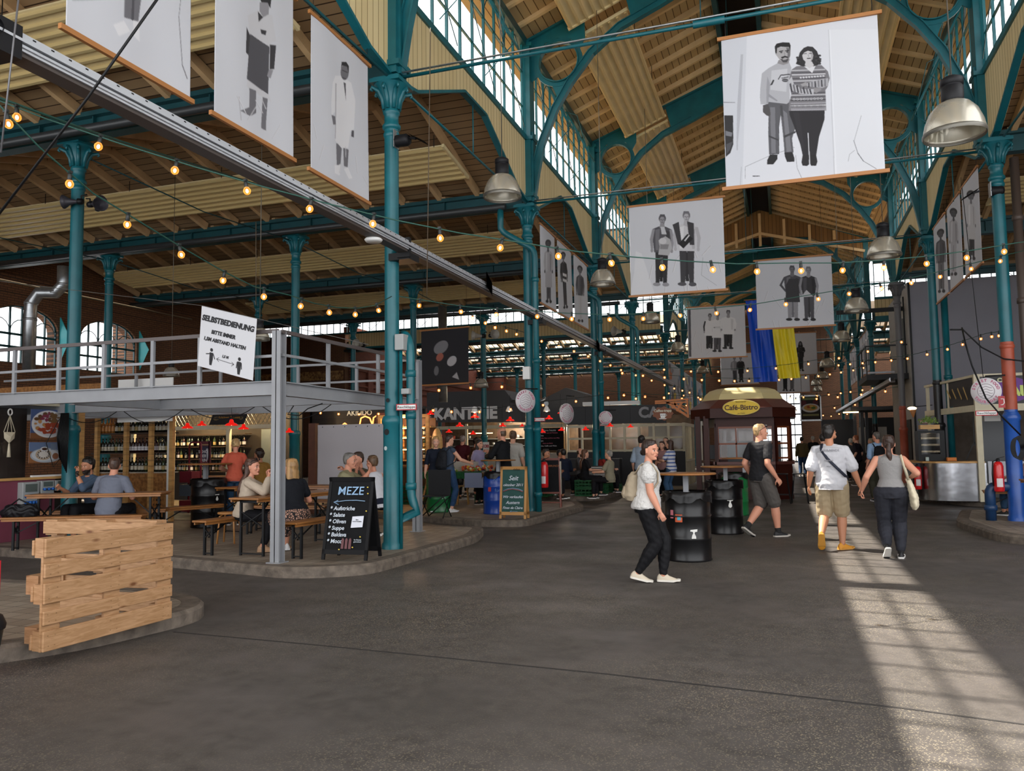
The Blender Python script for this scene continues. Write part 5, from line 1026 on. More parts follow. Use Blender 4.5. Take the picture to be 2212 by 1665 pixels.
    for i, sx in ((0, -1), (1, 1)):
        e, w = A[i]; u = (w-e).normalized(); ar = arm_r
        cap(b, T((sx*.04, -.008, .488)), sh[i], .034, .043*ar); cap(b, sh[i], e, .05*ar, .04*ar); cap(b, e, e.lerp(w, .35), .041*ar, .040*ar); cap(b, e.lerp(w, .35), w, .040*ar, .026)
        cu, dr, nr = hands[i]; hand(b, w, dr or u, nr or (-sx, .2, 0), cu, 1.0 if not fem else .9, side=(1 if i == 0 else -1) if not nr else (1 if i == 0 else -1))
        k, a = Lg[i]; cap(b, hp[i], k, .078*hip*(1+(thigh-1)*.35), .056*thigh); cap(b, k, k.lerp(a, .35), .056*thigh, .06*thigh); cap(b, k.lerp(a, .35), a, .06*thigh, .037)
    me = remesh(b, vox*s, 2); sk = SKIN[skin]; me.materials.clear()
    for m in (sk, LIP, EYEM, HAIR(beard or hair[1]), EYEW): me.materials.append(m)
    n = len(me.polygons); c = np.empty(n*3); me.polygons.foreach_get('center', c); c = c.reshape(-1, 3)/s - np.array(hc); c = c @ np.array(HR)       # head frame
    mi = np.zeros(n, int); front = (c[:, 1] > .05) & (abs(c[:, 2]) < .14)
    if beard: mi[(c[:, 1] > .0) & (c[:, 2] < -.04) & (c[:, 2] > -.14) & (abs(c[:, 0]) < .08) & ((c[:, 2] < -.048-.0*c[:, 0])) & ~((c[:, 1] > .085) & (c[:, 2] > -.043))] = 3
    mi[front & (abs(c[:, 0]) < .023) & (abs(c[:, 2]+.055) < .0075)] = 1
    for sx in (-1, 1):
        u = c[:, 0]-sx*.031; v = c[:, 2]-.004; mi[front & ((u/.014)**2+(v/.0065)**2 < 1)] = 4; mi[front & ((u/.0075)**2+(v/.0075)**2 < 1)] = 2
        u = c[:, 0]-sx*.033; v = c[:, 2]-.029; mi[front & (abs(u) < .018) & (abs(v+abs(u)*.2) < .0033)] = 3
    me.polygons.foreach_set('material_index', mi.astype('i')); bo = bpy.data.objects.new('body', me); COL.objects.link(bo); bo.parent = o
    def add(nm, mb, ms, v=None, it=2, disp=0): m_ = remesh(mb, (v or vox)*s, it, disp, seed=len(label)); m_.materials.clear(); m_.materials.append(ms); q_ = bpy.data.objects.new(nm, m_); COL.objects.link(q_); q_.parent = o; return q_
    def NB(): q_ = MB(); q_.T = Matrix.Scale(s, 4); return q_
    if top:
        m_, sl, lo, fit = top[:4]; tb = NB(); rr = rings(fit, lo, .5, 1.0)
        rr[0] = (rr[0][0], rr[0][1]*1.03, rr[0][2]*1.03)
        if lo > RG[0][0]: dz = lo; j = next(k for k in range(len(RG)-1) if RG[k+1][0] > dz); f = (dz-RG[j][0])/(RG[j+1][0]-RG[j][0]); rr = [(T((0, -.01, dz)), R @ V((RG[j][1]*(1-f)+RG[j+1][1]*f+fit*1.3, 0, 0)), R @ V((0, RG[j][2]*(1-f)+RG[j+1][2]*f+fit*1.3, 0)))]+rr
        else: rr = [(T((0, -.01, lo)), R @ V((.16*hip+fit, 0, 0)), R @ V((0, .115*hip+fit, 0)))]+rr
        rr.append((T((0, -.004, .503)), R @ V((.08, 0, 0)), R @ V((0, .068, 0))))
        loft(tb, rr)
        for i in (0, 1):
            e, w = A[i]; f = fit*.8
            if sl > 0:
                L1 = min(1, sl*2); q_ = sh[i].lerp(e, L1); f0 = min(f, .012); cap(tb, T(((-1, 1)[i]*.04, -.008, .488)), sh[i], .044, .05*arm_r+f0*.6); cap(tb, sh[i], q_, .051*arm_r+f0*.8, .044*arm_r+f*1.1)
                if sl > .5: q2 = e.lerp(w, min(1, (sl-.5)*2)); cap(tb, e, q2, .045*arm_r+f*1.1, .034+f*.9)
            else: cap(tb, T((0, -.01, .48)), sh[i].lerp(T((0, -.01, .47)), .22), .05, .05); cap(tb, T((0, 0, .4)), sh[i].lerp(T((0, 0, .4)), .3), .07, .05)
        add('shirt', tb, m_, disp=.0022 if fit > .008 else .0012)
    if bottom:
        m_, lf, fit = bottom[:3]; pb = NB(); skirt = len(bottom) > 3
        loft(pb, rings(fit*.6+.004, -.12, .09)[0:3]); 
        for i in (0, 1):
            k, a = Lg[i]; L1 = min(1, lf*2); q_ = hp[i].lerp(k, L1); fk = fit*(1.3 if lf <= .6 else 1); cap(pb, hp[i], q_, .082*hip*(1+(thigh-1)*.35)+fit, (.082*(1-L1)+.058*L1)*thigh+fk)
            if lf > .5: u_ = min(1, (lf-.5)*2); q2 = k.lerp(a, u_); cm = k.lerp(a, .35); cap(pb, k, cm, .058*thigh+fit+.003, .061*thigh+fit*.8+.003); cap(pb, cm, q2, .061*thigh+fit*.8+.003, .061*thigh+(.037-.061*thigh)*(u_-.35)/.65+fit*.7+.005)
        if skirt:
            k0, k1 = Lg[0][0], Lg[1][0]; loft(pb, [(pel, V((.17*hip, 0, 0)), V((0, .13*hip, 0))), (pel.lerp((k0+k1)/2, .5), V((.2, 0, 0)), V((0, .1, .1))), ((k0+k1)/2+V((0, 0, -.02)), V((.2, 0, 0)), V((0, .09, .09)))])
        add('skirt' if skirt else 'trousers', pb, m_, disp=.0022)
    # shoes
    if shoes:
        up = mat('shoe_'+shoes[0], shoes[0]*3 if len(shoes[0]) == 2 else shoes[0], .6); so = mat('sole_'+shoes[1], shoes[1]*3 if len(shoes[1]) == 2 else shoes[1], .6)
        for i in (0, 1):
            k, a = Lg[i]; yw, pt = rad(feet[i][0]), rad(feet[i][1]); F = Matrix.Rotation(yw, 3, 'Z') @ Matrix.Rotation(-pt, 3, 'X'); f = MB(); n = 12
            pr = [(-.075, .02, -.03), (-.06, .034, .0), (-.02, .038, .03), (.03, .038, .02), (.07, .042, -.012), (.12, .046, -.03), (.165, .042, -.045), (.19, .026, -.055), (.2, .008, -.062)]
            vs = []
            for t, w, zt in pr:
                for j in range(n):
                    an = 2*pi*j/n; zz = max(sin(an), 0)*(zt+.072)-.072+min(0, sin(an))*.006; vs.append(s*(a+F @ V((w*cos(an)*(1-.35*max(0, sin(an))**3), t, zz))))
            f.add(vs, [(q_*n+j, q_*n+(j+1) % n, (q_+1)*n+(j+1) % n, (q_+1)*n+j) for q_ in range(8) for j in range(n)]+[list(range(n))[::-1], list(range(8*n, 9*n))], True)
            sh_ = f.build('shoe', up, o); g = MB(); vs = []
            for t, w, zt in pr:
                for dx, dz in ((-1, -.082), (1, -.082), (1.02, -.058), (-1.02, -.058)): vs.append(s*(a+F @ V((dx*(w+.004), t*1.02, dz+(.012 if t > .15 else 0)))))
            g.add(vs, [(q_*4+j, q_*4+(j+1) % 4, (q_+1)*4+(j+1) % 4, (q_+1)*4+j) for q_ in range(8) for j in range(4)]+[(3, 2, 1, 0), (32, 33, 34, 35)], False); g.build('sole', so, sh_)
            if len(shoes) > 2: q_ = NB(); cap(q_, a+V((0, 0, .0)), k.lerp(a, shoes[3] if len(shoes) > 3 else .8), .044, .048); add('sock', q_, mat('sock_'+shoes[2], shoes[2]*3 if len(shoes[2]) == 2 else shoes[2], .9), .009)
    # hair
    st, hcol = hair; hb = NB(); hm = HAIR(hcol)
    def cranium(g, back=.0, low=.0, front=.0): loft(hb, [(Hh((0, -.014-back, .128+g)), HR @ V((.025, 0, 0)), HR @ V((0, .035, 0))), (Hh((0, -.016-back, .112+g)), HR @ V((.056+g, 0, 0)), HR @ V((0, .07+g, 0))), (Hh((0, -.02-back, .075)), HR @ V((.073+g, 0, 0)), HR @ V((0, .09+g+front, 0))), (Hh((0, -.032-back, .03)), HR @ V((.077+g, 0, 0)), HR @ V((0, .078+g, 0))), (Hh((0, -.048-back, -.015)), HR @ V((.064+g, 0, 0)), HR @ V((0, .052+g, 0))), (Hh((0, -.052-back, -.05-low)), HR @ V((.044+g, 0, 0)), HR @ V((0, .036+g, 0)))], 20)
    if st == 'bald': loft(hb, [(Hh((0, -.035, .06)), HR @ V((.074, 0, 0)), HR @ V((0, .07, 0))), (Hh((0, -.04, .0)), HR @ V((.079, 0, 0)), HR @ V((0, .062, 0))), (Hh((0, -.045, -.05)), HR @ V((.06, 0, 0)), HR @ V((0, .048, 0)))])
    elif st == 'short': cranium(.006)
    elif st == 'crop': cranium(.003); 
    elif st in ('curly', 'fluffy'):
        cranium(.012)
        r = random.Random(5)
        for i in range(60):
            th = r.uniform(0, 2*pi); ph = r.uniform(.0, 1.35); q_ = V((sin(ph)*cos(th)*.08, sin(ph)*sin(th)*.095-.025, cos(ph)*.115+.02))
            if q_.y > .03 and q_.z < .09: continue
            hb.ball(Hh(q_), r.uniform(.018, .03), 8)
    elif st == 'quiff': cranium(.004); loft(hb, [(Hh((0, -.01, .09)), HR @ V((.066, 0, 0)), HR @ V((0, .09, 0))), (Hh((0, -.015, .125)), HR @ V((.07, 0, 0)), HR @ V((0, .088, 0))), (Hh((.005, -.01, .15)), HR @ V((.055, 0, 0)), HR @ V((0, .07, 0)))])
    elif st == 'bob': cranium(.014, low=.02); loft(hb, [(Hh((0, -.03, .04)), HR @ V((.088, 0, 0)), HR @ V((0, .075, 0))), (Hh((0, -.045, -.05)), HR @ V((.098, 0, 0)), HR @ V((0, .068, 0))), (Hh((0, -.05, -.14)), HR @ V((.105, 0, 0)), HR @ V((0, .06, 0))), (Hh((0, -.055, -.21)), HR @ V((.095, 0, 0)), HR @ V((0, .045, 0)))])
    elif st == 'long': cranium(.012, low=.02); loft(hb, [(Hh((0, -.04, .03)), HR @ V((.085, 0, 0)), HR @ V((0, .065, 0))), (Hh((0, -.06, -.08)), HR @ V((.088, 0, 0)), HR @ V((0, .055, 0))), (T((0, -.10, .44)), R @ V((.095, 0, 0)), R @ V((0, .04, 0))), (T((.01, -.12, .3)), R @ V((.075, 0, 0)), R @ V((0, .03, 0))), (T((.01, -.115, .22)), R @ V((.03, 0, 0)), R @ V((0, .02, 0)))])
    elif st in ('bun', 'ponytail', 'lowbun', 'updo'):
        cranium(.01)
        if st == 'bun': hb.ball(Hh((0, -.085, .1)), .045, 14)
        if st == 'lowbun': hb.ball(Hh((0, -.105, -.03)), (.05, .045, .04), 14)
        if st == 'updo':
            for i in range(14): r = random.Random(i); hb.ball(Hh((r.uniform(-.05, .05), -.09+r.uniform(-.03, .03), .03+r.uniform(-.06, .06))), .03, 8)
        if st == 'ponytail': P = [Hh((0, -.1, .0)), Hh((0, -.125, -.06)), Hh((0, -.12, -.13)), Hh((.01, -.12, -.2)), Hh((.015, -.11, -.29)), Hh((.01, -.105, -.36))]; RR = [.03, .032, .04, .034, .045, .014]; [cap(hb, P[i], P[i+1], RR[i], RR[i+1]) for i in range(5)]
    if st: add('hair', hb, hm, max(.006, vox), 1, .0015)
    o['_s'] = 0; del o['_s']
    return dict(o=o, s=s, T=lambda p: s*T(p), H=lambda p: s*Hh(p), R=R, HR=HR, A=A, L=Lg, sh=sh, hc=hc)
def wpt(P, p): return P['o'].matrix_basis @ V(p)
def sunglasses(P, label, up=.1):
    o = thing('sunglasses', label, 'sunglasses', P['o'].location, P['o'].rotation_euler.z); b = MB(); H_ = P['H']
    for sx in (-1, 1): b.tube([H_((sx*.082, -.03, up-.06)), H_((sx*.078, .05, up-.01)), H_((sx*.06, .078, up+.0))], .004, 6); b.ball(H_((sx*.035, .082, up+.01)), (.028, .008, .02), 10)
    b.tube([H_((-.06, .085, up+.01)), H_((.06, .085, up+.01))], .003, 5); b.build('frame', BLACKP, o); return o
def backpack(P, label, m, w=.15, hh=.21, d=.075, lo=.08, soft=True, strap=None, pocket=True, shift=0, rot=0):
    o = thing('backpack', label, 'backpack', P['o'].location, P['o'].rotation_euler.z); T = P['T']; R = P['R']; s = P['s']; b = MB(); y = -.105-d
    loft(b, [(T((shift, y, lo)), s*(R @ V((w*.8, 0, 0))), s*(R @ V((0, d*.8, 0)))), (T((shift, y-.01, lo+.06)), s*(R @ V((w, 0, 0))), s*(R @ V((0, d*1.15, 0)))), (T((shift, y, lo+hh)), s*(R @ V((w*.95, 0, 0))), s*(R @ V((0, d, 0)))), (T((shift, y+.02, lo+hh*1.6)), s*(R @ V((w*.8, 0, 0))), s*(R @ V((0, d*.8, 0)))), (T((shift, y+.03, lo+hh*1.85)), s*(R @ V((w*.4, 0, 0))), s*(R @ V((0, d*.4, 0))))], 20)
    me = remesh(b, .009, 2, .003); me.materials.clear(); me.materials.append(m); q_ = bpy.data.objects.new('bag', me); COL.objects.link(q_); q_.parent = o
    c = MB()
    for sx in (-1, 1): c.tube([T((sx*w*.6+shift, y+.02, lo+hh*1.6)), T((sx*.12, -.07, .49)), T((sx*.12, .05, .5)), T((sx*.125, .125, .4)), T((sx*.15, .13, .28)), T((sx*.17, .06, .18)), T((sx*w*.8+shift, y+.05, lo+.06))], .017, 6, flat=.5)
    c.build('strap', strap or m, o)
    if pocket:
        g = MB(); loft(g, [(T((shift, y-d*.95, lo+.03)), s*(R @ V((w*.6, 0, 0))), s*(R @ V((0, .025, 0)))), (T((shift, y-d*1.05, lo+.08)), s*(R @ V((w*.7, 0, 0))), s*(R @ V((0, .04, 0)))), (T((shift, y-d*.95, lo+hh*.9)), s*(R @ V((w*.6, 0, 0))), s*(R @ V((0, .02, 0))))]); g.build('pocket', m, o)
    return o
# ---- the walkers in the aisle
wh = CL('white_lace_blouse', 'cbc9c6', bump=.6, bscale=45); bk = CL('black_leggings', '141417', rough=.7, bump=.1)
w1 = person('woman in white puff-sleeved blouse and black leggings walking with a beige backpack', -1.5, 9.1, 0, -84, 1.63, lean=3, hd=(-34, -4), arms=((-.23, .03, .84, 0, -1, 0), (.22, .16, .86, 0, -1, -.1)), legs=((-.03, .17, .09), (.05, -.13, .12)), feet=((-4, 0), (10, 14)),
     skin='rosy', hair=('lowbun', '2c1d17'), top=(wh, .22, -.05, .03), bottom=(bk, .97, .004), shoes=('c8bca8', 'ddd8cd'), body=(1.3, 1.2, 1.1), female=True, vox=.0058, thigh=1.3, arm_r=1.15, hands=((.3, None, None), (.55, None, None)))
pf = MB(); 
for i in (0, 1): pf.ball(w1['s']*(w1['sh'][i].lerp(w1['A'][i][0], .3)), .088, 16)
pm = remesh(pf, .007, 2, .003); pm.materials.clear(); pm.materials.append(wh); _o = bpy.data.objects.new('puff_sleeves', pm); COL.objects.link(_o); _o.parent = w1['o']
backpack(w1, 'beige backpack worn by the woman in the white blouse', CL('beige_canvas', 'a3957f'), .14, .19, .085, .04)
polo = CL('black_polo', '232326', bump=.3)
m1 = person('man in black polo shirt and grey shorts walking past the kiosk, looking right', -.4, 13.85, 0, -42, 1.9, lean=1, hd=(-34, 0), arms=((-.27, .08, .92, 0, -1, 0), (.27, .06, .9, 0, -1, 0)), legs=((-.1, -.2, .17), (.11, .22, .08)), feet=((0, 34), (-14, 0)),
     skin='rosy', hair=('crop', 'a98b62'), top=(polo, .3, -.08, .024), bottom=(CL('grey_shorts', '56524f'), .47, .03), shoes=('18191c', 'b9b4ac', '22', .9), vox=.0062, hands=((.4, None, None), (.5, None, None)), arm_r=1.12, thigh=1.12)
sunglasses(m1, 'black sunglasses pushed up on the head of the man in the black polo', .085)
tee = CL('white_tee', 'c3c3c8', bump=.35)
m2 = person('bearded man in loose white T-shirt and beige shorts holding hands', .62, 12.45, 0, -10, 1.82, hd=(-26, 0), arms=((-.3, .02, .88, 0, -1, 0), (.36, .1, .86, .2, -1, 0)), legs=((-.13, -.22, .22), (.1, .08, .08)), feet=((10, 58), (-38, 0)),
     skin='tan', hair=('quiff', '1e1916'), beard='1a1512', top=(tee, .42, -.1, .045), bottom=(CL('beige_shorts', 'a8977a'), .46, .035), shoes=('d08e2a', 'c98f3c'), vox=.0062, body=(1.1, 1.15, 1.12), arm_r=1.1, thigh=1.1, hands=((.4, None, None), (.7, (.2, .1, -1), (-1, 0, 0))))
b = MB(); T = m2['T']; b.tube([T((-.1, -.03, .53)), T((-.1, -.13, .45)), T((-.02, -.165, .33)), T((.1, -.165, .2)), T((.19, -.13, .1)), T((.21, .0, .06)), T((.16, .14, .12)), T((-.04, .17, .32)), T((-.12, .1, .48)), T((-.1, -.03, .53))], .02, 6, flat=.35)
so = thing('crossbody_strap', 'navy crossbody strap over the back of the man in the white T-shirt', 'bag strap', m2['o'].location, m2['o'].rotation_euler.z); b.build('strap', mat('navy_webbing', '191f30', .7), so)
for i, (s_, zz, sz) in enumerate((('BLAEULAENDE', .44, .04), ('FREELAND', .3, .024), ('WALK', .22, .02))): text('shirt_print', s_, mat('grey_print', '8d8d93', .8), m2['o'], T((0.0, -.182+.02*(i == 0), zz)), sz*1.1, (pi/2+.04, 0, 0), ex=.0005, off=.001)
w2 = person('woman in grey sleeveless top and dark jeans holding hands with the man', 1.32, 11.75, 0, -3, 1.66, hd=(-4, 4), arms=((-.37, .1, .93, -.3, -1, 0), (.27, .1, 1.12, .5, -1, -.2)), legs=((-.09, -.14, .17), (.09, .02, .08)), feet=((6, 40), (-6, 0)),
     skin='rosy', hair=('ponytail', '35231b'), top=(CL('grey_ribbed_top', '8b8988', bump=.3, bscale=60), 0, -.02, .008), bottom=(CL('charcoal_jeans', '2b2c33', var=.2), .93, .02), shoes=('17171a', 'd9d7d2', '14', .75), body=(1.2, 1.12, 1.08), female=True, vox=.006, thigh=1.25, arm_r=1.1, hands=((.7, (-.2, .0, -1), (1, 0, 0)), (.5, None, None)))
b = MB(); T = w2['T']; t0 = thing('tote_bag', 'cream canvas tote bag on the shoulder of the woman in grey', 'bag', w2['o'].location, w2['o'].rotation_euler.z)
loft(b, [(T((.22, -.02, .18)), V((.03, .0, 0)), V((0, .03, 0))), (T((.25, -.03, .08)), V((.04, 0, 0)), V((0, .1, 0))), (T((.28, -.04, -.08)), V((.055, 0, 0)), V((0, .17, 0))), (T((.29, -.04, -.2)), V((.05, 0, 0)), V((0, .17, 0))), (T((.285, -.04, -.25)), V((.02, 0, 0)), V((0, .12, 0)))])
me = remesh(b, .008, 2, .004); me.materials.clear(); me.materials.append(CL('cream_canvas', 'd6ccb2')); _o = bpy.data.objects.new('bag', me); COL.objects.link(_o); _o.parent = t0
b = MB(); b.tube([T((.22, -.08, .16)), T((.17, -.12, .35)), T((.14, -.05, .5)), T((.15, .05, .48)), T((.2, .1, .3)), T((.24, .06, .12))], .02, 6, flat=.35); b.build('strap', CL('cream_canvas', 'd6ccb2'), t0)
# ================================================================ front left: pallet, grey steel platform
PZ = .13
def pallet(label, a, b, m=WOODL):
    "upright on its long edge from a to b"
    a, b = V((a[0], a[1], PZ)), V((b[0], b[1], PZ)); d = b-a; o = thing('pallet', label, 'pallet', a, math.atan2(d.y, d.x)); L = 1.2 if d.length > 1.1 else d.length
    for z0, w in ((0, .145), (.185, .1), (.335, .145), (.52, .1), (.665, .135)):
        q_ = MB(); q_.box(0, L, -.022, 0, z0, z0+w); q_.build('deck_board', m, o, bevel=.006)
    for x0 in (0, L/2-.0725, L-.145):
        q_ = MB(); q_.box(x0+.0, x0+.145, 0, .022, .0, .8); q_.build('stringer_board', m, o)
        for z0 in (0, .33, .66): q_ = MB(); q_.box(x0+.01, x0+.135, .022, .1, z0, z0+.14); q_.build('block', m, o)
    for z0 in (.005, .345, .675): q_ = MB(); q_.box(0, L, .1, .122, z0, z0+.11); q_.build('bottom_board', m, o, bevel=.005)
    n = MB()
    for z0, w in ((0, .145), (.185, .1), (.335, .145), (.52, .1), (.665, .135)):
        for x in (.04, .1, L/2-.03, L/2+.04, L-.1, L-.04):
            for t in (.25, .75): n.lathe([(.004, -.0235), (.004, -.021)], (x+random.uniform(-.01, .01), 0, z0+w*t), 6, ax='y')
    n.build('nail', mat('dark_nail', '3a2c22', .6), o); return o
KNOT = mat('knotty_pine', 'c4935a', .6)
def _knot():
    nt = KNOT.node_tree; p = nt.nodes['Principled BSDF']; N = nt.nodes.new; L = nt.links.new; tc = N('ShaderNodeTexCoord'); mp = N('ShaderNodeMapping'); mp.inputs['Scale'].default_value = (1.2, 1, 9); L(tc.outputs['Object'], mp.inputs[0])
    n = N('ShaderNodeTexNoise'); n.inputs['Scale'].default_value = 5; n.inputs['Detail'].default_value = 6; n.inputs['Distortion'].default_value = 1.2; L(mp.outputs[0], n.inputs[0])
    r = N('ShaderNodeValToRGB'); L(n.outputs[0], r.inputs[0]); e = r.color_ramp.elements; e[0].position = .3; e[0].color = hx('977049'); e[1].position = .7; e[1].color = hx('b8906a')
    m2 = N('ShaderNodeMapping'); m2.inputs['Scale'].default_value = (3.1, 3, 8); L(tc.outputs['Object'], m2.inputs[0]); v = N('ShaderNodeTexVoronoi'); v.inputs['Scale'].default_value = 1.0; L(m2.outputs[0], v.inputs[0])
    r2 = N('ShaderNodeValToRGB'); L(v.outputs['Distance'], r2.inputs[0]); r2.color_ramp.elements[0].position = .06; r2.color_ramp.elements[0].color = (1, 1, 1, 1); r2.color_ramp.elements[1].position = .17; r2.color_ramp.elements[1].color = (0, 0, 0, 1)
    x = N('ShaderNodeMix'); x.data_type = 'RGBA'; L(r2.outputs[0], x.inputs[0]); L(r.outputs[0], x.inputs[6]); x.inputs[7].default_value = hx('6a4021'); L(x.outputs[2], p.inputs['Base Color'])
_knot()
pallet('large pine pallet standing on edge at the front left kerb', (-5.06, 4.38), (-5.0, 5.62), KNOT)
pallet('second pine pallet behind, meeting the front pallet in a corner', (-5.3, 5.83), (-6.5, 5.72), KNOT)
bx = MB(); bx.box(-5.42, -5.3, 4.55, 4.75, PZ, PZ+.12); bx.box(-5.42, -5.3, 4.55, 4.75, PZ+.36, PZ+.5); tag(bx.build('timber_block', KNOT), 'short pine blocks behind the left end of the front pallet', 'timber block')
o = thing('red_board', 'edge of a red board at the far left picture edge', 'board', (-5.6, 4.3, PZ), rad(80)); b = MB(); b.box(-.6, .16, -.01, .01, .02, .62); b.build('panel', mat('bright_red_board', 'b81f2c', .5), o); b = MB(); b.beam((-.5, .0, 0), (-.5, .25, .6), .03, .03); b.beam((.1, .0, 0), (.1, .02, .6), .03, .03); b.build('leg', WOODL, o)
o = thing('black_bin', 'black lidded bin cut off at the lower left edge', 'bin', (-5.3, 4.12, PZ)); b = MB(); b.lathe([(0, 0), (.1, 0), (.13, .2), (.135, .22)], n=20); b.build('bucket', mat('bin_green_black', '1a2325', .35), o); b = MB(); b.lathe([(.14, .2), (.145, .23), (.12, .29), (.05, .33), (0, .33)], n=20); b.build('lid', BLACKP, o)

def hpost(mb, x, y, z0, z1, w=.13):
    mb.box(x-w/2, x+w/2, y-w/2, y-w/2+.012, z0, z1); mb.box(x-w/2, x+w/2, y+w/2-.012, y+w/2, z0, z1); mb.box(x-.006, x+.006, y-w/2, y+w/2, z0, z1)
def ibeam(mb, p, q_, h=.18, w=.1):
    p, q_ = V(p), V(q_); u = V((0, 0, 1)); mb.beam(p+u*(h/2-.006), q_+u*(h/2-.006), w, .014); mb.beam(p-u*(h/2-.006), q_-u*(h/2-.006), w, .014); mb.beam(p, q_, .012, h-.02)
Mz = thing('steel_platform', 'grey painted steel gallery frame on posts above the benches', 'steel frame', (-6.08, 8.62, PZ))
def L_(x, y, z): return (x+6.08, y-8.62, z-PZ)
for nm_, (x, y, z1) in {'corner_post': (-6.08, 8.62, 3.06), 'rear_post': (-5.93, 12.35, 3.04), 'left_post': (-13.2, 8.62, 2.5)}.items():
    b = MB(); hpost(b, *L_(x, y, 0)[:2], 0 if 1 else 0, z1-PZ); b.box(L_(x, y, 0)[0]-.1, L_(x, y, 0)[0]+.1, L_(x, y, 0)[1]-.1, L_(x, y, 0)[1]+.1, 0, .012); b.build(nm_, GREYST, Mz)
for p, q_ in (((-15.5, 8.62, 2.33), (-6.1, 8.62, 2.33)), ((-6.06, 8.7, 2.32), (-5.93, 12.3, 2.28)), ((-15.5, 12.35, 2.3), (-6, 12.35, 2.3)), ((-15.5, 10.4, 2.3), (-6, 10.4, 2.3)), ((-9.6, 8.7, 2.31), (-9.6, 12.3, 2.31)), ((-12.6, 8.7, 2.31), (-12.6, 12.3, 2.31))):
    b = MB(); ibeam(b, L_(*p), L_(*q_)); b.build('beam', GREYST, Mz)
for p, q_, h in (((-15.5, 8.6, 3.06), (-6.08, 8.6, 3.06), .05), ((-6.04, 8.62, 3.05), (-5.93, 12.35, 3.03), .05), ((-15.5, 12.35, 3.05), (-6, 12.35, 3.05), .04), ((-12.2, 8.6, 2.72), (-6.08, 8.6, 2.74), .035), ((-6.04, 8.62, 2.75), (-5.93, 12.35, 2.75), .035), ((-15.5, 12.35, 2.72), (-6, 12.35, 2.72), .035)):
    b = MB(); b.beam(L_(*p), L_(*q_), .035, h); b.build('rail', GREYST if h < .05 else mat('rail_brown', '5b5352', .5), Mz)
for x, y in ((-14.1, 8.6), (-12.75, 8.6), (-10.6, 8.6), (-9.75, 8.6), (-8.93, 8.6), (-8.08, 8.6), (-7.3, 8.6), (-6.03, 9.7), (-6.0, 11.1), (-12, 12.35), (-10, 12.35), (-8.3, 12.35), (-7.1, 12.35)):
    b = MB(); x_, y_, _ = L_(x, y, 0); b.box(x_-.025, x_+.025, y_-.02, y_+.02, 2.4-PZ, 3.04-PZ); b.build('baluster', GREYST, Mz)
b = MB()
for i in range(4): x = -11.6+i*1.35; b.tube([V(L_(x+1.2*t, 10.3, 2.2-(.28+.06*(i % 2))*4*t*(1-t)*.6)) for t in np.linspace(0, 1, 9)], .007, 5)
b.tube([L_(-7.0, 10.3, 2.2), L_(-7.1, 10.3, 2.07), L_(-6.9, 10.3, 2.05), L_(-6.75, 10.3, 2.15), L_(-6.5, 10.3, 2.22)], .009, 5); b.build('cable', BLACK, Mz)
b = MB(); b.box(-5.5, -1.9, 0, .02, 0, .5); ob = b.build('chipboard_panel', mat('chipboard', 'a8743e', .7, col2='7c5128', scale=18)); ob.location = (-11, 12.42, 2.42); tag(ob, 'chipboard panel standing on the grey platform behind the rail', 'board'); b = MB(); b.box(0, 1.35, 0, .02, 0, .85); ob = b.build('white_sheet', WHITE); ob.location = (-12.55, 12.45, 2.12); tag(ob, 'white sheet board on the grey platform right of the chipboard', 'board')
o = thing('silver_duct', 'silver ventilation duct with two elbows before the left arched window', 'duct', (0, 0, 0)); b = MB()
P = [atd(62, 800, 21), atd(65, 690, 21), atd(67, 655, 21), atd(85, 632, 21), atd(120, 632, 21), atd(137, 615, 21), atd(138, 575, 21)]; b.tube(P, .16, 18); b.build('pipe', GALV, o); b = MB()
for i in (1, 2, 4, 5): b.tube([P[i]-V((0, 0, .03)), P[i]+V((0, 0, .03))], .17, 18)
b.build('joint_band', GALV, o)
o = thing('silver_duct', 'tall silver spiral duct rising behind the dark kitchen stall', 'duct', (-11.9, 27, 0)); b = MB(); b.tube([(0, 0, 3.2), (0, 0, 6.8)], .16, 18); b.build('pipe', GALV, o); b = MB(); b.tube([(0, 0, 4.6), (0, 0, 5.6)], .24, 18); b.build('silencer', GALV, o)
# ================================================================ beer tables and benches
def xlegs(mb, x, w, h):
    for y in (-w, w): mb.box(x-.015, x+.015, y-.015, y+.015, 0, h)
    mb.box(x-.015, x+.015, -w, w, h-.05, h-.02); mb.beam((x, -w, h*.5), (x, w, h*.78), .02, .012); mb.beam((x, w, h*.5), (x, -w, h*.78), .02, .012); mb.box(x-.01, x+.01, -w, w, .02, .035)
def table(label, x, y, deg, L=2.2, w=.5, h=.78, z=PZ, name='beer_table', catg='table'):
    o = thing(name, label, catg, (x, y, z), rad(deg)); b = MB(); b.box(-L/2, L/2, -w/2, w/2, h-.028, h); b.build('tabletop' if h > .6 else 'seat', WOODB, o, bevel=.008); b = MB()
    for s in (-1, 1): b.box(-L/2+.02, L/2-.02, s*(w/2-.03)-.01, s*(w/2-.03)+.01, h-.06, h-.028)
    b.build('edge_batten', WOODB, o)
    for s in (-1, 1): b = MB(); xlegs(b, s*(L/2-.18), w/2-.06, h-.028); b.beam((s*(L/2-.18), 0, h*.5), (s*(L/2-.55), 0, h-.05), .015, .015); b.build('folding_leg', BLACK, o)
    return o
def bench(label, x, y, deg, L=2.2, z=PZ): return table(label, x, y, deg, L, .25, .48, z, 'bench', 'bench')
table('beer table of the two women behind the grey steel post', -6.75, 9.9, 86, 2.0)
bench('bench under the woman in the cream shirt', -7.38, 9.75, 86, 1.9); bench('bench under the blond woman in black, beside the menu board', -5.98, 9.75, 86, 1.9)
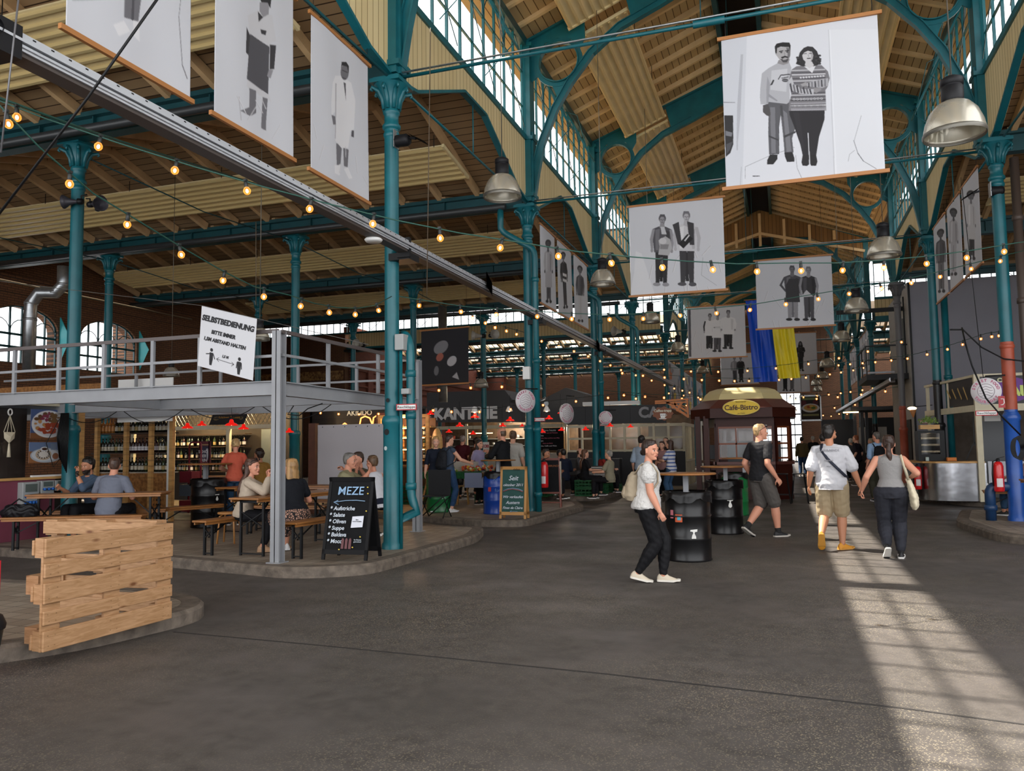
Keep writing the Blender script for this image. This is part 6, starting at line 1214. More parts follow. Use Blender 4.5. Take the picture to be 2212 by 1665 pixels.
table('beer table of the two men before the food pictures', -10.1, 9.72, 24, 2.0); bench('near bench of the two men, before the food pictures', -9.95, 9.12, 24, 2.0); bench('far bench of the two men, along the mauve wall', -10.5, 10.2, 24, 2.0)
table('beer table of the three diners before the white screen', -8.1, 12.2, 8, 1.9); bench('bench behind the table of the three diners', -8.3, 12.95, 8, 1.8); bench('near bench of the three diners, behind the menu board', -8.0, 11.5, 8, 1.6)
table('low beer table behind the woman in the cream shirt', -8.9, 12.1, 80, 1.6); bench('short bench beside the black drum', -9.6, 11.1, 70, 1.3)
for i, (x, y) in enumerate(((-13.3, 16.4), (-10.2, 17.6))): table(['left beer table before the wine shelves', 'beer table of the orange-shirted woman before the wine shop'][i], x, y, 10, 1.8, z=PZ if i else PZ)
bench('bench of the man in the mustard jacket', -9.9, 17.9, 8, 1.6)
def roundtable(label, x, y, z, h=1.1, r=.42, name='standing_table'):
    o = thing(name, label, 'table', (x, y, z)); b = MB(); b.lathe([(0, h-.025), (r-.01, h-.025), (r, h-.012), (r-.01, h), (0, h)], n=40); b.build('tabletop', WOODB, o)
    b = MB(); b.box(-.035, .035, -.035, .035, 0, h-.025); b.build('post', GREYST, o); b = MB(); b.box(-.2, .2, -.03, .03, 0, .02); b.box(-.03, .03, -.2, .2, 0, .02); b.build('base', GREYST, o); return o
def drum(label, x, y, z, m, bag=False, h=.88, r=.29, lid=True):
    o = thing('drum', label, 'drum', (x, y, z)); b = MB(); b.lathe([(0, 0), (r, 0), (r+.008, .01), (r, .03), (r, h*.33-.02), (r+.012, h*.33), (r, h*.33+.02), (r, h*.66-.02), (r+.012, h*.66), (r, h*.66+.02), (r, h-.02), (r+.01, h-.01), (r+.01, h), (r-.01, h), (r-.01, h-.04), (0, h-.04)], n=40); b.build('barrel', m, o)
    if bag:
        b = MB(); n = 40; vs = []
        for k, (rr, zz) in enumerate(((r-.03, h-.05), (r+.0, h+.015), (r+.022, h), (r+.02, h-.05), (r+.03, h-.11))):
            for j in range(n): a = 2*pi*j/n; w = .008*sin(a*9+k)+.006*sin(a*17); vs.append((cos(a)*(rr+w), sin(a)*(rr+w), zz+(.03*sin(a*5)+.015*sin(a*11) if k == 4 else 0)))
        b.add(vs, [(k*n+j, k*n+(j+1) % n, (k+1)*n+(j+1) % n, (k+1)*n+j) for k in range(4) for j in range(n)], True); b.build('bin_bag', mat('bin_bag', '101012', .3, spec=.3), o)
    return o
BD = mat('black_drum', '0f0f11', .3, var=.3, scale=5, spec=.4); BLD = mat('blue_drum', '123f9c', .3, coat=.2); GD = mat('green_drum', '0e6a35', .35, coat=.2)
D1 = drum('nearest black drum with stickers under the front round table', -1.27, 11.0, 0, BD, True, .9, .3); D2 = drum('second black drum, behind the nearest one', -1.02, 14.35, 0, BD, True, .9, .3); D3 = drum('green drum under the third round table before the kiosk', -1.08, 18.0, 0, GD, True, .9, .3)
D4 = drum('blue drum with chalk marks beside the green oyster board', -5.82, 16.0, PZ, BLD, True, .87, .29); D5 = drum('dark green drum beside the woman with the dark backpack', -7.25, 16.25, PZ, GD, False, .88, .3); D6 = drum('black drum with a white figure sticker under the left tall table', -10.2, 12.3, PZ, BD, True, .88, .3)
for (x, y, z, l, r, h) in ((-1.3, 11.15, .87, 'round timber table top standing on the nearest black drum', .41, .28), (-1.0, 14.5, .87, 'round timber table top on the second black drum', .43, .28), (-.85, 18.1, .87, 'round timber table top on the green drum before the kiosk', .47, .36), (-5.82, 16.1, PZ+.84, 'round table on the blue drum beside the man in black', .38, .29), (-10.35, 12.4, PZ+.85, 'round tall table on the black drum before the wine shelves', .48, .32)):
    roundtable(l, x, y, z-.08 if 0 else z, h, r)
STK = lambda n, c: mat(n, c, .6)
def sticker(parent, name, m, ang, z, w, h, r=.3, tilt=0):
    b = MB(); n = 8; vs = []
    for j in range(n+1):
        a = ang+(j/n-.5)*w/r; vs += [(cos(a)*(r+.004), sin(a)*(r+.004), z-h/2), (cos(a)*(r+.004), sin(a)*(r+.004), z+h/2)]
    b.add(vs, [(2*j, 2*j+2, 2*j+3, 2*j+1) for j in range(n)]); return b.build(name, m, parent)
def figure_sticker(par, ang, z, s, r=.3):
    b = MB(); W = mat('white_sticker', 'dcdcd8', .6)
    for pts in ([(-.6, .9), (.7, 1), (.65, .55), (.25, .5), (.1, .2), (-.1, .25), (-.2, .55), (-.65, .6)], [(-.1, .3), (.1, .3), (.38, -.3), (.42, -.7), (.15, -1), (-.25, -.95), (-.42, -.6), (-.3, -.1)]):
        P = [(cos(ang+x*s/r)*(r+.005), sin(ang+x*s/r)*(r+.005), z+y*s) for x, y in pts]; b.add(P, [list(range(len(P)))])
    b.build('figure_sticker', W, par)
figure_sticker(D1, -1.22, .36, .07); figure_sticker(D2, -1.2, .53, .075); figure_sticker(D6, -.35, .55, .06)
sticker(D1, 'orange_sticker', STK('orange_sticker', 'c8552a'), -1.86, .57, .1, .1); sticker(D1, 'blue_mark', STK('teal_sticker', '4fa3b8'), -1.84, .57, .05, .05, .302); sticker(D1, 'pink_sticker', STK('pink_sticker', 'b86a74'), -2.2, .62, .05, .11); sticker(D3, 'red_sticker', STK('red_sticker', 'b0393c'), -1.9, .68, .08, .12); sticker(D4, 'red_sticker', STK('red_sticker', 'b0393c'), -1.75, .52, .07, .09)
for i, (s_, z) in enumerate((('Sorry', .73), ('for', .5))): text('chalk_mark', s_, mat('pale_blue_chalk', '6f8fcf', .8), D4, (.12, -.3, z), .1, (pi/2, 0, 0), ex=.001)
def stool3(label, x, y, z, m=WOODL, h=.47):
    o = thing('stool', label, 'stool', (x, y, z), .3); b = MB(); b.lathe([(0, h-.03), (.17, h-.03), (.175, h-.015), (.17, h), (0, h)], n=24); b.build('seat', m, o)
    for i in range(4): a = i*pi/2+pi/4; b = MB(); b.tube([(cos(a)*.1, sin(a)*.1, h-.04), (cos(a)*.15, sin(a)*.15, h-.06), (cos(a)*.19, sin(a)*.19, 0)], .014, 6); b.build('leg', m, o)
    return o
stool3('round wooden stool beside the bench of the woman in cream', -8.1, 10.25, PZ, mat('stool_wood', 'a8743f', .5)); stool3('wooden stool before the produce stand', -7.55, 18.3, PZ)
for i, (x, y) in enumerate(((-.1, 21.6), (.32, 21.75), (-1.55, 21.9))):
    o = thing('bar_stool', ['black metal bar stool at the right front of the kiosk', 'black metal bar stool at the right kiosk corner', 'black bar stool left of the walking man, before the kiosk'][i], 'bar stool', (x, y, 0)); b = MB(); b.box(-.16, .16, -.16, .16, .73, .755); b.build('seat', BLACK, o, bevel=.01)
    for sx in (-1, 1):
        for sy in (-1, 1): b = MB(); b.beam((sx*.12, sy*.12, .74), (sx*.2, sy*.2, 0), .035, .02); b.build('leg', BLACK, o)
    b = MB(); [b.beam((sx*.17, -.17, .3), (sx*.17, .17, .3), .012, .012) for sx in (-1, 1)]; [b.beam((-.17, sy*.17, .22), (.17, sy*.17, .22), .012, .012) for sy in (-1, 1)]; b.build('footrest', BLACK, o)
# ================================================================ chalkboards
CHALK = mat('chalk', 'c9d2dc', .9); CHALKB = mat('blue_chalk', '8fb0d0', .9); BOARDG = mat('chalkboard_green', '1f4a45', .7, var=.15); BOARDK = mat('chalkboard_black', '121315', .7, var=.2, spec=.15)
def aboard(label, x, y, z, deg, w, h, lean, board, frame, fw=.04, name='menu_board'):
    o = thing(name, label, 'menu board', (x, y, z), rad(deg)); t = lean
    for s, nm_ in ((-1, 'front_panel'), (1, 'back_panel')):
        b = MB(); b.T = Matrix.Translation((0, 0, h)) @ Matrix.Rotation(-s*t, 4, 'X') @ Matrix.Translation((0, 0, -h)); b.box(-w/2+fw, w/2-fw, s*.012-.005, s*.012+.005, .1, h-.03, k=0); pn = b.build(nm_, board, o)
        b = MB(); b.T = Matrix.Translation((0, 0, h)) @ Matrix.Rotation(-s*t, 4, 'X') @ Matrix.Translation((0, 0, -h))
        for sx in (-1, 1): b.box(sx*w/2-(fw if sx > 0 else 0), sx*w/2+(fw if sx < 0 else 0), s*.012-.014, s*.012+.014, .01, h)
        b.box(-w/2, w/2, s*.012-.014, s*.012+.014, h-fw*1.3, h); b.box(-w/2, w/2, s*.012-.014, s*.012+.014, .08, .08+fw*1.4); b.build('frame', frame, o)
    return o, (lambda u, v: (u, -math.sin(t)*(h-v)-.021, h-(h-v)*math.cos(t))), pi/2-t
o, F, ra = aboard('black wooden pavement board with MEZE in chalk and a menu list', -5.25, 9.02, PZ, 4, .62, 1.05, .22, BOARDK, mat('black_wood', '121214', .6, spec=.2))
def chalk(o, s_, u, v, sz, m=CHALK, off=.0012, sh=.15, al='LEFT'): return text('chalk_writing', s_, m, o, F(u, v), sz, (ra, 0, 0), ex=.0006, off=off, align=al, shear=sh)
chalk(o, 'MEZE', -.17, .87, .15, CHALKB, .0008, .05)
b = MB(); P = [F(-.2, .73), F(-.05, .75), F(.1, .755), F(.22, .745)]; b.tube(P, .005, 5); b.tube([F(-.15, .755), F(-.21, .73), F(-.14, .70)], .005, 5); b.build('chalk_arrow', CHALKB, o)
for i, s_ in enumerate(('Aufstriche', 'Salate', 'Oliven', 'Suppe', 'Baklava', 'Mocca')): chalk(o, '*', -.25, .65-i*.082, .07); chalk(o, s_, -.2, .65-i*.082, .07)
b = MB(); b.add([F(.06, .41), F(.22, .42), F(.225, .56), F(.07, .55)], [(0, 1, 2, 3)]); b.build('paper_note', mat('paper', 'd9dce6', .8), o); text('note_writing', 'Bitte\nvorne bestellen', INKM, o, V(F(.14, .5))+V((0, -.002, 0)), .02, (ra, 0, 0))
b = MB()
for i, u in enumerate((-.03, .02, .07)): P = [F(u-.018, .15), F(u+.018, .15), F(u+.018, .26), F(u+.008, .28), F(u-.008, .28), F(u-.018, .26)]; b.add([(p[0], p[1]-.001, p[2]) for p in P], [list(range(6))])
b.build('drawn_bottle', mat('dull_red_chalk', '6a4548', .8), o); b = MB()
for u, v, c in ((-.07, .14, 0), (.11, .17, 0), (.24, .92, 0), (.25, .62, 0), (.2, .3, 0), (.25, .84, 0)): b.ball(F(u, v), (.012, .002, .009), 8)
b.build('drawn_blossom', mat('yellow_chalk', 'd0b64a', .8), o); text('chalk_writing', 'Im Einsatz\ngetrunken!', CHALK, o, F(.17, .25), .024, (ra, 0, 0))
o, F, ra = aboard('green chalkboard with oyster notice in a pale timber frame', -5.02, 14.78, PZ, 2, .54, 1.02, .13, BOARDG, mat('pine_frame', 'b8864a', .5), .045)
for s_, v, sz in (('Seit', .79, .2), ('oktober 2011', .66, .4), ('Wir verkaufen', .43, .4), ('Austern', .32, .28), ('Fines de Claire', .22, .4)): text('chalk_writing', s_, CHALK, o, F(0, v), .1, (ra, 0, 0), ex=.0006, off=.0015, shear=.3, fw=sz)
text('signature', 'Anfora', mat('burnt_mark', '4a2c16', .7), o, F(.06, .965), .05, (ra, 0, 0), shear=.3)
b = MB(); b.tube([F(-.2, .53), F(-.1, .57), F(.0, .58), F(.12, .56), F(.2, .53)], .006, 5); b.build('chalk_arc', mat('red_chalk', 'b56a6a', .8), o); b = MB(); b.tube([F(-.2, .55), F(-.1, .59), F(.0, .6), F(.12, .58), F(.2, .55)], .006, 5); b.tube([F(-.05, .15), F(.1, .15)], .004, 5); b.tube([F(-.02, .165), F(-.05, .15), F(-.02, .135)], .004, 5); b.build('chalk_arc', CHALKB, o)
REDW = mat('red_brown_wood', '6e2f1c', .45)
o = thing('easel_board', 'black chalkboard on a red-brown easel beside the second column', 'menu board', (-5.15, 17.7, PZ), rad(12)); b = MB(); b.box(-.22, .22, -.1, -.08, .36, 1.1); b.build('board', BOARDK, o); b = MB()
for sx in (-1, 1): b.beam((sx*.25, -.1, 0), (sx*.22, -.02, 1.15), .035, .035); b.beam((sx*.25, .3, 0), (sx*.22, .0, 1.1), .03, .03); b.beam((sx*.25, -.08, .12), (sx*.25, .28, .12), .03, .025)
b.beam((-.25, -.09, .12), (.25, -.09, .12), .03, .025); b.box(-.25, .25, -.11, -.06, 1.08, 1.13); b.box(-.25, .25, -.12, -.06, .32, .36); b.build('easel_frame', REDW, o); b = MB(); b.box(.24, .27, -.05, .2, .3, 1.05); b.build('side_panel', mat('pale_panel', 'b0a898', .6), o)
text('lettering', 'AUSTERNBRUNCH', mat('orange_chalk', 'a8683a', .8), o, (-.0, -.103, .95), .058)
def extinguisher(label, x, y, z, sc=1, deg=0):
    o = thing('fire_extinguisher', label, 'fire extinguisher', (x, y, z), rad(deg)); RD = mat('extinguisher_red', 'c4181c', .3, coat=.4); b = MB(); b.lathe([(0, 0), (.07*sc, 0), (.078*sc, .02), (.078*sc, .42*sc), (.06*sc, .48*sc), (.025*sc, .5*sc), (0, .5*sc)], n=24); b.build('cylinder', RD, o)
    b = MB(); b.lathe([(.025*sc, .49*sc), (.03*sc, .54*sc), (.0, .56*sc)], n=10); b.beam((0, 0, .55*sc), (.1*sc, 0, .58*sc), .02, .012); b.tube([(0, -.02, .53*sc), (-.08*sc, -.03, .5*sc), (-.095*sc, -.03, .3*sc), (-.09*sc, -.03, .1*sc)], .012*sc, 6); b.build('valve_and_hose', BLACK, o)
    b = MB(); n = 6; vs = []
    for j in range(n+1): a = -pi/2+(j/n-.5)*1.2; vs += [(cos(a)*.08*sc, sin(a)*.08*sc, .08*sc), (cos(a)*.08*sc, sin(a)*.08*sc, .22*sc)]
    b.add(vs, [(2*j, 2*j+2, 2*j+3, 2*j+1) for j in range(n)]); b.build('label', mat('white_label', 'd8cfcf', .5), o); return o
extinguisher('red fire extinguisher on the second nave column beside the easel', XL+.24, ROW[2]+.22, .62, 1.15); extinguisher('large red fire extinguisher on the blue painted column', 3.52, 15.98, .64, 1.05); extinguisher('small red extinguisher on the left end of the steel counter', 3.0, 21.35, .38, 1.1)
# ================================================================ green crates
CG = mat('crate_green', '14582f', .45)
def crate_mesh():
    b = MB(); w, d, h = .3, .2, .22
    for sx in (-1, 1): b.box(sx*w-.008, sx*w+.008, -d, d, 0, .035); b.box(sx*w-.008, sx*w+.008, -d, d, .09, .12); b.box(sx*w-.012, sx*w+.012, -d, d, h-.04, h); [b.box(sx*w-.008, sx*w+.008, y-.008, y+.008, 0, h) for y in (-.18, -.09, 0, .09, .18)]
    for sy in (-1, 1): b.box(-w, w, sy*d-.008, sy*d+.008, 0, .035); b.box(-w, w, sy*d-.008, sy*d+.008, .09, .12); b.box(-w, w, sy*d-.012, sy*d+.012, h-.04, h); [b.box(x-.008, x+.008, sy*d-.008, sy*d+.008, 0, h) for x in (-.28, -.19, -.1, 0, .1, .19, .28)]
    b.box(-w, w, -d, d, 0, .01); return b
c0 = None; spots = []
for i, (x, y) in enumerate(((-5.28, 21.9), (-5.24, 22.33), (-5.2, 22.77), (-5.15, 23.86), (-5.1, 24.3))):
    for k in range(2 if i < 4 else 1): spots.append((x, y, PZ+.225*k, '%s green crate of the row by the third column, %s' % (ORD[i], ('on the floor', 'on top')[k])))
for i in range(3):
    for k in range(3): spots.append((-6.55+.02*k, 21.5+i*.45, PZ+.225*k, 'green crate in the stack behind the easel, %s pile, %s' % (ORD[i], ('bottom', 'middle', 'top')[k])))
for i in range(4):
    spots.append((-7.6+i*.0, 22.2+i*.45, PZ+.675, 'green crate on the low table before the menu board, %s' % ORD[i]))
for i, (x, y, k) in enumerate(((-8.3, 18.4, 0), (-8.3, 18.4, 1), (-7.1, 18.9, 0), (-9.2, 18.3, 0), (-9.2, 18.3, 1))): spots.append((x, y, PZ+.225*k, 'green crate under the produce stand, %s counted from the right' % ORD[[2, 3, 0, 4, 1][i]]))
for x, y, z, l in spots:
    if c0 is None: c0 = tag(crate_mesh().build('crate', CG), l, 'crate', 'green crates'); c0.location = (x, y, z)
    else: again(c0, (x, y, z), 0, l, 'green crates')
b = MB(); b.box(-7.95, -7.25, 21.9, 23.8, PZ+.6, PZ+.66); [b.box(x, x+.05, y, y+.05, PZ, PZ+.6) for x in (-7.9, -7.35) for y in (21.95, 23.7)]; tag(b.build('low_table', GREYST), 'low metal table carrying crates before the menu board', 'table')
ch = thing('striped_bag', 'striped black and white shopping bag standing on the crates by the third column', 'bag', (-5.02, 22.15, PZ+.46)); b = MB()
for i in range(14): b.box(-.22, .22, -.12, .12, i*.026, i*.026+.026, k=i % 2)
b.build('bag', [mat('stripe_white', 'd0ccc6', .7), mat('stripe_dark', '3a3434', .7)], ch)
# ================================================================ stalls
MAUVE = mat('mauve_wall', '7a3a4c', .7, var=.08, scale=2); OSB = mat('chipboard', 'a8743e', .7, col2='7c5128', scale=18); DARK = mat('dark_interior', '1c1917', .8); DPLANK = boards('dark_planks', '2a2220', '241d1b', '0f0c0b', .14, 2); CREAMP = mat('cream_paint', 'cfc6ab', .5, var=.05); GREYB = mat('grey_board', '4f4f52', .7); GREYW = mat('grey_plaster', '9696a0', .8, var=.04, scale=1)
WARM = mat('warm_tube', 'ffe2a8', .5, emit='ffd890', es=9)
def box_thing(name, label, cat_, x0, x1, y0, y1, z0, z1, m, bevel=0):
    b = MB(); w, d = (x1-x0)/2, (y1-y0)/2; b.box(-w, w, -d, d, 0, z1-z0); o = b.build(name, m, bevel=bevel); o.location = ((x0+x1)/2, (y0+y1)/2, z0); return tag(o, label, cat_)
def plight(name, p, e, col=(1, .75, .45), r=.06):
    l = bpy.data.lights.new(name, 'POINT'); l.energy = e; l.color = col; l.shadow_soft_size = r; o = bpy.data.objects.new(name, l); COL.objects.link(o); o.location = p; return o
# --- food picture stall at far left
X0 = -11.8
st = thing('stall', 'mauve stall with food pictures in its dark window, far left', 'stall', (X0, 9, PZ)); s0 = lambda x, y, z: (x-X0, y-9, z-PZ)
def part(par, s0, nm_, m, *bx):
    b = MB()
    for i, (x0, x1, y0, y1, z0, z1) in enumerate(bx): e = .0012*i; a = s0(x0-e, y0-e, z0-e); c = s0(x1+e, y1+e, z1+e); b.box(a[0], c[0], a[1], c[1], a[2], c[2])
    return b.build(nm_, m, par)
part(st, s0, 'wall_panel', MAUVE, (X0-.1, X0, 6.6, 10.95, PZ, 1.1)); part(st, s0, 'sill', WOODL, (X0-.12, X0+.04, 6.6, 10.95, 1.1, 1.14)); part(st, s0, 'corner_post', WOODL, (X0-.1, X0+.04, 10.78, 10.94, 1.14, 2.36)); part(st, s0, 'lintel', CREAMP, (X0-.2, X0+.06, 6.6, 10.95, 2.33, 2.45))
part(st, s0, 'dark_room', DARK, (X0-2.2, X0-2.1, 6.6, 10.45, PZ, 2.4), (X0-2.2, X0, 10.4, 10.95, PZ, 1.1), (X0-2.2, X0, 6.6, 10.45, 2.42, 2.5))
g = MB(); a = s0(X0-.03, 6.6, 1.14); c = s0(X0-.02, 10.8, 2.33); g.box(a[0], c[0], a[1], c[1], a[2], c[2]); g.build('window_glass', GLASS, st); part(st, s0, 'curtain', mat('dark_curtain', '2b211d', .8, var=.4, scale=12, stretch=(1, 1, .1)), (X0-.5, X0-.45, 6.6, 10.2, 1.1, 2.3)); part(st, s0, 'window_frame', WHITE, (X0-.04, X0+.01, 9.95, 10.78, 1.14, 1.17), (X0-.04, X0+.01, 10.75, 10.78, 1.14, 2.3))
def wallpic(label, x0, y0, x1, y1, shapes, base, parent_name='food_picture', X=X0+.012):
    tl, tr, bl = at(x0, y0, X=X), at(x1, y0, X=X), at(x0, y1, X=X); o = thing(parent_name, label, 'picture', tl)
    tr.z = tl.z; bl.y = tl.y; picture('print', o, (0, 0, 0), tr-tl, bl-tl, [(x0, y0), (x1, y0), (x1, y1), (x0, y1)], shapes, base, 90, 80, rough=.4); return o
r = random.Random(4)
S = [('8a5a3a', [(60, 935), (150, 935), (150, 960), (60, 960)]), ('e6e6ea', 'e', 106, 915, 37, 30), ('d4d4da', 'e', 106, 915, 32, 26)]
for i in range(70): a = r.uniform(0, 6.3); d = r.uniform(0, 1)**.5; x, y = 106+cos(a)*d*29, 913+sin(a)*d*22; S.append((('c98f55' if x < 100 and y > 905 and y < 925 else 'a8442a' if y > 912 else '7a5a35' if x > 110 else '8a3550' if r.random() < .4 else '6b4a2c'), 'e', x, y, r.uniform(3, 6), r.uniform(2, 4.5)))
wallpic('upper picture of a white plate with stew in the stall window', 67, 883, 144, 947, S, '4c5f8f')
S = [('a06a42', [(60, 975), (142, 975), (142, 1002), (60, 1002)]), ('b9c2cc', 'e', 100, 984, 34, 16), ('dcdfe4', 'e', 98, 983, 29, 13), ('c4ad92', 'e', 94, 982, 17, 12), ('e8e2da', 'e', 94, 982, 14, 9)]+[('4a3527', 'e', 94+12*cos(t), 982+8*sin(t), 1.8, 1.5) for t in np.linspace(0, 6, 14)]+[('e8e8ea', 'e', 96, 970, 9, 5), ('4a2a1e', 'e', 96, 970, 6, 3), ('a06848', 'e', 120, 986, 7, 7), ('7d8ea6', [(108, 958), (122, 958), (120, 972), (110, 972)])]
wallpic('lower picture of a cake and coffee on a tray in the stall window', 63, 955, 141, 1000, S, '6f83a8')
o = thing('macrame_holder', 'white macrame holder hanging in the stall window', 'hanging decoration', at(22, 890, X=X0+.06)); b = MB(); b.tube([(0, .06*cos(t)*.6, .05*sin(t)) for t in np.linspace(0, 2*pi, 14)], .012, 6); b.build('ring', WHITE, o)
b = MB(); [b.tube([(0, 0, -.05), (0, dy, -.32)], .006, 5) for dy in (-.1, -.04, .04, .1)]; b.add([(0, -.1, -.32), (0, .1, -.32), (0, .09, -.42), (0, 0, -.5), (0, -.09, -.42), (.04, 0, -.4)], [(0, 1, 2, 3, 4), (0, 5, 1), (1, 5, 2), (2, 5, 3), (3, 5, 4), (4, 5, 0)]); b.tube([(0, 0, -.5), (0, 0, -.72)], [.012, .03], 8); b.build('net', mat('cotton', 'cfc4ab', .9), o)
SOCKB = mat('blue_socket', '1f62b8', .4); BOXG = mat('light_grey_box', '9fa3a3', .5)
for i, (x0, y0, x1, y1, rows) in enumerate(((38, 1040, 76, 1095, (4, 4)), (79, 1037, 108, 1070, (3,)), (110, 1036, 140, 1060, ()))):
    p0, p1 = at(x0, y1, X=X0+.02), at(x1, y0, X=X0+.02); o = thing('socket_box', ['large grey power box with eight blue sockets on the mauve wall', 'middle power box with three blue sockets on the mauve wall', 'right power box with a clear fuse window on the mauve wall'][i], 'power box', (X0, p0.y, p0.z)); w, h = p1.y-p0.y, p1.z-p0.z
    b = MB(); b.box(0, .12, 0, w, 0, h); b.build('housing', BOXG, o, bevel=.01); b = MB(); b.box(.12, .13, w*.15, w*.85, h*.6, h*.92); b.build('fuse_window', mat('smoked_cover', '59625f', .2), o)
    for j, n in enumerate(rows):
        for k in range(n): b = MB(); b.lathe([(0, .12), (w*.09, .12), (w*.09, .16), (0, .165)], (0, w*(.2+.62*k/max(1, n-1)), h*(.42-.26*j)), 12, ax='x'); b.build('socket', SOCKB, o)
picture('cloth', thing('checked_cloth', 'blue and white checked cloth hanging on the mauve wall', 'cloth', (X0+.05, 8.6, 1.1)), (0, 0, 0), (0, .55, 0), (0, 0, -.33), [(0, 0), (10, 0), (10, 10), (0, 10)], [('2c3f7a', [(i+.3, -1), (i+.7, -1), (i+.7, 11), (i+.3, 11)]) for i in range(10)]+[('22336a', [(-1, i+.3), (11, i+.3), (11, i+.6), (-1, i+.6)]) for i in range(10)], 'c9cede', 60, 60, wave=.01)
# --- wine shelf
def bottle_mesh(m, lab, h=.3, r=.038):
    b = MB(); b.lathe([(0, 0), (r, 0), (r, h*.58), (r*.8, h*.68), (r*.35, h*.76), (r*.33, h*.96), (r*.4, h*.97), (r*.4, h), (0, h)], n=10, k=0); b.lathe([(r+.001, h*.14), (r+.001, h*.42)], n=10, k=1); return b.build('bottle', [m, lab])
BG = [(mat('bottle_dark', '161d16', .12, coat=.3), mat('cream_label', 'c9c2b0', .6)), (mat('bottle_red', '2a1214', .12), mat('white_label2', 'd2d0d4', .6)), (mat('bottle_amber', 'b8793a', .15), mat('amber_label', 'c98a44', .4)), (mat('bottle_green', '2c3b22', .12), mat('gold_label', 'a8905a', .5))]
protos = []; bcount = [0]
def bottle(x, y, z, kind, label, group):
    k = kind % 4
    while len(protos) <= k: protos.append(None)
    if protos[k] is None: protos[k] = tag(bottle_mesh(*BG[k]), label, 'bottle', group); protos[k].location = (x, y, z); bcount[0] += 1; return
    again(protos[k], (x, y, z), random.uniform(0, 6), label, group); bcount[0] += 1
YW = 13.25; ws = thing('wine_shelf', 'open timber wine shelf with three rows of bottles behind the two men', 'shelf', (-12.7, YW, PZ)); s1 = lambda x, y, z: (x+12.7, y-YW, z-PZ)
px0, px1 = at(208, 1000, Y=YW).x, at(374, 1000, Y=YW).x
for xp in (209, 272, 326, 371): x = at(xp, 1000, Y=YW-.2).x; part(ws, s1, 'post', WOODL, (x-.04, x+.04, YW-.24, YW-.16, PZ, 2.45))
for z in (1.12, 1.52, 1.93): part(ws, s1, 'shelf_board', mat('white_shelf', 'b9b3a8', .5) if z < 1.2 else mat('dark_shelf', '3a2a20', .6), (px0, px1, YW-.15, YW+.15, z-.025, z))
part(ws, s1, 'base_panel', OSB, (px0, px1, YW-.15, YW-.12, PZ, 1.09)); part(ws, s1, 'top_board', OSB, (px0-.3, px1-.5, YW-.2, YW-.15, 2.32, 2.5)); part(ws, s1, 'white_post', WHITE, (px1+.02, px1+.08, YW-.2, YW-.14, PZ, 2.6))
b = MB(); [b.lathe([(0, -.001), (.02, -.001), (.02, .002)], s1(px1-.35+.09*i, YW-.153, .55-.09*j), 8, ax='y', k=0) for i in range(3) for j in range(3)]; b.build('vent_holes', BLACK, ws)
b = MB()
for i in range(13): z = 1.0+i*.12; a = s1(px0, YW-.26, z); c = s1(px1, YW-.26, z); b.tube([a, c], .0025, 3, cap=False)
b.build('wire_grid', BLACK, ws)
for j, z in enumerate((1.12, 1.52, 1.93)):
    n = 22
    for i in range(n):
        x = px0+.08+i*(px1-px0-.16)/(n-1)+random.uniform(-.01, .01)
        if any(abs(x-at(xp, 1000, Y=YW-.2).x) < .05 for xp in (272, 326)) and random.random() < .5: continue
        k = (2 if j == 2 and 1 <= i <= 5 else 1 if j == 1 and 9 <= i <= 17 else 0 if (i*7+j*3) % 5 else 3)
        for row in ((0,) if k == 2 else (0, 1)):
            if row and i % 2: continue
            bottle(x+row*.04, YW-.08+row*.14, z, k, '%s bottle on the %s row of the open timber shelf' % (['dark', 'rosé red', 'amber', 'green'][k], ['bottom', 'middle', 'top'][j]), '%s bottles, %s row of the open timber shelf' % (['dark', 'rose', 'amber', 'green'][k], ['bottom', 'middle', 'top'][j]))
# --- wine shop behind
YS = 18.6; sh = thing('wine_shop', 'cream framed wine shop with wall shelves of bottles and warm light', 'stall', (-14.5, YS, PZ)); s2 = lambda x, y, z: (x+14.5, y-YS, z-PZ)
a0, a1 = -17.6, -12.5
part(sh, s2, 'fascia', CREAMP, (a0, a1, YS-1.0, YS-.95, 2.58, 2.85), (a0, a1, YS-1, YS-.94, 2.1, 2.2)); part(sh, s2, 'ceiling_panel', mat('yellowish_panel', 'd8c98c', .6), (a0, a1, YS-1, YS+.3, 2.85, 2.9)); part(sh, s2, 'back_panel', mat('shop_dark', '2a2420', .8), (a0, a1, YS+.2, YS+.25, PZ, 2.85)); part(sh, s2, 'door', mat('grey_glass', '5c6468', .2), (-13.6, -13.1, YS-.1, YS-.05, PZ, 2.1))
b = MB()
for i in range(40): x = a0+i*.125; b.beam(s2(x, YS-.97, 2.2), s2(x+.25, YS-.97, 2.58), .012, .012); b.beam(s2(x+.25, YS-.97, 2.2), s2(x, YS-.97, 2.58), .012, .012)
b.build('lattice', mat('grey_lattice', '8d8878', .6), sh)
for x in (-17.2, -15.85, -14.0, -12.6): part(sh, s2, 'post', CREAMP, (x-.05, x+.05, YS-1, YS-.9, PZ, 2.6))
for z in (.95, 1.3, 1.65, 2.0): part(sh, s2, 'shelf_board', mat('dark_shelf', '3a2a20', .6), (a0, -14.1, YS-.15, YS+.15, z-.02, z))
for j, z in enumerate((.95, 1.3, 1.65)):
    for i in range(34): bottle(-17.4+i*.097, YS+random.uniform(-.08, .08), z, (0, 3, 0, 1, 0, 0, 3)[(i*3+j) % 7], 'dark wine bottle on the wall shelves of the wine shop', 'wine bottles on the wine shop shelves')
g = MB(); a = s2(-15.3, YS-.97, 2.2); 
for x0, z0, w, h, d in ((-1, 0, 0, 0, 0),): pass
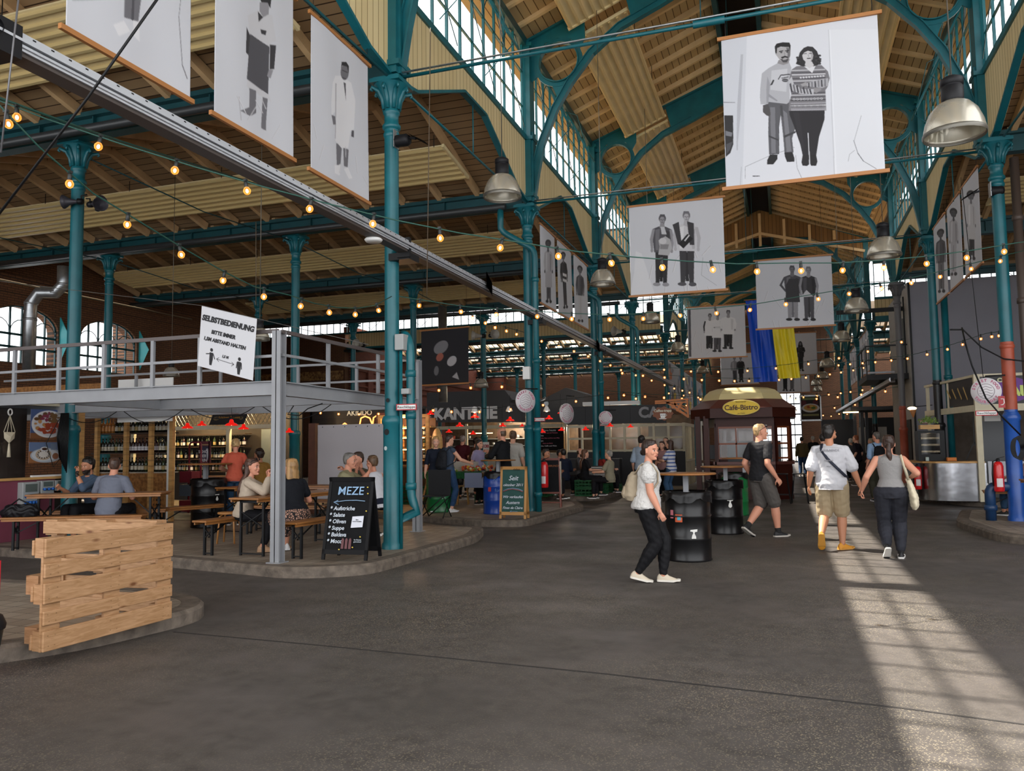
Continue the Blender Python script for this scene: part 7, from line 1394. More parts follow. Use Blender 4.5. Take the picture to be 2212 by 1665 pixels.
tl, tr, bl = at(460, 893, Y=YS-1.2), at(535, 897, Y=YS-1.2), at(452, 918, Y=YS-1.2); o = thing('shop_banner', 'black banner with golden shop lettering over the red lamps', 'sign', tl); tr2 = tr-tl; tr2.z = 0
picture('cloth', o, (0, 0, 0), tr2, bl-tl, [(0, 0), (10, 0), (10, 4), (0, 4)], [('8a7448', 'e', 1.6, 1.8, .9, .6), ('1c1c1e', 'e', 1.8, 1.7, .6, .35), ('8a7448', 'e', 8.6, 1.9, .5, .5), ('1c1c1e', 'e', 8.5, 1.8, .3, .3)], '1c1c1e', 60, 30, wave=.015); text('lettering', 'Schöner Trinken', mat('gold_letters', 'b88a34', .6), o, (tr2.x*.5, -.03, -.12), .1, ex=.001)
tl, tr, bl = at(430, 953, Y=YS-1.6), at(456, 953, Y=YS-1.6), at(430, 1001, Y=YS-1.6); tr.z = tl.z; bl.x = tl.x; o = thing('poster', 'purple poster with tall white letters standing before the wine shelves', 'poster', tl)
picture('print', o, (0, 0, 0), tr-tl, bl-tl, [(0, 0), (10, 0), (10, 18), (0, 18)], [('3a3c55', [(2, 4), (8, 4), (8, 14), (2, 14)]), ('c8c8d2', [(6.2, 6), (7.6, 6), (8.4, 11), (7.4, 16), (6.4, 11)]), ('c0a878', [(2, 2.5), (8, 2.5), (8, 3.2), (2, 3.2)])], '6a2c3a', 30, 54)
text('lettering', 'SCHÖ\nNER\nTRIN\nKEN', mat('white_letters', 'd8d8dc', .6), o, (.14, -.006, -.44), .11, ex=.001, off=.002); b = MB(); b.box(.02, .05, .0, .03, -1.2, 0); b.box(.3, .33, .0, .03, -1.2, 0); b.build('stand', BLACK, o)
o = thing('hand_truck', 'dark pink hand truck with drink crates beside the white post', 'hand truck', (-12.9, 14.9, PZ)); b = MB(); PK = mat('dark_pink_metal', '8a2a3c', .4)
b.tube([(0, 0, 0), (0, 0, 1.5)]+arc((0, 0, 1.5), (0, 0, 1.6), (.08, 0, 1.6), 4)+[V((.25, 0, 1.6))]+arc((.25, 0, 1.6), (.33, 0, 1.6), (.33, 0, 1.5), 4)+[V((.33, 0, 0))], .02, 8); [b.box(0, .33, -.01, .01, z, z+.025) for z in (.2, .5, .8, 1.1)]; b.build('frame', PK, o)
for k, (c_, z) in enumerate((('8a2a3c', .05), ('5d6f80', .4), ('8a2a3c', .7))): b = MB(); b.box(.0, .33, -.3, -.02, z, z+.25); b.build('drinks_crate', mat('crate_'+c_, c_, .5), o)
plight('shop_lamp', (-15.5, 17.9, 2.7), 150); plight('shop_lamp', (-13.3, 17.9, 2.7), 100)
# --- dark plank stall with white letters, screen
YA = 19.5; ak = thing('stall', 'dark planked stall with cream letters AKINDO above the white screen', 'stall', (-11.2, YA, PZ)); s3 = lambda x, y, z: (x+11.2, y-YA, z-PZ)
part(ak, s3, 'plank_front', DPLANK, (-12.7, -10.25, YA, YA+.06, 2.16, 2.72)); part(ak, s3, 'side_wall', DPLANK, (-12.7, -12.64, YA, YA+2.5, PZ, 2.72), (-12.7, -10.25, YA+2.4, YA+2.46, PZ, 2.72)); part(ak, s3, 'roof_board', DPLANK, (-12.7, -10.25, YA, YA+2.5, 2.7, 2.76)); part(ak, s3, 'counter', DPLANK, (-12.6, -10.25, YA, YA+.5, PZ, 1.1))
text('lettering', 'AKINDO', mat('akindo_letters', 'f2ecd8', .6), ak, s3(*at(777, 892, Y=YA-.01)[:3]) if 0 else V(s3(at(777, 892, Y=YA).x, YA-.012, at(777, 892, Y=YA).z)), .2, ex=.006, off=.004)
b = MB(); ROPE = mat('rope_light', 'ffb060', .5, emit='ff9850', es=3)
for pts in ([(778, 918), (781, 903), (790, 899), (800, 903), (805, 916)], [(806, 918), (808, 902), (816, 897), (824, 903), (826, 918)], [(742, 917), (746, 914), (750, 917)]): b.tube([V(s3(at(x, y, Y=YA).x, YA-.03, at(x, y, Y=YA).z)) for x, y in pts], .02, 8)
b.build('rope_light', ROPE, ak); part(ak, s3, 'small_sign', mat('red_brown_sign', '6e3426', .5), (at(815, 900, Y=YA).x, at(850, 900, Y=YA).x, YA-.06, YA-.03, 2.2, 2.5)); text('small_lettering', 'WESTBERLIN', mat('dull_gold', 'a8805a', .6), ak, V(s3(at(832, 900, Y=YA).x, YA-.07, 2.35)), .08)
YQ = 15.2; c0_, c1_ = at(686, 918, Y=YQ), at(832, 915, Y=YQ); o = thing('screen', 'large white canvas screen behind the three diners', 'screen', (c0_.x, YQ, PZ)); W_ = c1_.x-c0_.x; H1 = c0_.z-PZ
picture('canvas', o, (0, 0, H1), (W_, 0, H1), (0, 0, .25), [(0, 0), (10, 0), (10, 7), (0, 7)], [], 'cfcbd0', 80, 60, wave=.012); b = MB(); [b.lathe([(.0, -.02), (.012, -.02)], (W_*(i+.5)/6, 0, H1-.05), 8, ax='y') for i in range(6)]; b.build('eyelet', BLACK, o)
b = MB(); b.box(-.2, -.03, -.05, .1, 0, H1+.04); b.build('post', mat('brown_post', '5a3526', .6, var=.15), o); b = MB(); b.box(W_, W_+.1, .02, .1, 0, H1+.04); b.build('rear_post', mat('brown_post', '5a3526', .6, var=.15), o)
# --- small lit drinks stall right of the first column
YI = 18.3; o = thing('stall', 'small stall with warm lit drink shelves between the first column and the grey post', 'stall', (-9.3, YI, PZ)); s4 = lambda x, y, z: (x+9.3, y-YI, z-PZ)
part(o, s4, 'frame', WOODL, (-9.9, -9.82, YI, YI+.08, PZ, 2.35), (-8.55, -8.47, YI, YI+.08, PZ, 2.35), (-9.9, -8.47, YI, YI+.08, 2.3, 2.38)); part(o, s4, 'back_panel', mat('brown_panel', '5c3a22', .6), (-9.9, -8.5, YI+.5, YI+.55, PZ, 2.3)); part(o, s4, 'shelf_board', WOODL, *[(-9.85, -8.5, YI+.2, YI+.5, z, z+.03) for z in (1.2, 1.5, 1.8, 2.05)]); part(o, s4, 'counter', WOODB, (-9.9, -8.4, YI-.15, YI+.2, 1.05, 1.1)); part(o, s4, 'light_strip', WARM, *[(-9.7, -8.7, YI+.22, YI+.25, z-.02, z) for z in (1.5, 1.8, 2.05)])
b = MB(); b.lathe([(0, 0), (.32, 0), (.32, .04), (0, .04)], (0, 0, 0), 28, ax='y'); bo_ = b.build('round_board', WOODL, o); bo_.location = s4(-8.2, YI-.1, 1.6); bo_.scale = (.45, 1, 1.3)
for i in range(18): bottle(-9.75+(i % 6)*.2, YI+.35, (1.23, 1.53, 1.83)[i//6], (2, 0, 2, 3)[i % 4], 'bottle on the warm lit shelves of the small drinks stall', 'bottles in the small drinks stall')
plight('stall_light', (-9.2, YI-.1, 2.2), 40, (1, .6, .3))
# --- folding chair
o = thing('folding_chair', 'black folding camping chair behind the bent downpipe', 'chair', (-6.75, 14.9, PZ)); b = MB(); b.box(-.25, .25, -.2, .2, .42, .44); b.box(-.25, .25, .2, .22, .44, .95); b.build('seat_and_back', mat('black_cloth', '17181b', .8), o); b = MB(); [b.tube([(sx*.25, -.2, 0), (sx*.25, .2, .45)], .012, 6) for sx in (-1, 1)]; [b.tube([(sx*.25, .22, 0), (sx*.25, -.2, .45)], .012, 6) for sx in (-1, 1)]; [b.tube([(-.25, y, 0), (.25, y, .42)], .012, 6) for y in (-.2, .2)]; b.build('frame', BLACK, o)
# --- grey kitchen stall
YK = 31.2; kt = thing('stall', 'large dark grey kitchen stall with white letters KANTINE', 'stall', (-9, YK, PZ)); s5 = lambda x, y, z: (x+9, y-YK, z-PZ)
P = [at(x, y, Y=YK) for x, y in ((922, 848), (1090, 842), (1112, 870), (1160, 868), (1222, 837), (1262, 850), (1262, 905), (1262, 912), (922, 912))]; b = MB()
b.xz([(p.x+9, p.z-PZ) for p in P], 0, .1); b.xz([(p.x+9, p.z-PZ) for p in P[:3]+[at(1112, 905, Y=YK), at(922, 905, Y=YK)]], .1, 3.0); b.xz([(p.x+9, p.z-PZ) for p in [P[3], P[4], P[5], P[6], at(1160, 905, Y=YK)]], .1, 3.0); b.build('fascia', GREYB, kt)
b = MB(); b.tube([s5(at(x, y, Y=YK).x, YK-.05, at(x, y, Y=YK).z) for x, y in ((1105, 866), (1130, 868), (1170, 866), (1180, 860))], .07, 12); b.tube([s5(at(1182, 872, Y=YK).x, YK-.15, at(1182, 872, Y=YK).z), s5(at(1182, 872, Y=YK).x, YK+.1, at(1182, 872, Y=YK).z)], .1, 14); b.build('duct', GALV, kt)
text('lettering', 'KANTINE', mat('kantine_letters', 'f6f6f8', .6), kt, V(s5(at(1005, 894, Y=YK).x, YK-.02, at(1005, 894, Y=YK).z)), .42, ex=.006, off=.02, fw=at(1074, 894, Y=YK).x-at(938, 894, Y=YK).x)
text('small_lettering', 'en', mat('kantine_letters', 'f6f6f8', .6), kt, V(s5(at(928, 900, Y=YK).x, YK-.02, at(928, 900, Y=YK).z)), .2, ex=.006)
xa, xb = at(925, 920, Y=YK).x, at(1225, 920, Y=YK).x
part(kt, s5, 'lintel', CREAMP, (xa, xb, YK-.05, YK+.03, at(1000, 925, Y=YK).z-.04, at(1000, 921, Y=YK).z+.02)); part(kt, s5, 'back_panel', mat('kitchen_panel', '4a3a2c', .6, var=.3), (xa, xb, YK+1.8, YK+1.85, PZ, 2.75)); part(kt, s5, 'counter', mat('white_counter', 'b5b0a6', .5), (xa, xb, YK, YK+.6, PZ, 1.25))
for xp in (940, 1008, 1078, 1150, 1222): x = at(xp, 940, Y=YK).x; part(kt, s5, 'post', CREAMP, (x-.05, x+.05, YK-.04, YK+.03, 1.2, 2.5))
part(kt, s5, 'steel_shelf', GALV, (xa+.3, xb-.5, YK+1.4, YK+1.8, 1.55, 1.58), (xa+.3, xb-.5, YK+1.4, YK+1.8, 1.85, 1.88)); part(kt, s5, 'light_tube', WARM, (xa+1.5, xa+2.6, YK+.9, YK+.93, 2.1, 2.13), (xb-1.4, xb-.5, YK+.9, YK+.93, 2.1, 2.13))
for i in range(14): x = xa+.5+i*.38; b = MB(); b.lathe([(0, 0), (.07, 0), (.08, .15), (0, .15)], s5(x, YK+1.6, 1.58 if i % 2 else 1.88), 10); b.build('pot', [GALV, mat('enamel_pot', '8a3a2a', .4)][i % 3 == 0], kt)
plight('kitchen_lamp', (-11, YK+1, 2.3), 190, (1, .8, .55)); plight('kitchen_lamp', (-8, YK+.8, 2.3), 160, (1, .8, .55))
p0, p1 = at(1155, 925, Y=YK-.3), at(1218, 972, Y=YK-.3); o = thing('menu_board', 'wide black menu board with pink and white writing in the kitchen stall', 'menu board', (p0.x, YK-.3, p0.z)); b = MB(); b.box(0, p1.x-p0.x, 0, .03, p1.z-p0.z, 0); b.build('board', BOARDK, o); b = MB(); b.box(-.03, 0, -.01, .03, p1.z-p0.z, .03); b.box(p1.x-p0.x, p1.x-p0.x+.03, -.01, .03, p1.z-p0.z, .03); b.build('frame', WOODL, o)
PINKC = mat('pink_chalk', 'c87088', .8)
for i, (s_, m_, sz, u) in enumerate((('Menu heute', CHALK, .12, .5), ('Pasta alla casa mit Tomaten', PINKC, .065, .5), ('Insalata', CHALK, .09, .2), ('Gemüse, Käse und Brot vom Ofen', PINKC, .062, .5), ('Zuppa', CHALK, .09, .2), ('frisch vom Markt', PINKC, .06, .45), ('Dolce, Caffè und Wein', CHALK, .08, .45))): text('chalk_writing', s_, m_, o, ((p1.x-p0.x)*u, -.004, -.09-.105*i), sz, ex=.001, off=.001)
# --- red enamel lamps
RL = mat('red_enamel', 'c8141a', .25, coat=.5, emit='ff2010', es=.6); rp = None
for i, (x, y, w, D) in enumerate([(405, 925, 24, 16), (436, 919, 20, 17), (500, 919, 27, 14.5), (526, 927, 23, 15), (625, 934, 20, 15.5), (930, 895, 17, 20), (970, 934, 15, 23), (993, 921, 18, 22), (949, 941, 13, 23), (1026, 902, 20, 20), (1022, 938, 15, 23), (1086, 921, 16, 22), (1102, 909, 19, 20), (1084, 933, 17, 20), (1128, 921, 12, 24), (1171, 934, 16, 22), (1186, 905, 17, 20), (1211, 893, 14, 21), (1213, 930, 15, 23), (1265, 929, 16, 22.5), (1318, 921, 16, 23), (1297, 933, 12, 24), (1362, 923, 14, 24)]):
    c = atd(x, y, D); R = w*D/FPX/2; l = 'red enamel pendant lamp, %s from the left %s' % (ORD[i] if i < 5 else ORD[i-5], 'in the wine shop row' if i < 5 else 'before the kitchen stalls')
    if rp is None:
        rp = thing('red_lamp', l, 'pendant lamp', c, 0, 'red enamel lamps'); b = MB(); b.lathe([(1, 0), (.98, .12), (.7, .35), (.4, .45), (.3, .8), (.25, .95), (.12, 1), (.1, .95), (.22, .85), (.28, .45), (.65, .3), (.95, .05), (1, 0)], n=20); b.build('lamp_shade', RL, rp); b = MB(); b.ball((0, 0, .2), .2, 8); b.build('bulb', BULBC, rp); b = MB(); b.tube([(0, 0, 1), (0, 0, 6)], .04, 4); b.build('cord', BLACK, rp); rp.scale = (R, R, R)
    else: k = again(rp, c, 0, l, 'red enamel lamps'); k.scale = (R, R, R)
for i, (x, y, D) in enumerate(((1025, 890, 20), (1100, 888, 20.5), (1181, 888, 20.5), (1215, 886, 21))):
    c = atd(x, y, D); o = thing('clamp_lamp', 'small white clamp lamp over the red lamps, %s from the left' % ORD[i], 'lamp', c); b = MB(); b.lathe([(.09, 0), (.085, .03), (.04, .12), (.03, .14), (0, .14)], n=14); b.build('lamp_shade', WHITE, o); b = MB(); b.ball((0, 0, .02), .04, 8); b.build('bulb', BULBC, o)
# --- produce stand
o = thing('produce_stand', 'market stand with green cloth and fruit before the burgundy shirt', 'market stand', (-7.4, 18.1, PZ)); b = MB(); b.box(-.95, 1.1, -.5, .5, .72, .78); b.build('tabletop', WOODL, o); b = MB(); b.box(-.97, 1.12, -.52, .52, .66, .82); b.build('green_cloth', mat('green_cloth', '1f5a33', .9, var=.3, scale=20), o)
for sx in (-.8, .95): b = MB(); b.beam((sx-.18, -.45, 0), (sx, -.4, .72), .04, .04); b.beam((sx+.18, -.45, 0), (sx, -.4, .72), .04, .04); b.build('trestle', WOODL, o)
part(o, lambda x, y, z: (x, y, z), 'white_sheet', mat('pale_sheet', '9aa6c8', .8), (.2, 1.1, -.54, -.52, .45, .8)); part(o, lambda x, y, z: (x, y, z), 'display_case', mat('case_glass', 'b8b4ac', .3), (-.7, .3, .0, .45, .8, 1.05))
fp = {}
for i in range(90):
    c_ = ('c8452a', 'e0b83a', '7a9a3a', 'd8d2b4', 'c8702a', '8a2430')[(i*5+i//7) % 6]; x = -7.4+random.uniform(-.9, 1.05); y = 18.1+random.uniform(-.48, .1); z = PZ+.84+.13*max(0, (y-17.7))+random.uniform(0, .06); g_ = 'coloured fruit on the green cloth stand'
    if c_ not in fp: b = MB(); b.ball((0, 0, 0), (.036, .036, .032), 8); fp[c_] = tag(b.build('fruit', mat('fruit_'+c_, c_, .5)), 'small round fruit in the pile on the green cloth stand', 'fruit', g_); fp[c_].location = (x, y, z)
    else: again(fp[c_], (x, y, z), 0, 'small round fruit in the pile on the green cloth stand', g_)
# --- cream windowed stall row, black fascia with letter, coffee sign
YC = 27.5; cw_ = thing('stall', 'cream windowed stall with black fascia beside the striped-shirt group', 'stall', (-5.5, YC, PZ)); s6 = lambda x, y, z: (x+5.5, y-YC, z-PZ); xa, xb = at(1225, 900, Y=YC).x, at(1478, 900, Y=YC).x; z_ = lambda y: at(1350, y, Y=YC).z
part(cw_, s6, 'fascia', mat('black_fascia', '1d1e22', .5), (xa, xb-.6, YC-.08, YC, z_(915), z_(876))); part(cw_, s6, 'top_rail', WHITE, (xa+.6, xb-1.5, YC-.1, YC+.1, z_(874), z_(866)))
part(cw_, s6, 'cream_frame', CREAMP, (xa, xb, YC-.05, YC+.02, z_(922), z_(916)), (xa, xb, YC-.05, YC+.02, z_(948), z_(944)), (xa, xb, YC-.05, YC+.02, z_(975), z_(971)), *[(x, x+.06, YC-.05, YC+.02, z_(975), z_(916)) for x in np.linspace(xa, xb-.06, 9)])
part(cw_, s6, 'lower_panel', mat('dark_panel', '26272b', .6), (xa, xb, YC-.03, YC+.02, PZ, z_(975))); part(cw_, s6, 'back_panel', mat('kitchen_panel', '4a3a2c', .6), (xa, xb, YC+2, YC+2.05, PZ, 2.6)); part(cw_, s6, 'closed_panel', mat('cream_blank', 'bfb9aa', .5), (at(1400, 900, Y=YC).x, at(1445, 900, Y=YC).x, YC-.02, YC, z_(944), z_(922))); part(cw_, s6, 'side_frame', CREAMP, *[(xb-.04, xb+.02, YC+k*.45, YC+k*.45+.05, PZ, z_(916)) for k in range(7)], (xb-.03, xb+.02, YC, YC+2.8, z_(922), z_(916)), (xb-.03, xb+.02, YC, YC+2.8, .95, 1.0), (xb-.02, xb, YC, YC+2.8, PZ, .9))
g = MB(); a = s6(xa, YC-.02, z_(971)); c = s6(xb, YC-.01, z_(922)); g.box(a[0], c[0], a[1], c[1], a[2], c[2]); g.build('window_glass', GLASS, cw_); plight('stall_light', (-5.5, YC+1, 2.3), 90, (1, .85, .65))  # the point light is added to brighten this stall; it has no fixture
text('lettering', 'CA', mat('grey_letters', '9a9a9e', .6), cw_, V(s6(at(1402, 893, Y=YC).x, YC-.1, z_(893))), .5, ex=.01, off=.02)
YB = 23.3; o = thing('bracket_sign', 'orange lattice bracket with a brown cloud-shaped coffee sign', 'sign', at(1487, 865, Y=YB)); z0 = o.location; pp = lambda x, y: (at(x, y, Y=YB).x-z0.x, 0, at(x, y, Y=YB).z-z0.z); OR = mat('orange_wood', 'b56a2e', .5); b = MB()
for p, q_ in (((1415, 867), (1487, 862)), ((1415, 871), (1487, 868)), ((1484, 862), (1487, 902)), ((1440, 868), (1487, 900)), ((1452, 869), (1487, 890)), ((1462, 868), (1452, 882)), ((1474, 868), (1462, 888))): b.beam(pp(*p), pp(*q_), .045+.004*(p[0] % 7), .05+.003*(p[0] % 5), up=(0, 1, 0))
b.tube([(pp(1473, 884)[0]+.12*cos(t), 0, pp(1473, 884)[2]+.1*sin(t)) for t in np.linspace(0, 2*pi, 16)], .018, 6); b.build('bracket', OR, o)
b = MB(); cx, _, cz = pp(1432, 893); b.xz([(cx+(.29+.025*cos(9*t))*cos(t), cz+(.19+.02*cos(9*t))*sin(t)) for t in np.linspace(0, 2*pi, 45)[:-1]], -.02, .02); b.build('sign_board', mat('brown_sign', '7d4a30', .6), o); text('lettering', 'Caffee-trapp', mat('cream_letters', 'cfc9b4', .6), o, (cx, -.03, cz+.08), .1, off=.004)
b = MB(); b.xz([(cx-.08, cz+.0), (cx+.08, cz+.0), (cx+.06, cz-.13), (cx-.06, cz-.13)], -.03, -.02); b.xz([(cx-.12, cz-.14), (cx+.12, cz-.14), (cx+.08, cz-.16), (cx-.08, cz-.16)], -.03, -.02); b.tube([(cx+.08, -.025, cz-.02), (cx+.12, -.025, cz-.05), (cx+.07, -.025, cz-.09)], .008, 5); b.build('cup', WHITE, o); b = MB(); [b.ball((cx+s*.03, -.033, cz-.05), (.01, .004, .014), 8) for s in (-1, 1)]; b.build('coffee_bean', DARK, o); c = MB(); [c.tube([(cx+s*.15, 0, cz+.17), (cx+s*.15, 0, pp(1440, 870)[2])], .005, 4) for s in (-1, 1)]; c.build('chain', BLACK, o)
# --- round street food signs and Rauchklappe plates
PKL = mat('pink_letters', 'b0607c', .6)
def ring_text(par, words, R, sz, z=-.012):
    obs = []
    for w, a0, a1, flip in words:
        for i, ch_ in enumerate(w):
            if ch_ == ' ': continue
            a = a0+(a1-a0)*i/(len(w)-1); obs.append(text('t', ch_, PKL, None, (R*cos(a), z, R*sin(a)), sz, (pi/2, -(a-pi/2) if not flip else -(a+pi/2), 0), ex=.001, off=.003))
    b = MB()
    for t in obs: b.add([t.matrix_basis @ v.co for v in t.data.vertices], [list(p.vertices) for p in t.data.polygons]); bpy.data.objects.remove(t)
    return b.build('lettering', PKL, par)
def round_sign(label, p, R, deg, arm):
    o = thing('round_sign', label, 'sign', p, rad(deg)); b = MB(); b.lathe([(0, -.01), (R, -.01), (R, .01), (0, .01)], (0, 0, 0), 40, ax='y'); b.build('disc', mat('sign_white', 'd3cfd2', .6), o); ring_text(o, [('STREET FOOD', rad(165), rad(15), False), ('THURSDAY', rad(215), rad(325), True)], R*.8, R*.26)
    b = MB(); r2 = R*.55
    for k in range(4): b.tube([(x*r2, -.014, (.3-.2*k)*R+.07*R*cos(x*5)) for x in np.linspace(-.85+.1*abs(k-1.5), .85-.1*abs(k-1.5), 9)], R*.012, 4)
    b.tube([(r2*cos(t), -.014, r2*sin(t)) for t in np.linspace(0, 2*pi, 25)], R*.012, 4); b.build('drawn_lines', mat('grey_line', '6d5a66', .6), o); b = MB(); b.tube([(0, 0, R), (0, 0, R+arm)], .006, 4); b.tube([(0, 0, R+arm), (.3, 0, R+arm)], .015, 6); b.build('bracket', BLACK, o)
round_sign('round street food sign on the second nave column', atd(1135, 866, 16.3), .235, 50, .02); round_sign('narrow seen round street food sign, right of the red lamps', atd(1224, 893, 21), .27, 62, .2); round_sign('round street food sign beside the third nave column', atd(1308, 902, 22.5), .19, 8, .02); round_sign('largest round street food sign, before the painted right column', atd(2130, 845, 13.9), .235, -14, .03)
def plate(label, x, y, D, w, h, s_='Rauchklappe', deg=0, sz=.08):
    o = thing('plate_sign', label, 'sign', atd(x, y, D), rad(deg)); b = MB(); b.box(-w/2, w/2, -.005, .01, -h/2, h/2); b.build('red_border', mat('sign_red', 'a3242c', .5), o); b = MB(); b.box(-w/2+.015, w/2-.015, -.008, -.004, -h/2+.015, h/2-.015); b.build('white_field', WHITE, o); text('lettering', s_, INKM, o, (0, -.011, 0), sz); return o
plate('red bordered Rauchklappe plate on the nearest column', 878, 879, 11.2, .3, .09, deg=8, sz=.052); plate('red bordered Rauchklappe plate on the second column', 1166, 906, 17, .24, .08, sz=.042); plate('red bordered Rauchklappe plate by the large round street food sign', 2131, 892, 13.9, .34, .09, sz=.058); plate('small red Rauchklappe plate by the third column', 1305, 917, 23, .26, .08, sz=.045, deg=-5); plate('small plate beside the plant on the cake cabinet', 1996, 911, 21, .2, .08, 'Rauch', sz=.05)
o = thing('hose_sign', 'red square hose reel sign on the painted right column', 'sign', atd(2161, 868, 13.7)); b = MB(); b.box(-.03, .07, -.005, .005, -.1, .1); b.build('panel', mat('sign_red', 'a3242c', .5), o); b = MB(); b.tube([(.0, -.01, .05), (.05, -.01, .05), (.055, -.01, -.02), (.03, -.01, -.05), (.0, -.01, -.05)], .008, 6); b.build('symbol', WHITE, o)
box_thing('alarm_box', 'white siren box high on the second nave column', 'box', XL-.08, XL+.08, ROW[2]-.25, ROW[2]-.12, 3.0, 3.28, WHITE, .01); box_thing('junction_box', 'grey junction box on the right of the nearest column', 'box', XL+.1, XL+.24, ROW[1]-.12, ROW[1]+.05, 2.93, 3.16, BOXG, .01); box_thing('junction_box', 'small grey junction box on the bent downpipe', 'box', XL+.2, XL+.32, ROW[1]-.12, ROW[1]-.03, 2.3, 2.38, BOXG, .01)
o = thing('column_poster', 'white poster with red numbers 130 on the slim teal column', 'poster', atd(1050, 966, 32)); b = MB(); b.box(-.13, .13, -.004, .004, -.21, .21); b.build('paper', WHITE, o); text('lettering', '130', mat('sign_red', 'a3242c', .5), o, (0, -.008, .04), .17, off=.008); text('lettering', 'Jahre', mat('sign_red', 'a3242c', .5), o, (0, -.008, -.12), .09)
for a, z, r_, m_ in ((-1.75, 1.65, .045, BLACK), (-1.6, 2.1, .03, BLACK), (-1.9, 1.42, .03, mat('scratch', 'b8c4c4', .7))):
    b = MB(); b.lathe([(0, -.128), (r_, -.128)], (0, 0, z), 16, ax='y'); k = b.build('sticker', m_, bpy.data.objects['nave_column']); k.rotation_euler.z = a+pi/2
o = thing('cable_hank', 'tied hank of black cable hanging on the left aisle column', 'cable', (-11.4, 10.18, 2.2)); b = MB()
for i in range(9): b.tube([(.02*i-.06, 0, 0), (.03*i-.1, -.03, -.4), (.02*i-.06, -.01, -.75-.03*i), (.03*i-.14, .0, -.4), (.02*i-.06, 0, 0)], .009, 5)
b.tube([(-.1, 0, -.1), (-.35, -.02, -.5), (-.2, 0, -.9), (.0, 0, -.7)], .007, 5); b.build('loops', BLACK, o)
o = thing('cable_hank', 'coil of black cable on the worn casing at the right edge', 'cable', atd(2194, 950, 13.0)); b = MB()
for i in range(7): b.tube([(.07*cos(t)+.01*i-.03, -.1, -.13+(.16+.006*i)*sin(t)) for t in np.linspace(0, 2*pi, 16)], .008, 5)
b.build('loops', BLACK, o)
# ================================================================ kiosk
MAR = mat('maroon_paint', '3a140b', .45, var=.06, spec=.3); MARL = mat('maroon_roof', '5e332c', .45); WBR = mat('window_brown', '7a3c1c', .4); KC = mat('kiosk_cream', 'cfc08e', .45)
kx = -1.1; ky = 24.3; ki = thing('kiosk', 'maroon octagonal bistro kiosk with cream domed roof and yellow oval sign', 'kiosk', (kx, ky, 0))
def octo(w, d, c): return [(-w+c, -d), (w-c, -d), (w, -d+c*1.2), (w, d-c*1.2), (w-c, d), (-w+c, d), (-w, d-c*1.2), (-w, -d+c*1.2)]
def oloft(mb, st): 
    vs = [(x, y, z) for P, z in st for x, y in P]; mb.add(vs, [(i*8+j, i*8+(j+1) % 8, (i+1)*8+(j+1) % 8, (i+1)*8+j) for i in range(len(st)-1) for j in range(8)]+[list(range(8))[::-1], list(range((len(st)-1)*8, len(st)*8))])
b = MB(); oloft(b, [(octo(1.42, 1.75, .6), 2.24), (octo(1.42, 1.75, .6), 2.5)]); b.build('fascia', MAR, ki); b = MB(); oloft(b, [(octo(1.44, 1.77, .6), 2.5), (octo(1.1, 1.4, .5), 2.76)]); b.build('lower_roof', MARL, ki)
b = MB(); oloft(b, [(octo(1.1, 1.4, .5), 2.76), (octo(1.03, 1.33, .48), 2.92), (octo(.9, 1.2, .42), 3.04), (octo(.7, .95, .34), 3.11), (octo(.4, .5, .15), 3.14)]); b.build('dome_roof', KC, ki)
bw, bd = 1.25, 1.4
def wallseg(p, q_, win, par=ki):
    p, q_ = V(p), V(q_); d = (q_-p).to_3d(); L = d.length; d.normalize(); P = p.to_3d(); f = lambda u, z, o_=0: P+d*u+V((d.y, -d.x, 0))*o_+V((0, 0, z))
    def bar(u0, u1, z0, z1, t=.03, m=MAR, nm_='panel'): b = MB(); b.add([f(u0, z0, t), f(u1, z0, t), f(u1, z1, t), f(u0, z1, t), f(u0, z0, -t), f(u1, z0, -t), f(u1, z1, -t), f(u0, z1, -t)], [(0, 1, 2, 3), (7, 6, 5, 4), (0, 4, 5, 1), (1, 5, 6, 2), (2, 6, 7, 3), (3, 7, 4, 0)]); b.build(nm_, m, par)
    bar(0, L, .05, .95); bar(0, L, .0, .12, .05); bar(0, L, .95, 1.03, .1, MARL, 'ledge'); bar(0, L, 2.0, 2.26); bar(0, .06, .95, 2.1, .05, nm_='corner_post'); bar(L-.06, L, .95, 2.1, .05, nm_='corner_post'); bar(.1, L-.1, .2, .55, .045, nm_='raised_panel'); bar(.1, L-.1, .62, .88, .045, nm_='raised_panel')
    if win:
        n = max(1, int(L/.5)); bar(.06, L-.06, 1.1, 1.15, .04, WBR, 'window_bar'); bar(.06, L-.06, 1.5, 1.55, .04, WBR, 'window_bar'); bar(.06, L-.06, 1.95, 2.0, .04, WBR, 'window_bar'); [bar(.06+i*(L-.12)/n-.02, .06+i*(L-.12)/n+.02, 1.15, 1.95, .04, WBR, 'window_bar') for i in range(n+1)]; bar(.06, L-.06, 1.15, 1.95, .004, GLASS, 'window_glass')
O8 = octo(bw, bd, .4); O8[0] = (-bw+.55, -bd); O8[7] = (-bw+.55, -bd+.6)
for i, w in ((0, True), (1, True), (2, True), (4, True), (6, False), (7, False)): wallseg(O8[i], O8[(i+1) % 8], w)
for x, y in ((-1.2, -1.3), (-.95, -1.5)): b = MB(); b.box(x-.07, x+.07, y-.07, y+.07, 0, 2.3); b.build('porch_post', MAR, ki)
b = MB(); b.box(-1.25, -.6, -1.35, -1.0, .8, .86); b.build('porch_shelf', MAR, ki); b = MB(); b.box(-1.0, -.72, -1.2, -1.15, 1.1, 1.5); b.build('notice_box', GREYB, ki); b = MB(); b.box(-.5, 1.0, .0, .1, 1.0, 1.6); b.box(-.3, .2, -.6, -.5, 1.2, 1.5); b.build('equipment', mat('grey_equipment', '5d6266', .5), ki)
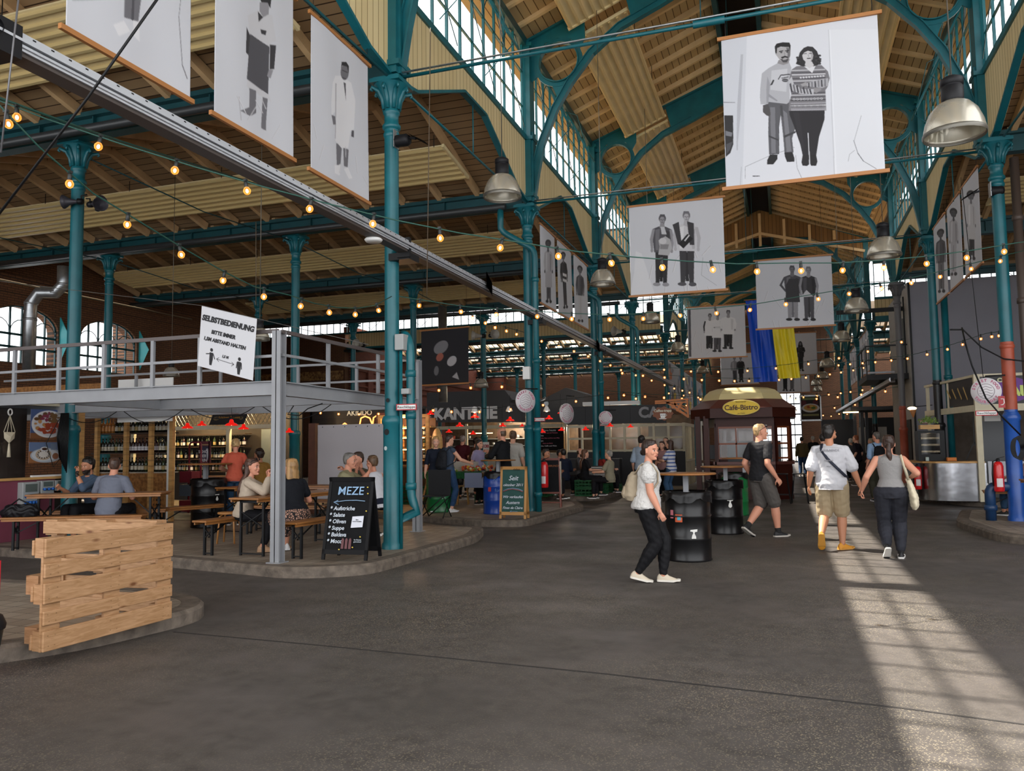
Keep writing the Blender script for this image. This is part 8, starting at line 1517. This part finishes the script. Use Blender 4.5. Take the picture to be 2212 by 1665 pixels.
p = at(1601, 880, Y=ky-1.78); b = MB(); b.xz([(p.x-kx+.49*cos(t), p.z+.21*sin(t)) for t in np.linspace(0, 2*pi, 41)[:-1]], -1.84, -1.78); b.build('oval_sign', mat('sign_yellow', 'e3bf1c', .45, var=.06, scale=4), ki); text('lettering', 'Café-Bistro', mat('sign_dark_letters', '4a2c20', .6), ki, (p.x-kx, -1.85, p.z-.005), .19, off=.004)
text('small_lettering', 'Bauernhof EV', mat('sign_dark_letters', '4a2c20', .6), ki, (p.x-kx, -1.85, p.z+.15), .05); text('small_lettering', 'am Markt', mat('sign_dark_letters', '4a2c20', .6), ki, (p.x-kx, -1.85, p.z-.16), .05); b = MB(); b.tube([(p.x-kx+.48*cos(t), -1.845, p.z+.2*sin(t)) for t in np.linspace(0, 2*pi, 41)], .006, 4); b.build('sign_edge', mat('pale_yellow', 'd8cf90', .6), ki)
plight('kiosk_fill', (kx+.2, ky, 2.0), 5, (.9, .95, 1))  # weak cool point light added to brighten the kiosk inside, no fixture
# ================================================================ right side
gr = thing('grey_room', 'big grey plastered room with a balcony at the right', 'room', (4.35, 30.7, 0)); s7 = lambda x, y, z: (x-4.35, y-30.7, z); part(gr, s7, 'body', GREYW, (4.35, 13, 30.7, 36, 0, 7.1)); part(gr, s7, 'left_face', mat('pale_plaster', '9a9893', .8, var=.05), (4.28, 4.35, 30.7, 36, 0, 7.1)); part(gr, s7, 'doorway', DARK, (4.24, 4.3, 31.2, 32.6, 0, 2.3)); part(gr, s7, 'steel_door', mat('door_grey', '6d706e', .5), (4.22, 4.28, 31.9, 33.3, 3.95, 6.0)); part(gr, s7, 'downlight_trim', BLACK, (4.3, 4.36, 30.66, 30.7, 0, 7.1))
bc = thing('balcony', 'dark steel balcony with black rails on the grey room', 'balcony', (3.6, 32.5, 3.8)); s8 = lambda x, y, z: (x-3.6, y-32.5, z-3.8); part(bc, s8, 'deck', BLACK, (2.9, 4.28, 31.3, 34.6, 3.75, 3.95)); part(bc, s8, 'rail', BLACK, (2.9, 4.28, 31.3, 31.34, 4.95, 5.0), (2.9, 2.94, 31.3, 34.6, 4.95, 5.0), (2.9, 4.28, 31.3, 31.33, 4.45, 4.48), (2.9, 2.93, 31.3, 34.6, 4.45, 4.48)); part(bc, s8, 'rail_post', BLACK, *[(2.9, 2.94, y, y+.04, 3.95, 5.0) for y in (31.3, 33, 34.56)], (4.2, 4.24, 31.3, 31.34, 3.95, 6.7)); part(bc, s8, 'support_beam', BLACK, (2.0, 4.3, 31.6, 31.7, 6.25, 6.4)); part(bc, s8, 'blue_white_fitting', mat('pale_fitting', 'c8ccd8', .4), (2.95, 4.1, 33.5, 33.6, 4.15, 4.22))
CC = [(2.98, 22.9), (2.98, 22.2), (3.02, 21.7), (3.15, 21.3), (3.4, 21.08), (3.7, 21.0), (4.4, 20.98)]; ct = thing('counter', 'curved stainless steel counter with a timber top', 'counter', (3.6, 21.6, PZ)); b = MB(); b.add([(x-3.6, y-21.6, z) for x, y in CC for z in (0, .88)], [(2*i, 2*i+2, 2*i+3, 2*i+1) for i in range(6)], True); b.build('steel_front', mat('brushed_steel', 'a8a9ae', .22, 1.0, bump=.35, bscale=2.5), ct)
b = MB(); I_ = [(x+.5 if i < 3 else x+.15, y+.45) for i, (x, y) in enumerate(CC)]; Pp = [(x-3.65, y-21.68) for x, y in CC]+[(x-3.55, y-21.4) for x, y in ((4.4, 21.5), (3.9, 21.5), (3.6, 22.9))]; b.xy(Pp, .88, .92); b.build('timber_top', WOODL, ct)
ck = thing('cake_cabinet', 'black cake cabinet with lit glass front on the steel counter', 'display cabinet', (3.32, 21.55, 1.06)); part(ck, lambda x, y, z: (x, y, z), 'casing', BLACK, (-.27, .3, -.2, .3, 0, .16), (-.27, .3, -.2, .3, .66, .72), (-.27, -.21, -.2, .3, .1, .7), (.2, .3, -.2, .3, .1, .7), (-.27, .3, .25, .3, .1, .7)); part(ck, lambda x, y, z: (x, y, z), 'glass_front', GLASS, (-.21, .2, -.2, -.195, .16, .66)); part(ck, lambda x, y, z: (x, y, z), 'shelf', mat('cake_shelf', 'b8a888', .5, col2='6a5a3a', scale=14), *[(-.2, .2, -.15, .2, z, z+.04) for z in (.2, .36, .52)]); plight('cabinet_lamp', (3.3, 21.5, 1.66), 2.5)
cr = thing('planter', 'timber crate with a leafy green plant on top of the cake cabinet', 'plant', (3.32, 21.55, 1.82)); b = MB(); b.box(-.2, .22, -.15, .15, 0, .1); b.build('crate_box', WOODL, cr); b = MB(); rr_ = random.Random(2)
for i in range(160): a = rr_.uniform(0, 6.3); R_ = rr_.uniform(.02, .22); z = .12+rr_.uniform(0, .16)*(1.2-R_*3); p = V((cos(a)*R_, sin(a)*R_*.6, z)); b.add([p, p+V((rr_.uniform(-.04, .04), rr_.uniform(-.03, .03), .04)), p+V((rr_.uniform(-.04, .04), rr_.uniform(-.03, .03), .05))], [(0, 1, 2)])
b.build('foliage', mat('leaf_green', '6d8a3a', .6), cr)
for nm_, lb, ct_, a in (('order_box', 'orange card box on the steel counter', 'box', (3.62, 3.82, 21.15, 21.3, 1.055, 1.14, mat('orange_card', 'c8742a', .6))), ('paper_cup', 'pale paper cup on the steel counter', 'cup', (3.18, 3.25, 21.25, 21.32, 1.055, 1.15, mat('pale_cup', 'a8b8b4', .5)))): box_thing(nm_, lb, ct_, *a, bevel=.01)
o = thing('cone_lamp', 'lamp shaped like an ice cream cone on an arm over the cake cabinet', 'lamp', atd(1972, 885, 22)); b = MB(); b.lathe([(0, -.22), (.02, -.2), (.08, -.02), (.07, 0)], n=14); b.build('cone', mat('wafer', 'b87a44', .6), o); b = MB(); b.ball((-.02, 0, .04), (.12, .08, .05), 12); b.build('lamp_head', mat('cream_glow', 'f0d8b0', .5, emit='ffe0b0', es=3), o); b = MB(); b.tube([(0, 0, .08), (.5, .1, .12)], .012, 6); b.build('arm', BLACK, o)
o = thing('round_lamp', 'pale round ball lamp beside the plant', 'lamp', atd(2025, 903, 21.5)); b = MB(); b.ball((0, 0, 0), (.1, .1, .11), 16); b.build('ball', mat('pale_ball', 'b8b4a8', .6), o)
YR = 20.9; rs_ = thing('stall', 'cream framed stall with black and purple sign panels at the right edge', 'stall', (5.2, YR, PZ)); s9 = lambda x, y, z: (x-5.2, y-YR, z-PZ)
part(rs_, s9, 'frame', CREAMP, (4.2, 7.5, YR-.06, YR+.06, 2.2, 2.36), (4.2, 7.5, YR-.06, YR+.06, 3.0, 3.06), (4.2, 4.32, YR-.06, YR+.06, PZ, 3.06)); b = MB(); b.beam(s9(4.25, YR, 2.28), s9(3.75, YR+3.6, 2.28), .1, .15); b.beam(s9(4.25, YR, 3.03), s9(3.75, YR+3.6, 3.03), .08, .06); b.beam(s9(3.78, YR+3.5, PZ), s9(3.78, YR+3.5, 3.0), .08, .08, up=(0, 1, 0)); b.beam(s9(4.0, YR+1.9, 2.3), s9(4.0, YR+1.9, 3.0), .05, .05, up=(0, 1, 0)); b.build('side_frame', CREAMP, rs_)
part(rs_, s9, 'sign_panel', mat('black_fascia', '1d1e22', .5), (4.4, 7.5, YR-.04, YR-.02, 2.36, 3.0)); b = MB(); b.add([s9(4.22, YR-.02, 2.38), s9(4.22, YR-.02, 3.0), s9(4.0, YR+1.8, 3.0), s9(4.0, YR+1.8, 2.38)], [(0, 1, 2, 3)]); b.build('side_sign_panel', mat('black_fascia', '1d1e22', .5), rs_)
b = MB(); b.xz([(s9(5.0, 0, 0)[0]+(.75+.04*cos(8*t))*cos(t), 2.68-PZ+(.25+.03*cos(8*t))*sin(t)) for t in np.linspace(0, 2*pi, 48)[:-1]], -.06, -.045); b.build('purple_cloud', mat('purple', '6a2a90', .5), rs_); text('lettering', 'SAL', mat('lime_letters', 'cfe07a', .5), rs_, V(s9(5.02, YR-.07, 2.64)), .3, off=.02); text('lettering', 'CHEN', mat('pale_letters', 'd0d0a8', .5), rs_, V(s9(4.85, YR-.07, 2.9)), .13, off=.008)
b = MB(); [b.beam(s9(4.14-.05*i, YR+.4+.38*i, 2.5+.03*i), s9(4.1-.05*i, YR+.6+.38*i, 2.8), .05, .008, up=(1, 0, 0)) for i in range(4)]; b.build('drawn_snack', mat('snack_tan', 'c8a868', .6), rs_)
part(rs_, s9, 'back_panel', mat('stall_back', '5d534a', .7, var=.2), (4.3, 8, YR+3.5, YR+3.55, PZ, 3)); part(rs_, s9, 'lower_front', mat('pale_front', 'b9bcc4', .5), (4.4, 7.5, YR-.03, YR, .55, 1.05)); part(rs_, s9, 'fridge', mat('grey_fridge', '3d4045', .4), (4.6, 5.2, YR+1.5, YR+2.1, PZ, 2.0)); part(rs_, s9, 'microwave', WHITE, (4.7, 5.05, YR+1.5, YR+1.9, 2.0, 2.2)); b = MB(); [b.beam(s9(4.35+dx, YR+1, 1.05), s9(4.35, YR+1, 1.5), .02, .02) for dx in (-.2, .2)]; b.beam(s9(4.35, YR+1, 1.4), s9(4.35, YR+1, 2.1), .02, .02, up=(0, 1, 0)); b.build('speaker_stand', BLACK, rs_)
bench('bench behind the large extinguisher at the blue column', 3.95, 16.9, -8, 1.0); table('beer table cut by the right picture edge', 4.55, 14.6, 0, 2.0)
fb = thing('food_board', 'framed picture of a plate hanging before the bright gate', 'picture', (.8, 40, 3.7)); picture('print', fb, (0, 0, 0), (.85, 0, 0), (0, 0, -1.1), [(0, 0), (10, 0), (10, 13), (0, 13)], [('e0e0e2', [(0, 0), (10, 0), (10, .5), (0, .5)]), ('8a9a6a', [(.8, 1), (9, 1), (9, 2), (.8, 2)]), ('5a1f2c', 'e', 1.5, 3.8, 1.4, 1.6), ('5a1f2c', 'e', 7.6, 3.6, 1.4, 1.6), ('dcdcde', 'e', 5, 6.6, 4.6, 2.4), ('c89a4a', 'e', 5, 6.4, 3.6, 1.7), ('a84a2a', 'e', 4, 6, 1, .7), ('5a7a34', 'e', 6.4, 6.5, 1.2, .7), ('e0b85a', 'e', 5.4, 5.6, 1, .5), ('8d8a5a', [(.8, 10), (9.2, 10), (9.2, 11), (.8, 11)])], '241d1c', 50, 65); b = MB(); b.box(-.05, 0, -.03, .03, -1.15, .05); b.box(.85, .9, -.03, .03, -1.15, .05); b.box(-.05, .9, -.03, .03, 0, .05); b.box(-.05, .9, -.03, .03, -1.17, -1.1); [b.tube([(x, 0, .05), (x, 0, 3.1)], .01, 4) for x in (.05, .8)]; b.build('frame', GALV, fb)
r = random.Random(8)
for i, (a, c) in enumerate(((39.4, 44.6), (45.8, 51.0), (52.4, 57.6))):
    S = [(r.choice(['c8784a', '4a86b8', 'd8c04a', '8d8d92', 'b8b8bc', '5a5a60', 'cf9a78', 'c4c8cc']), [(x, y), (x+r.uniform(.6, 2.2), y+r.uniform(-.3, .3)), (x+r.uniform(.6, 2), y+r.uniform(.6, 3)), (x+r.uniform(-.3, .3), y+r.uniform(.6, 3))]) for x, y in [(r.uniform(0, 9), r.uniform(0, 9)) for _ in range(34)]]
    o = thing('picture_panel', 'tall colourful picture panel beyond the %s nave column, %s one' % (['fifth', 'sixth', 'seventh'][i], ['nearest', 'middle', 'farthest'][i]), 'picture', (XL-.05, a, 5.7)); picture('print', o, (0, 0, 0), (0, c-a, 0), (0, 0, -2.4), [(0, 0), (10, 0), (10, 10), (0, 10)], S, 'b9bdc2', 70, 50)
DC = mat('black_tarp', '17171a', .45); ds = thing('stall', 'far black stalls with tarpaulin and pale banners beyond the balcony', 'stall', (2.5, 41, 0)); s10 = lambda x, y, z: (x-2.5, y-41, z); part(ds, s10, 'tarpaulin', DC, (1.7, 3.2, 41, 41.1, 0, 2.6), (3.6, 9, 43, 43.1, 0, 2.7)); part(ds, s10, 'canopy', DC, (2.7, 6.5, 36.5, 39.5, 2.85, 3.0)); part(ds, s10, 'canopy_post', DC, *[(x, x+.12, y, y+.12, 0, 2.9) for x, y in ((2.8, 36.6), (3.5, 39.3), (4.4, 36.6), (3.2, 38))]); part(ds, s10, 'pale_banner', mat('pale_banner', 'b8b8b4', .7), (3.3, 3.7, 40.5, 40.52, .9, 2.2), (4.1, 4.5, 40.5, 40.52, .9, 2.2)); part(ds, s10, 'lit_tube', WARM, (2.4, 3.0, 36.4, 36.45, 2.75, 2.8)); part(ds, s10, 'counter_front', mat('dark_counter', '2c2622', .6), (2.9, 6, 37.4, 37.6, 0, 1.05))
for i, (x, y) in enumerate(((-4.4, 30.8), (-4.7, 33.5))): box_thing('cabinet', ['white cabinet beyond the striped-shirt group', 'white shelf unit left of the kiosk'][i], 'cabinet', x-.35, x+.35, y-.3, y+.3, 0, 2.3 if i else 1.5, WHITE, .01)
wb = box_thing('partition', 'white partition between the stalls left of the kiosk', 'partition', -3.3, -2.9, 33, 33.1, 0, 2.9, WHITE)
bb_ = box_thing('counter', 'dark timber bar along the third platform before the cream stall', 'counter', -7.4, -5.0, 25.2, 25.6, PZ, 1.1, mat('bar_dark', '222327', .5))
# ================================================================ the other people
def P(label, px, py, D, rz, h=1.75, seat=False, z=PZ, pose=None, **k):
    "px, py: head centre in the photo; D: distance; the feet or seat come out on the platform"
    c = atd(px, py, D); k.setdefault('vox', .011)
    if seat:
        k.setdefault('pel', (0, 0, .53/h*1.75)); k.setdefault('legs', ((-.1, .45, .09, 0, 1, 1), (.1, .45, .09, 0, 1, 1))); k.setdefault('arms', ((-.2, .35, .74, -.6, -.4, -1), (.2, .35, .74, .6, -.4, -1)))
    return person(label, c.x, c.y, z, rz, h, **k)
c_ = lambda n, c, **k: CL(n, c, **k)
# two women at the grey post
g1 = P('woman in cream shirt with long brown hair seated, hands at her chin', 528, 1000, 11.25, -62, 1.72, True, hd=(-22, 0), lean=10, skin='rosy', female=True, hair=('long', '4a2f22'), top=(c_('cream_shirt', 'b9aa98', bump=.4), .9, -.06, .022), bottom=(c_('black_trousers', '17171b'), .93, .012), shoes=('a58263', 'a58263'), vox=.0065,
    arms=((-.03, .33, 1.05, -.6, -.2, -1), (.1, .36, 1.05, .7, -.1, -1)), hands=((.9, (.2, -.2, 1), (.4, 1, 0)), (.9, (-.2, -.2, 1), (-.4, 1, 0))), legs=((-.02, .5, .09, 0, 1, 1), (.22, .3, .09, 0, 1, 1)))
sunglasses(g1, 'dark sunglasses in the hair of the seated woman in the cream shirt', .11)
g2 = P('blond woman in black top and patterned skirt seated with her back to the board', 638, 1000, 10.9, 62, 1.7, True, hd=(10, 0), lean=12, skin='rosy', female=True, hair=('bob', 'a07b4e'), top=(c_('black_top', '17191f'), .3, .05, .02), bottom=(mat('leopard_skirt', '1a1416', .8), .8, .03, 1), shoes=('d8d8d8', 'e6e6e6'), vox=.0065, body=(1.2, 1.1, 1.05))
nt = _M['leopard_skirt'].node_tree; v = nt.nodes.new('ShaderNodeTexVoronoi'); v.inputs['Scale'].default_value = 34; v.feature = 'DISTANCE_TO_EDGE'; tc = nt.nodes.new('ShaderNodeTexCoord'); nt.links.new(tc.outputs['Object'], v.inputs[0]); r_ = nt.nodes.new('ShaderNodeValToRGB'); nt.links.new(v.outputs[0], r_.inputs[0]); e = r_.color_ramp.elements; e[0].position = .12; e[0].color = hx('141114'); e[1].position = .17; e[1].color = hx('b98f7a'); k_ = e.new(.36); k_.color = hx('b98f7a'); k_ = e.new(.42); k_.color = hx('1c1618'); nt.links.new(r_.outputs[0], nt.nodes['Principled BSDF'].inputs['Base Color'])
sunglasses(g2, 'sunglasses on the head of the blond seated woman', .1)
# two men before the food pictures
P('dark-haired man in blue sleeved shirt facing us, chin on his hand', 207, 1010, 13.0, 176, 1.78, True, hd=(4, -4), lean=14, skin='tan', hair=('curly', '15110f'), beard='2a201a', top=(c_('blue_raglan', '46566b'), .6, -.06, .02), bottom=(c_('black_trousers', '17171b'), .9, .015), vox=.008, arms=((-.05, .38, 1.05, -.5, .3, -1), (.25, .42, .83, .6, 0, -1)), hands=((.8, (.2, -.3, 1), (0, 1, 0)), (.5, None, None)))
P('man in grey T-shirt with cropped hair seated with his back to us', 236, 1018, 12.3, 14, 1.8, True, hd=(28, 0), lean=12, skin='rosy', hair=('crop', '4a3428'), top=(c_('grey_tee', '6d7280'), .35, -.1, .022), bottom=(c_('black_trousers', '17171b'), .9, .015), vox=.0075, body=(1.1, 1.2, 1.12), arm_r=1.1)
# three diners
P('grey-haired man in sand coloured shirt seated left before the screen', 738, 984, 12.9, -75, 1.84, True, hd=(-6, -4), lean=12, skin='rosy', hair=('short', '6d6a66'), top=(c_('sand_shirt', '8f8b6d'), .35, -.1, .025), bottom=(c_('sand_trousers', '8a8068'), .9, .02), vox=.0075, body=(1.15, 1.25, 1.12), arms=((-.1, .42, 1.0, -.5, .2, -1), (.1, .45, .98, .6, 0, -1)), hands=((.8, (0, .2, 1), (0, -1, 0)), (.8, (0, .3, 1), (0, -1, 0))))
P('man in olive T-shirt facing us between the other two diners', 784, 984, 13.8, 172, 1.86, True, hd=(-6, -8), lean=12, skin='rosy', hair=('short', '3a2a20'), top=(c_('olive_tee', '4c4a3c'), .35, -.1, .022), bottom=(c_('sand_trousers', '8a8068'), .9, .02), vox=.0075, arms=((.05, .4, .98, -.6, .2, -1), (-.02, .38, 1.06, .6, 0, -1)), hands=((.8, None, None), (.8, None, None)))
P('woman in sleeveless white top with short hair seated at the right of the diners', 816, 994, 13.0, 72, 1.74, True, hd=(0, 0), lean=12, female=True, skin='rosy', hair=('short', '5a4430'), top=(c_('white_vest', 'cfd0d6'), 0, -.1, .015), bottom=(c_('navy_skirt', '1c2030'), .6, .02), vox=.0075, arms=((-.1, .4, 1.05, -.5, .2, -1), (.0, .42, 1.08, .6, 0, -1)), hands=((.8, None, None), (.8, None, None)))
for i, (x, y) in enumerate(((776, 1027), (785, 1025))):
    c = atd(x, y, 12.75); o = thing('beer_glass', ['left', 'right'][i]+' glass of amber beer on the table of the three diners', 'glass', (c.x, c.y, PZ+.78)); b = MB(); b.lathe([(0, 0), (.035, 0), (.042, .15), (0, .15)], n=14); b.build('beer', mat('amber_beer', 'c87a1a', .15), o); b = MB(); b.lathe([(0, .15), (.042, .15), (.043, .17), (0, .17)], n=14); b.build('foam', WHITE, o)
# left background
P('woman in orange T-shirt with blond pinned hair standing at the tables', 507, 990, 15.2, 30, 1.66, hd=(10, -20), female=True, skin='rosy', hair=('updo', 'b39b6d'), top=(c_('orange_tee', 'c8604a'), .3, -.08, .015), bottom=(c_('denim_mid', '34506e'), .9, .012), lean=8, arms=((-.15, .32, 1.05, -1, -.3, -1), (.1, .35, 1.05, 1, -.3, -1)))
P('bearded man in mustard jacket seated turned to the left', 565, 984, 16.6, 70, 1.78, True, hd=(14, 0), skin='tan', hair=('curly', '2a1d16'), beard='2a1d16', top=(c_('mustard_jacket', '9a7438'), .95, -.1, .03), bottom=(c_('black_trousers', '17171b'), .9, .015), lean=8, pel=(0, 0, .62))
P('person with blond hair behind the woman with the backpack', 941, 945, 17.6, -150, 1.68, female=True, skin='fair', hair=('bob', 'b08a5a'), top=(c_('navy_top', '1c2230'), .5, -.06, .02), bottom=(c_('denim_dark', '22324c'), .9, .012))
k1 = person('woman with dark backpack and rolled jeans standing at the drums', -7.0, 16.15, PZ, -28, 1.72, hd=(-18, -10), female=True, skin='fair', hair=('short', '3a2922'), top=(c_('slate_top', '3c4656'), .08, -.02, .01), bottom=(c_('blue_jeans', '2c4668', var=.2), .9, .012), shoes=('dcdcdc', 'e8e8e8'), arms=((-.22, .05, .95, -.3, -1, 0), (.26, .4, 1.08, .5, -.5, -1)), vox=.008)
backpack(k1, 'dark grey backpack worn by the woman in rolled jeans', c_('charcoal_nylon', '23252a'), .16, .23, .085, .02)
P('bald man in black jacket standing at the round table, facing left', 1086, 942, 17.6, 78, 1.86, hd=(0, -4), skin='rosy', hair=('bald', '5a4636'), top=(c_('black_jacket', '16171a'), .95, -.12, .03), bottom=(c_('black_trousers', '17171b'), .93, .02), arms=((-.1, .34, 1.12, -1, -.3, -1), (.05, .36, 1.22, 1, -.3, -1)), body=(1.1, 1.15, 1.1))
P('person in white T-shirt with tied hair seen from behind, next to the black jacket', 1108, 952, 18.3, 8, 1.8, skin='fair', hair=('bun', '5a4230'), top=(c_('offwhite_tee', 'b8b4ac'), .35, -.12, .04), bottom=(c_('black_trousers', '17171b'), .93, .02))
for l, x, y, D, rz, h, seat, kw in [
    ('man in burgundy T-shirt at the kitchen counter', 999, 958, 23.3, 0, 1.78, 0, dict(hair=('short', '8d8880'), top=(c_('burgundy_tee', '4a1a24'), .35, -.1, .03))),
    ('person with dark curly hair in brown at the kitchen counter', 1028, 962, 22.8, -40, 1.7, 0, dict(hair=('curly', '2a1c14'), top=(c_('brown_top', '4a3428'), .6, -.1, .03))),
    ('woman in lilac top with dark hair bending over the fruit', 1034, 974, 19.6, -110, 1.62, 0, dict(female=True, hair=('bob', '1c1412'), top=(c_('lilac_top', '9a94b8'), .3, -.08, .02))),
    ('dark-haired person in black seated before the counter', 977, 976, 21.0, 10, 1.7, 1, dict(hair=('short', '1c1412'), top=(c_('black_jacket', '16171a'), .9, -.1, .03))),
    ('young man in pink shirt seated behind the easel', 1178, 977, 21.3, -100, 1.74, 1, dict(hair=('quiff', '14100e'), skin='tan', top=(c_('pink_shirt', 'b88a84'), .35, -.1, .02))),
    ('person in white shirt seated left of the navy jacket', 1208, 974, 23.0, -95, 1.7, 1, dict(hair=('short', '14100e'), skin='tan', top=(c_('white_shirt', 'b4b8cc'), .9, -.1, .02))),
    ('man in navy jacket seated with his back half to us', 1217, 973, 22.4, 40, 1.76, 1, dict(hair=('short', '14100e'), skin='tan', top=(c_('navy_jacket', '1a2233'), .95, -.1, .03))),
    ('woman in black T-shirt with long brown hair seated, facing right', 1262, 975, 22.3, -60, 1.7, 1, dict(female=True, hair=('long', '5a3c28'), top=(c_('black_tee', '15161a'), .35, -.1, .02))),
    ('bald bearded man seated behind the woman in black', 1251, 972, 24.2, -90, 1.76, 1, dict(hair=('bald', '3a2a20'), beard='3a2a20', top=(c_('grey_shirt2', '4c4e52'), .9, -.1, .02))),
    ('woman in khaki T-shirt with patterned headscarf, leaning on the table', 1316, 974, 20.9, 80, 1.66, 1, dict(female=True, hair=('updo', '8d8880'), top=(c_('khaki_tee', '8a8470'), .35, -.1, .03))),
    ('person in red sleeves seated behind the khaki T-shirt', 1300, 978, 23.5, -60, 1.66, 1, dict(hair=('short', '3a2a20'), top=(c_('red_top', '8a2a24'), .9, -.1, .02))),
    ('man in pale blue shirt with braces and dark curly hair, seen from behind', 1385, 941, 20.8, -10, 1.8, 0, dict(hair=('curly', '1a1412'), z=0, top=(c_('pale_blue_shirt', '8d9cae'), .5, -.08, .03))),
    ('woman in white and blue striped T-shirt holding a drink', 1448, 958, 22.0, 70, 1.68, 0, dict(female=True, hair=('bob', '3a241a'), z=0, top=(mat('striped_tee', 'cfd0d8', .8), .35, -.12, .03), bottom=(c_('denim_mid', '2c4a70'), .9, .02), arms=((-.1, .3, 1.15, -1, -.3, -1), (.1, .35, 1.1, 1, -.3, -1)))),
    ('woman with dark hair facing us between the braces man and stripes', 1430, 950, 23.0, 170, 1.66, 0, dict(female=True, hair=('long', '3a241a'), z=0, top=(c_('rose_top', 'a07a78'), .3, -.08, .02))),
    ('man with receding dark hair and glasses behind the striped woman', 1438, 940, 24.5, 175, 1.78, 0, dict(hair=('crop', '3a2e28'), z=0, top=(c_('dark_shirt', '26262a'), .9, -.1, .03)))]:
    kw.setdefault('bottom', (c_('black_trousers', '17171b'), .9, .015)); z = kw.pop('z', PZ); P(l, x, y, D, rz, h, bool(seat), z=z, hd=(0, 0), **{**dict(vox=.014), **kw})
nt = _M['striped_tee'].node_tree; w = nt.nodes.new('ShaderNodeTexWave'); w.bands_direction = 'Z'; w.inputs['Scale'].default_value = 3.2; tc = nt.nodes.new('ShaderNodeTexCoord'); nt.links.new(tc.outputs['Object'], w.inputs[0]); r_ = nt.nodes.new('ShaderNodeValToRGB'); nt.links.new(w.outputs[0], r_.inputs[0]); r_.color_ramp.interpolation = 'CONSTANT'; r_.color_ramp.elements[0].color = hx('cfd0d8'); r_.color_ramp.elements[1].position = .72; r_.color_ramp.elements[1].color = hx('3c5a9c'); nt.links.new(r_.outputs[0], nt.nodes['Principled BSDF'].inputs['Base Color'])
# aisle background
a1 = P('man in light blue shirt with black backpack walking ahead of the couple', 1894, 945, 20.5, 12, 1.82, z=0, hd=(30, 0), skin='rosy', hair=('short', '5a544e'), top=(c_('light_blue_shirt', '8aa6c8'), .5, -.1, .03), bottom=(c_('olive_trousers', '3c3a2e'), .93, .03), vox=.011, legs=((-.1, .1, .08), (.1, -.12, .13)))
backpack(a1, 'black backpack of the man in the light blue shirt', c_('black_nylon', '141519'), .16, .23, .09, .02)
for l, x, y, D, rz, h, kw in [
    ('man in blue shirt and dark shorts mostly hidden by the white T-shirt', 1777, 942, 19.8, 0, 1.78, dict(hair=('short', '1a1412'), top=(c_('blue_shirt', '28406a'), .5, -.1, .03), bottom=(c_('dark_shorts', '22242c'), .5, .03))),
    ('far man in olive jumper and blue jeans walking away', 1732, 952, 36, 0, 1.82, dict(hair=('short', '1a1412'), top=(c_('olive_jumper', '5a5038'), .95, -.1, .03), bottom=(c_('blue_jeans', '2c4668'), .93, .02))),
    ('far man in black jacket with pale hair walking away', 1756, 949, 38, 0, 1.86, dict(hair=('short', 'a8a49c'), top=(c_('black_jacket', '16171a'), .95, -.12, .03), bottom=(c_('grey_trousers', '3c3e46'), .93, .02))),
    ('red-haired man in dark T-shirt at the far right stall', 1850, 952, 28, 60, 1.8, dict(hair=('short', '8a4a2a'), top=(c_('dark_tee', '22202a'), .35, -.1, .03))),
    ('far person with white hair beside the red-haired man', 1838, 958, 31, 30, 1.7, dict(hair=('short', 'b8b4ac'), top=(c_('grey_shirt2', '4c4e52'), .9, -.1, .02))),
    ('far person in a pale hat and red top at the right stalls', 1882, 958, 30, 120, 1.68, dict(hair=('bob', 'b8a888'), top=(c_('red_top', '8a2a24'), .9, -.1, .02)))]:
    kw.setdefault('bottom', (c_('black_trousers', '17171b'), .9, .015)); P(l, x, y, D, rz, h, z=0, vox=.014, **kw)
for l, x, y in (('person in pale clothes seated at the right picture edge', 2222, 962),): P(l, x, y, 14.6, 60, 1.7, True, female=True, skin='rosy', hair=('short', '6d5a44'), top=(c_('rose_top', 'a07a78'), .3, -.08, .02), bottom=(c_('denim_mid', '34506e'), .9, .012), vox=.011)
o = thing('bag', 'pair of black bags lying on the near bench left of the man in grey', 'bag', (-10.45, 8.92, PZ+.48), .4); b = MB(); loft(b, [((-.25, 0, 0), (.25, 0, 0), (0, .11, 0)), ((-.25, 0, .08), (.28, 0, 0), (0, .12, 0)), ((-.22, 0, .18), (.2, 0, 0), (0, .08, 0))]); me = remesh(b, .012, 2, .006); me.materials.clear(); me.materials.append(c_('black_leather', '131316', rough=.4)); q_ = bpy.data.objects.new('bag_body', me); COL.objects.link(q_); q_.parent = o; b = MB(); b.tube([(-.4, 0, .15), (-.25, -.03, .26), (-.05, 0, .15)], .012, 6); b.build('handle', BLACK, o)
bpy.data.scenes.remove(TS)
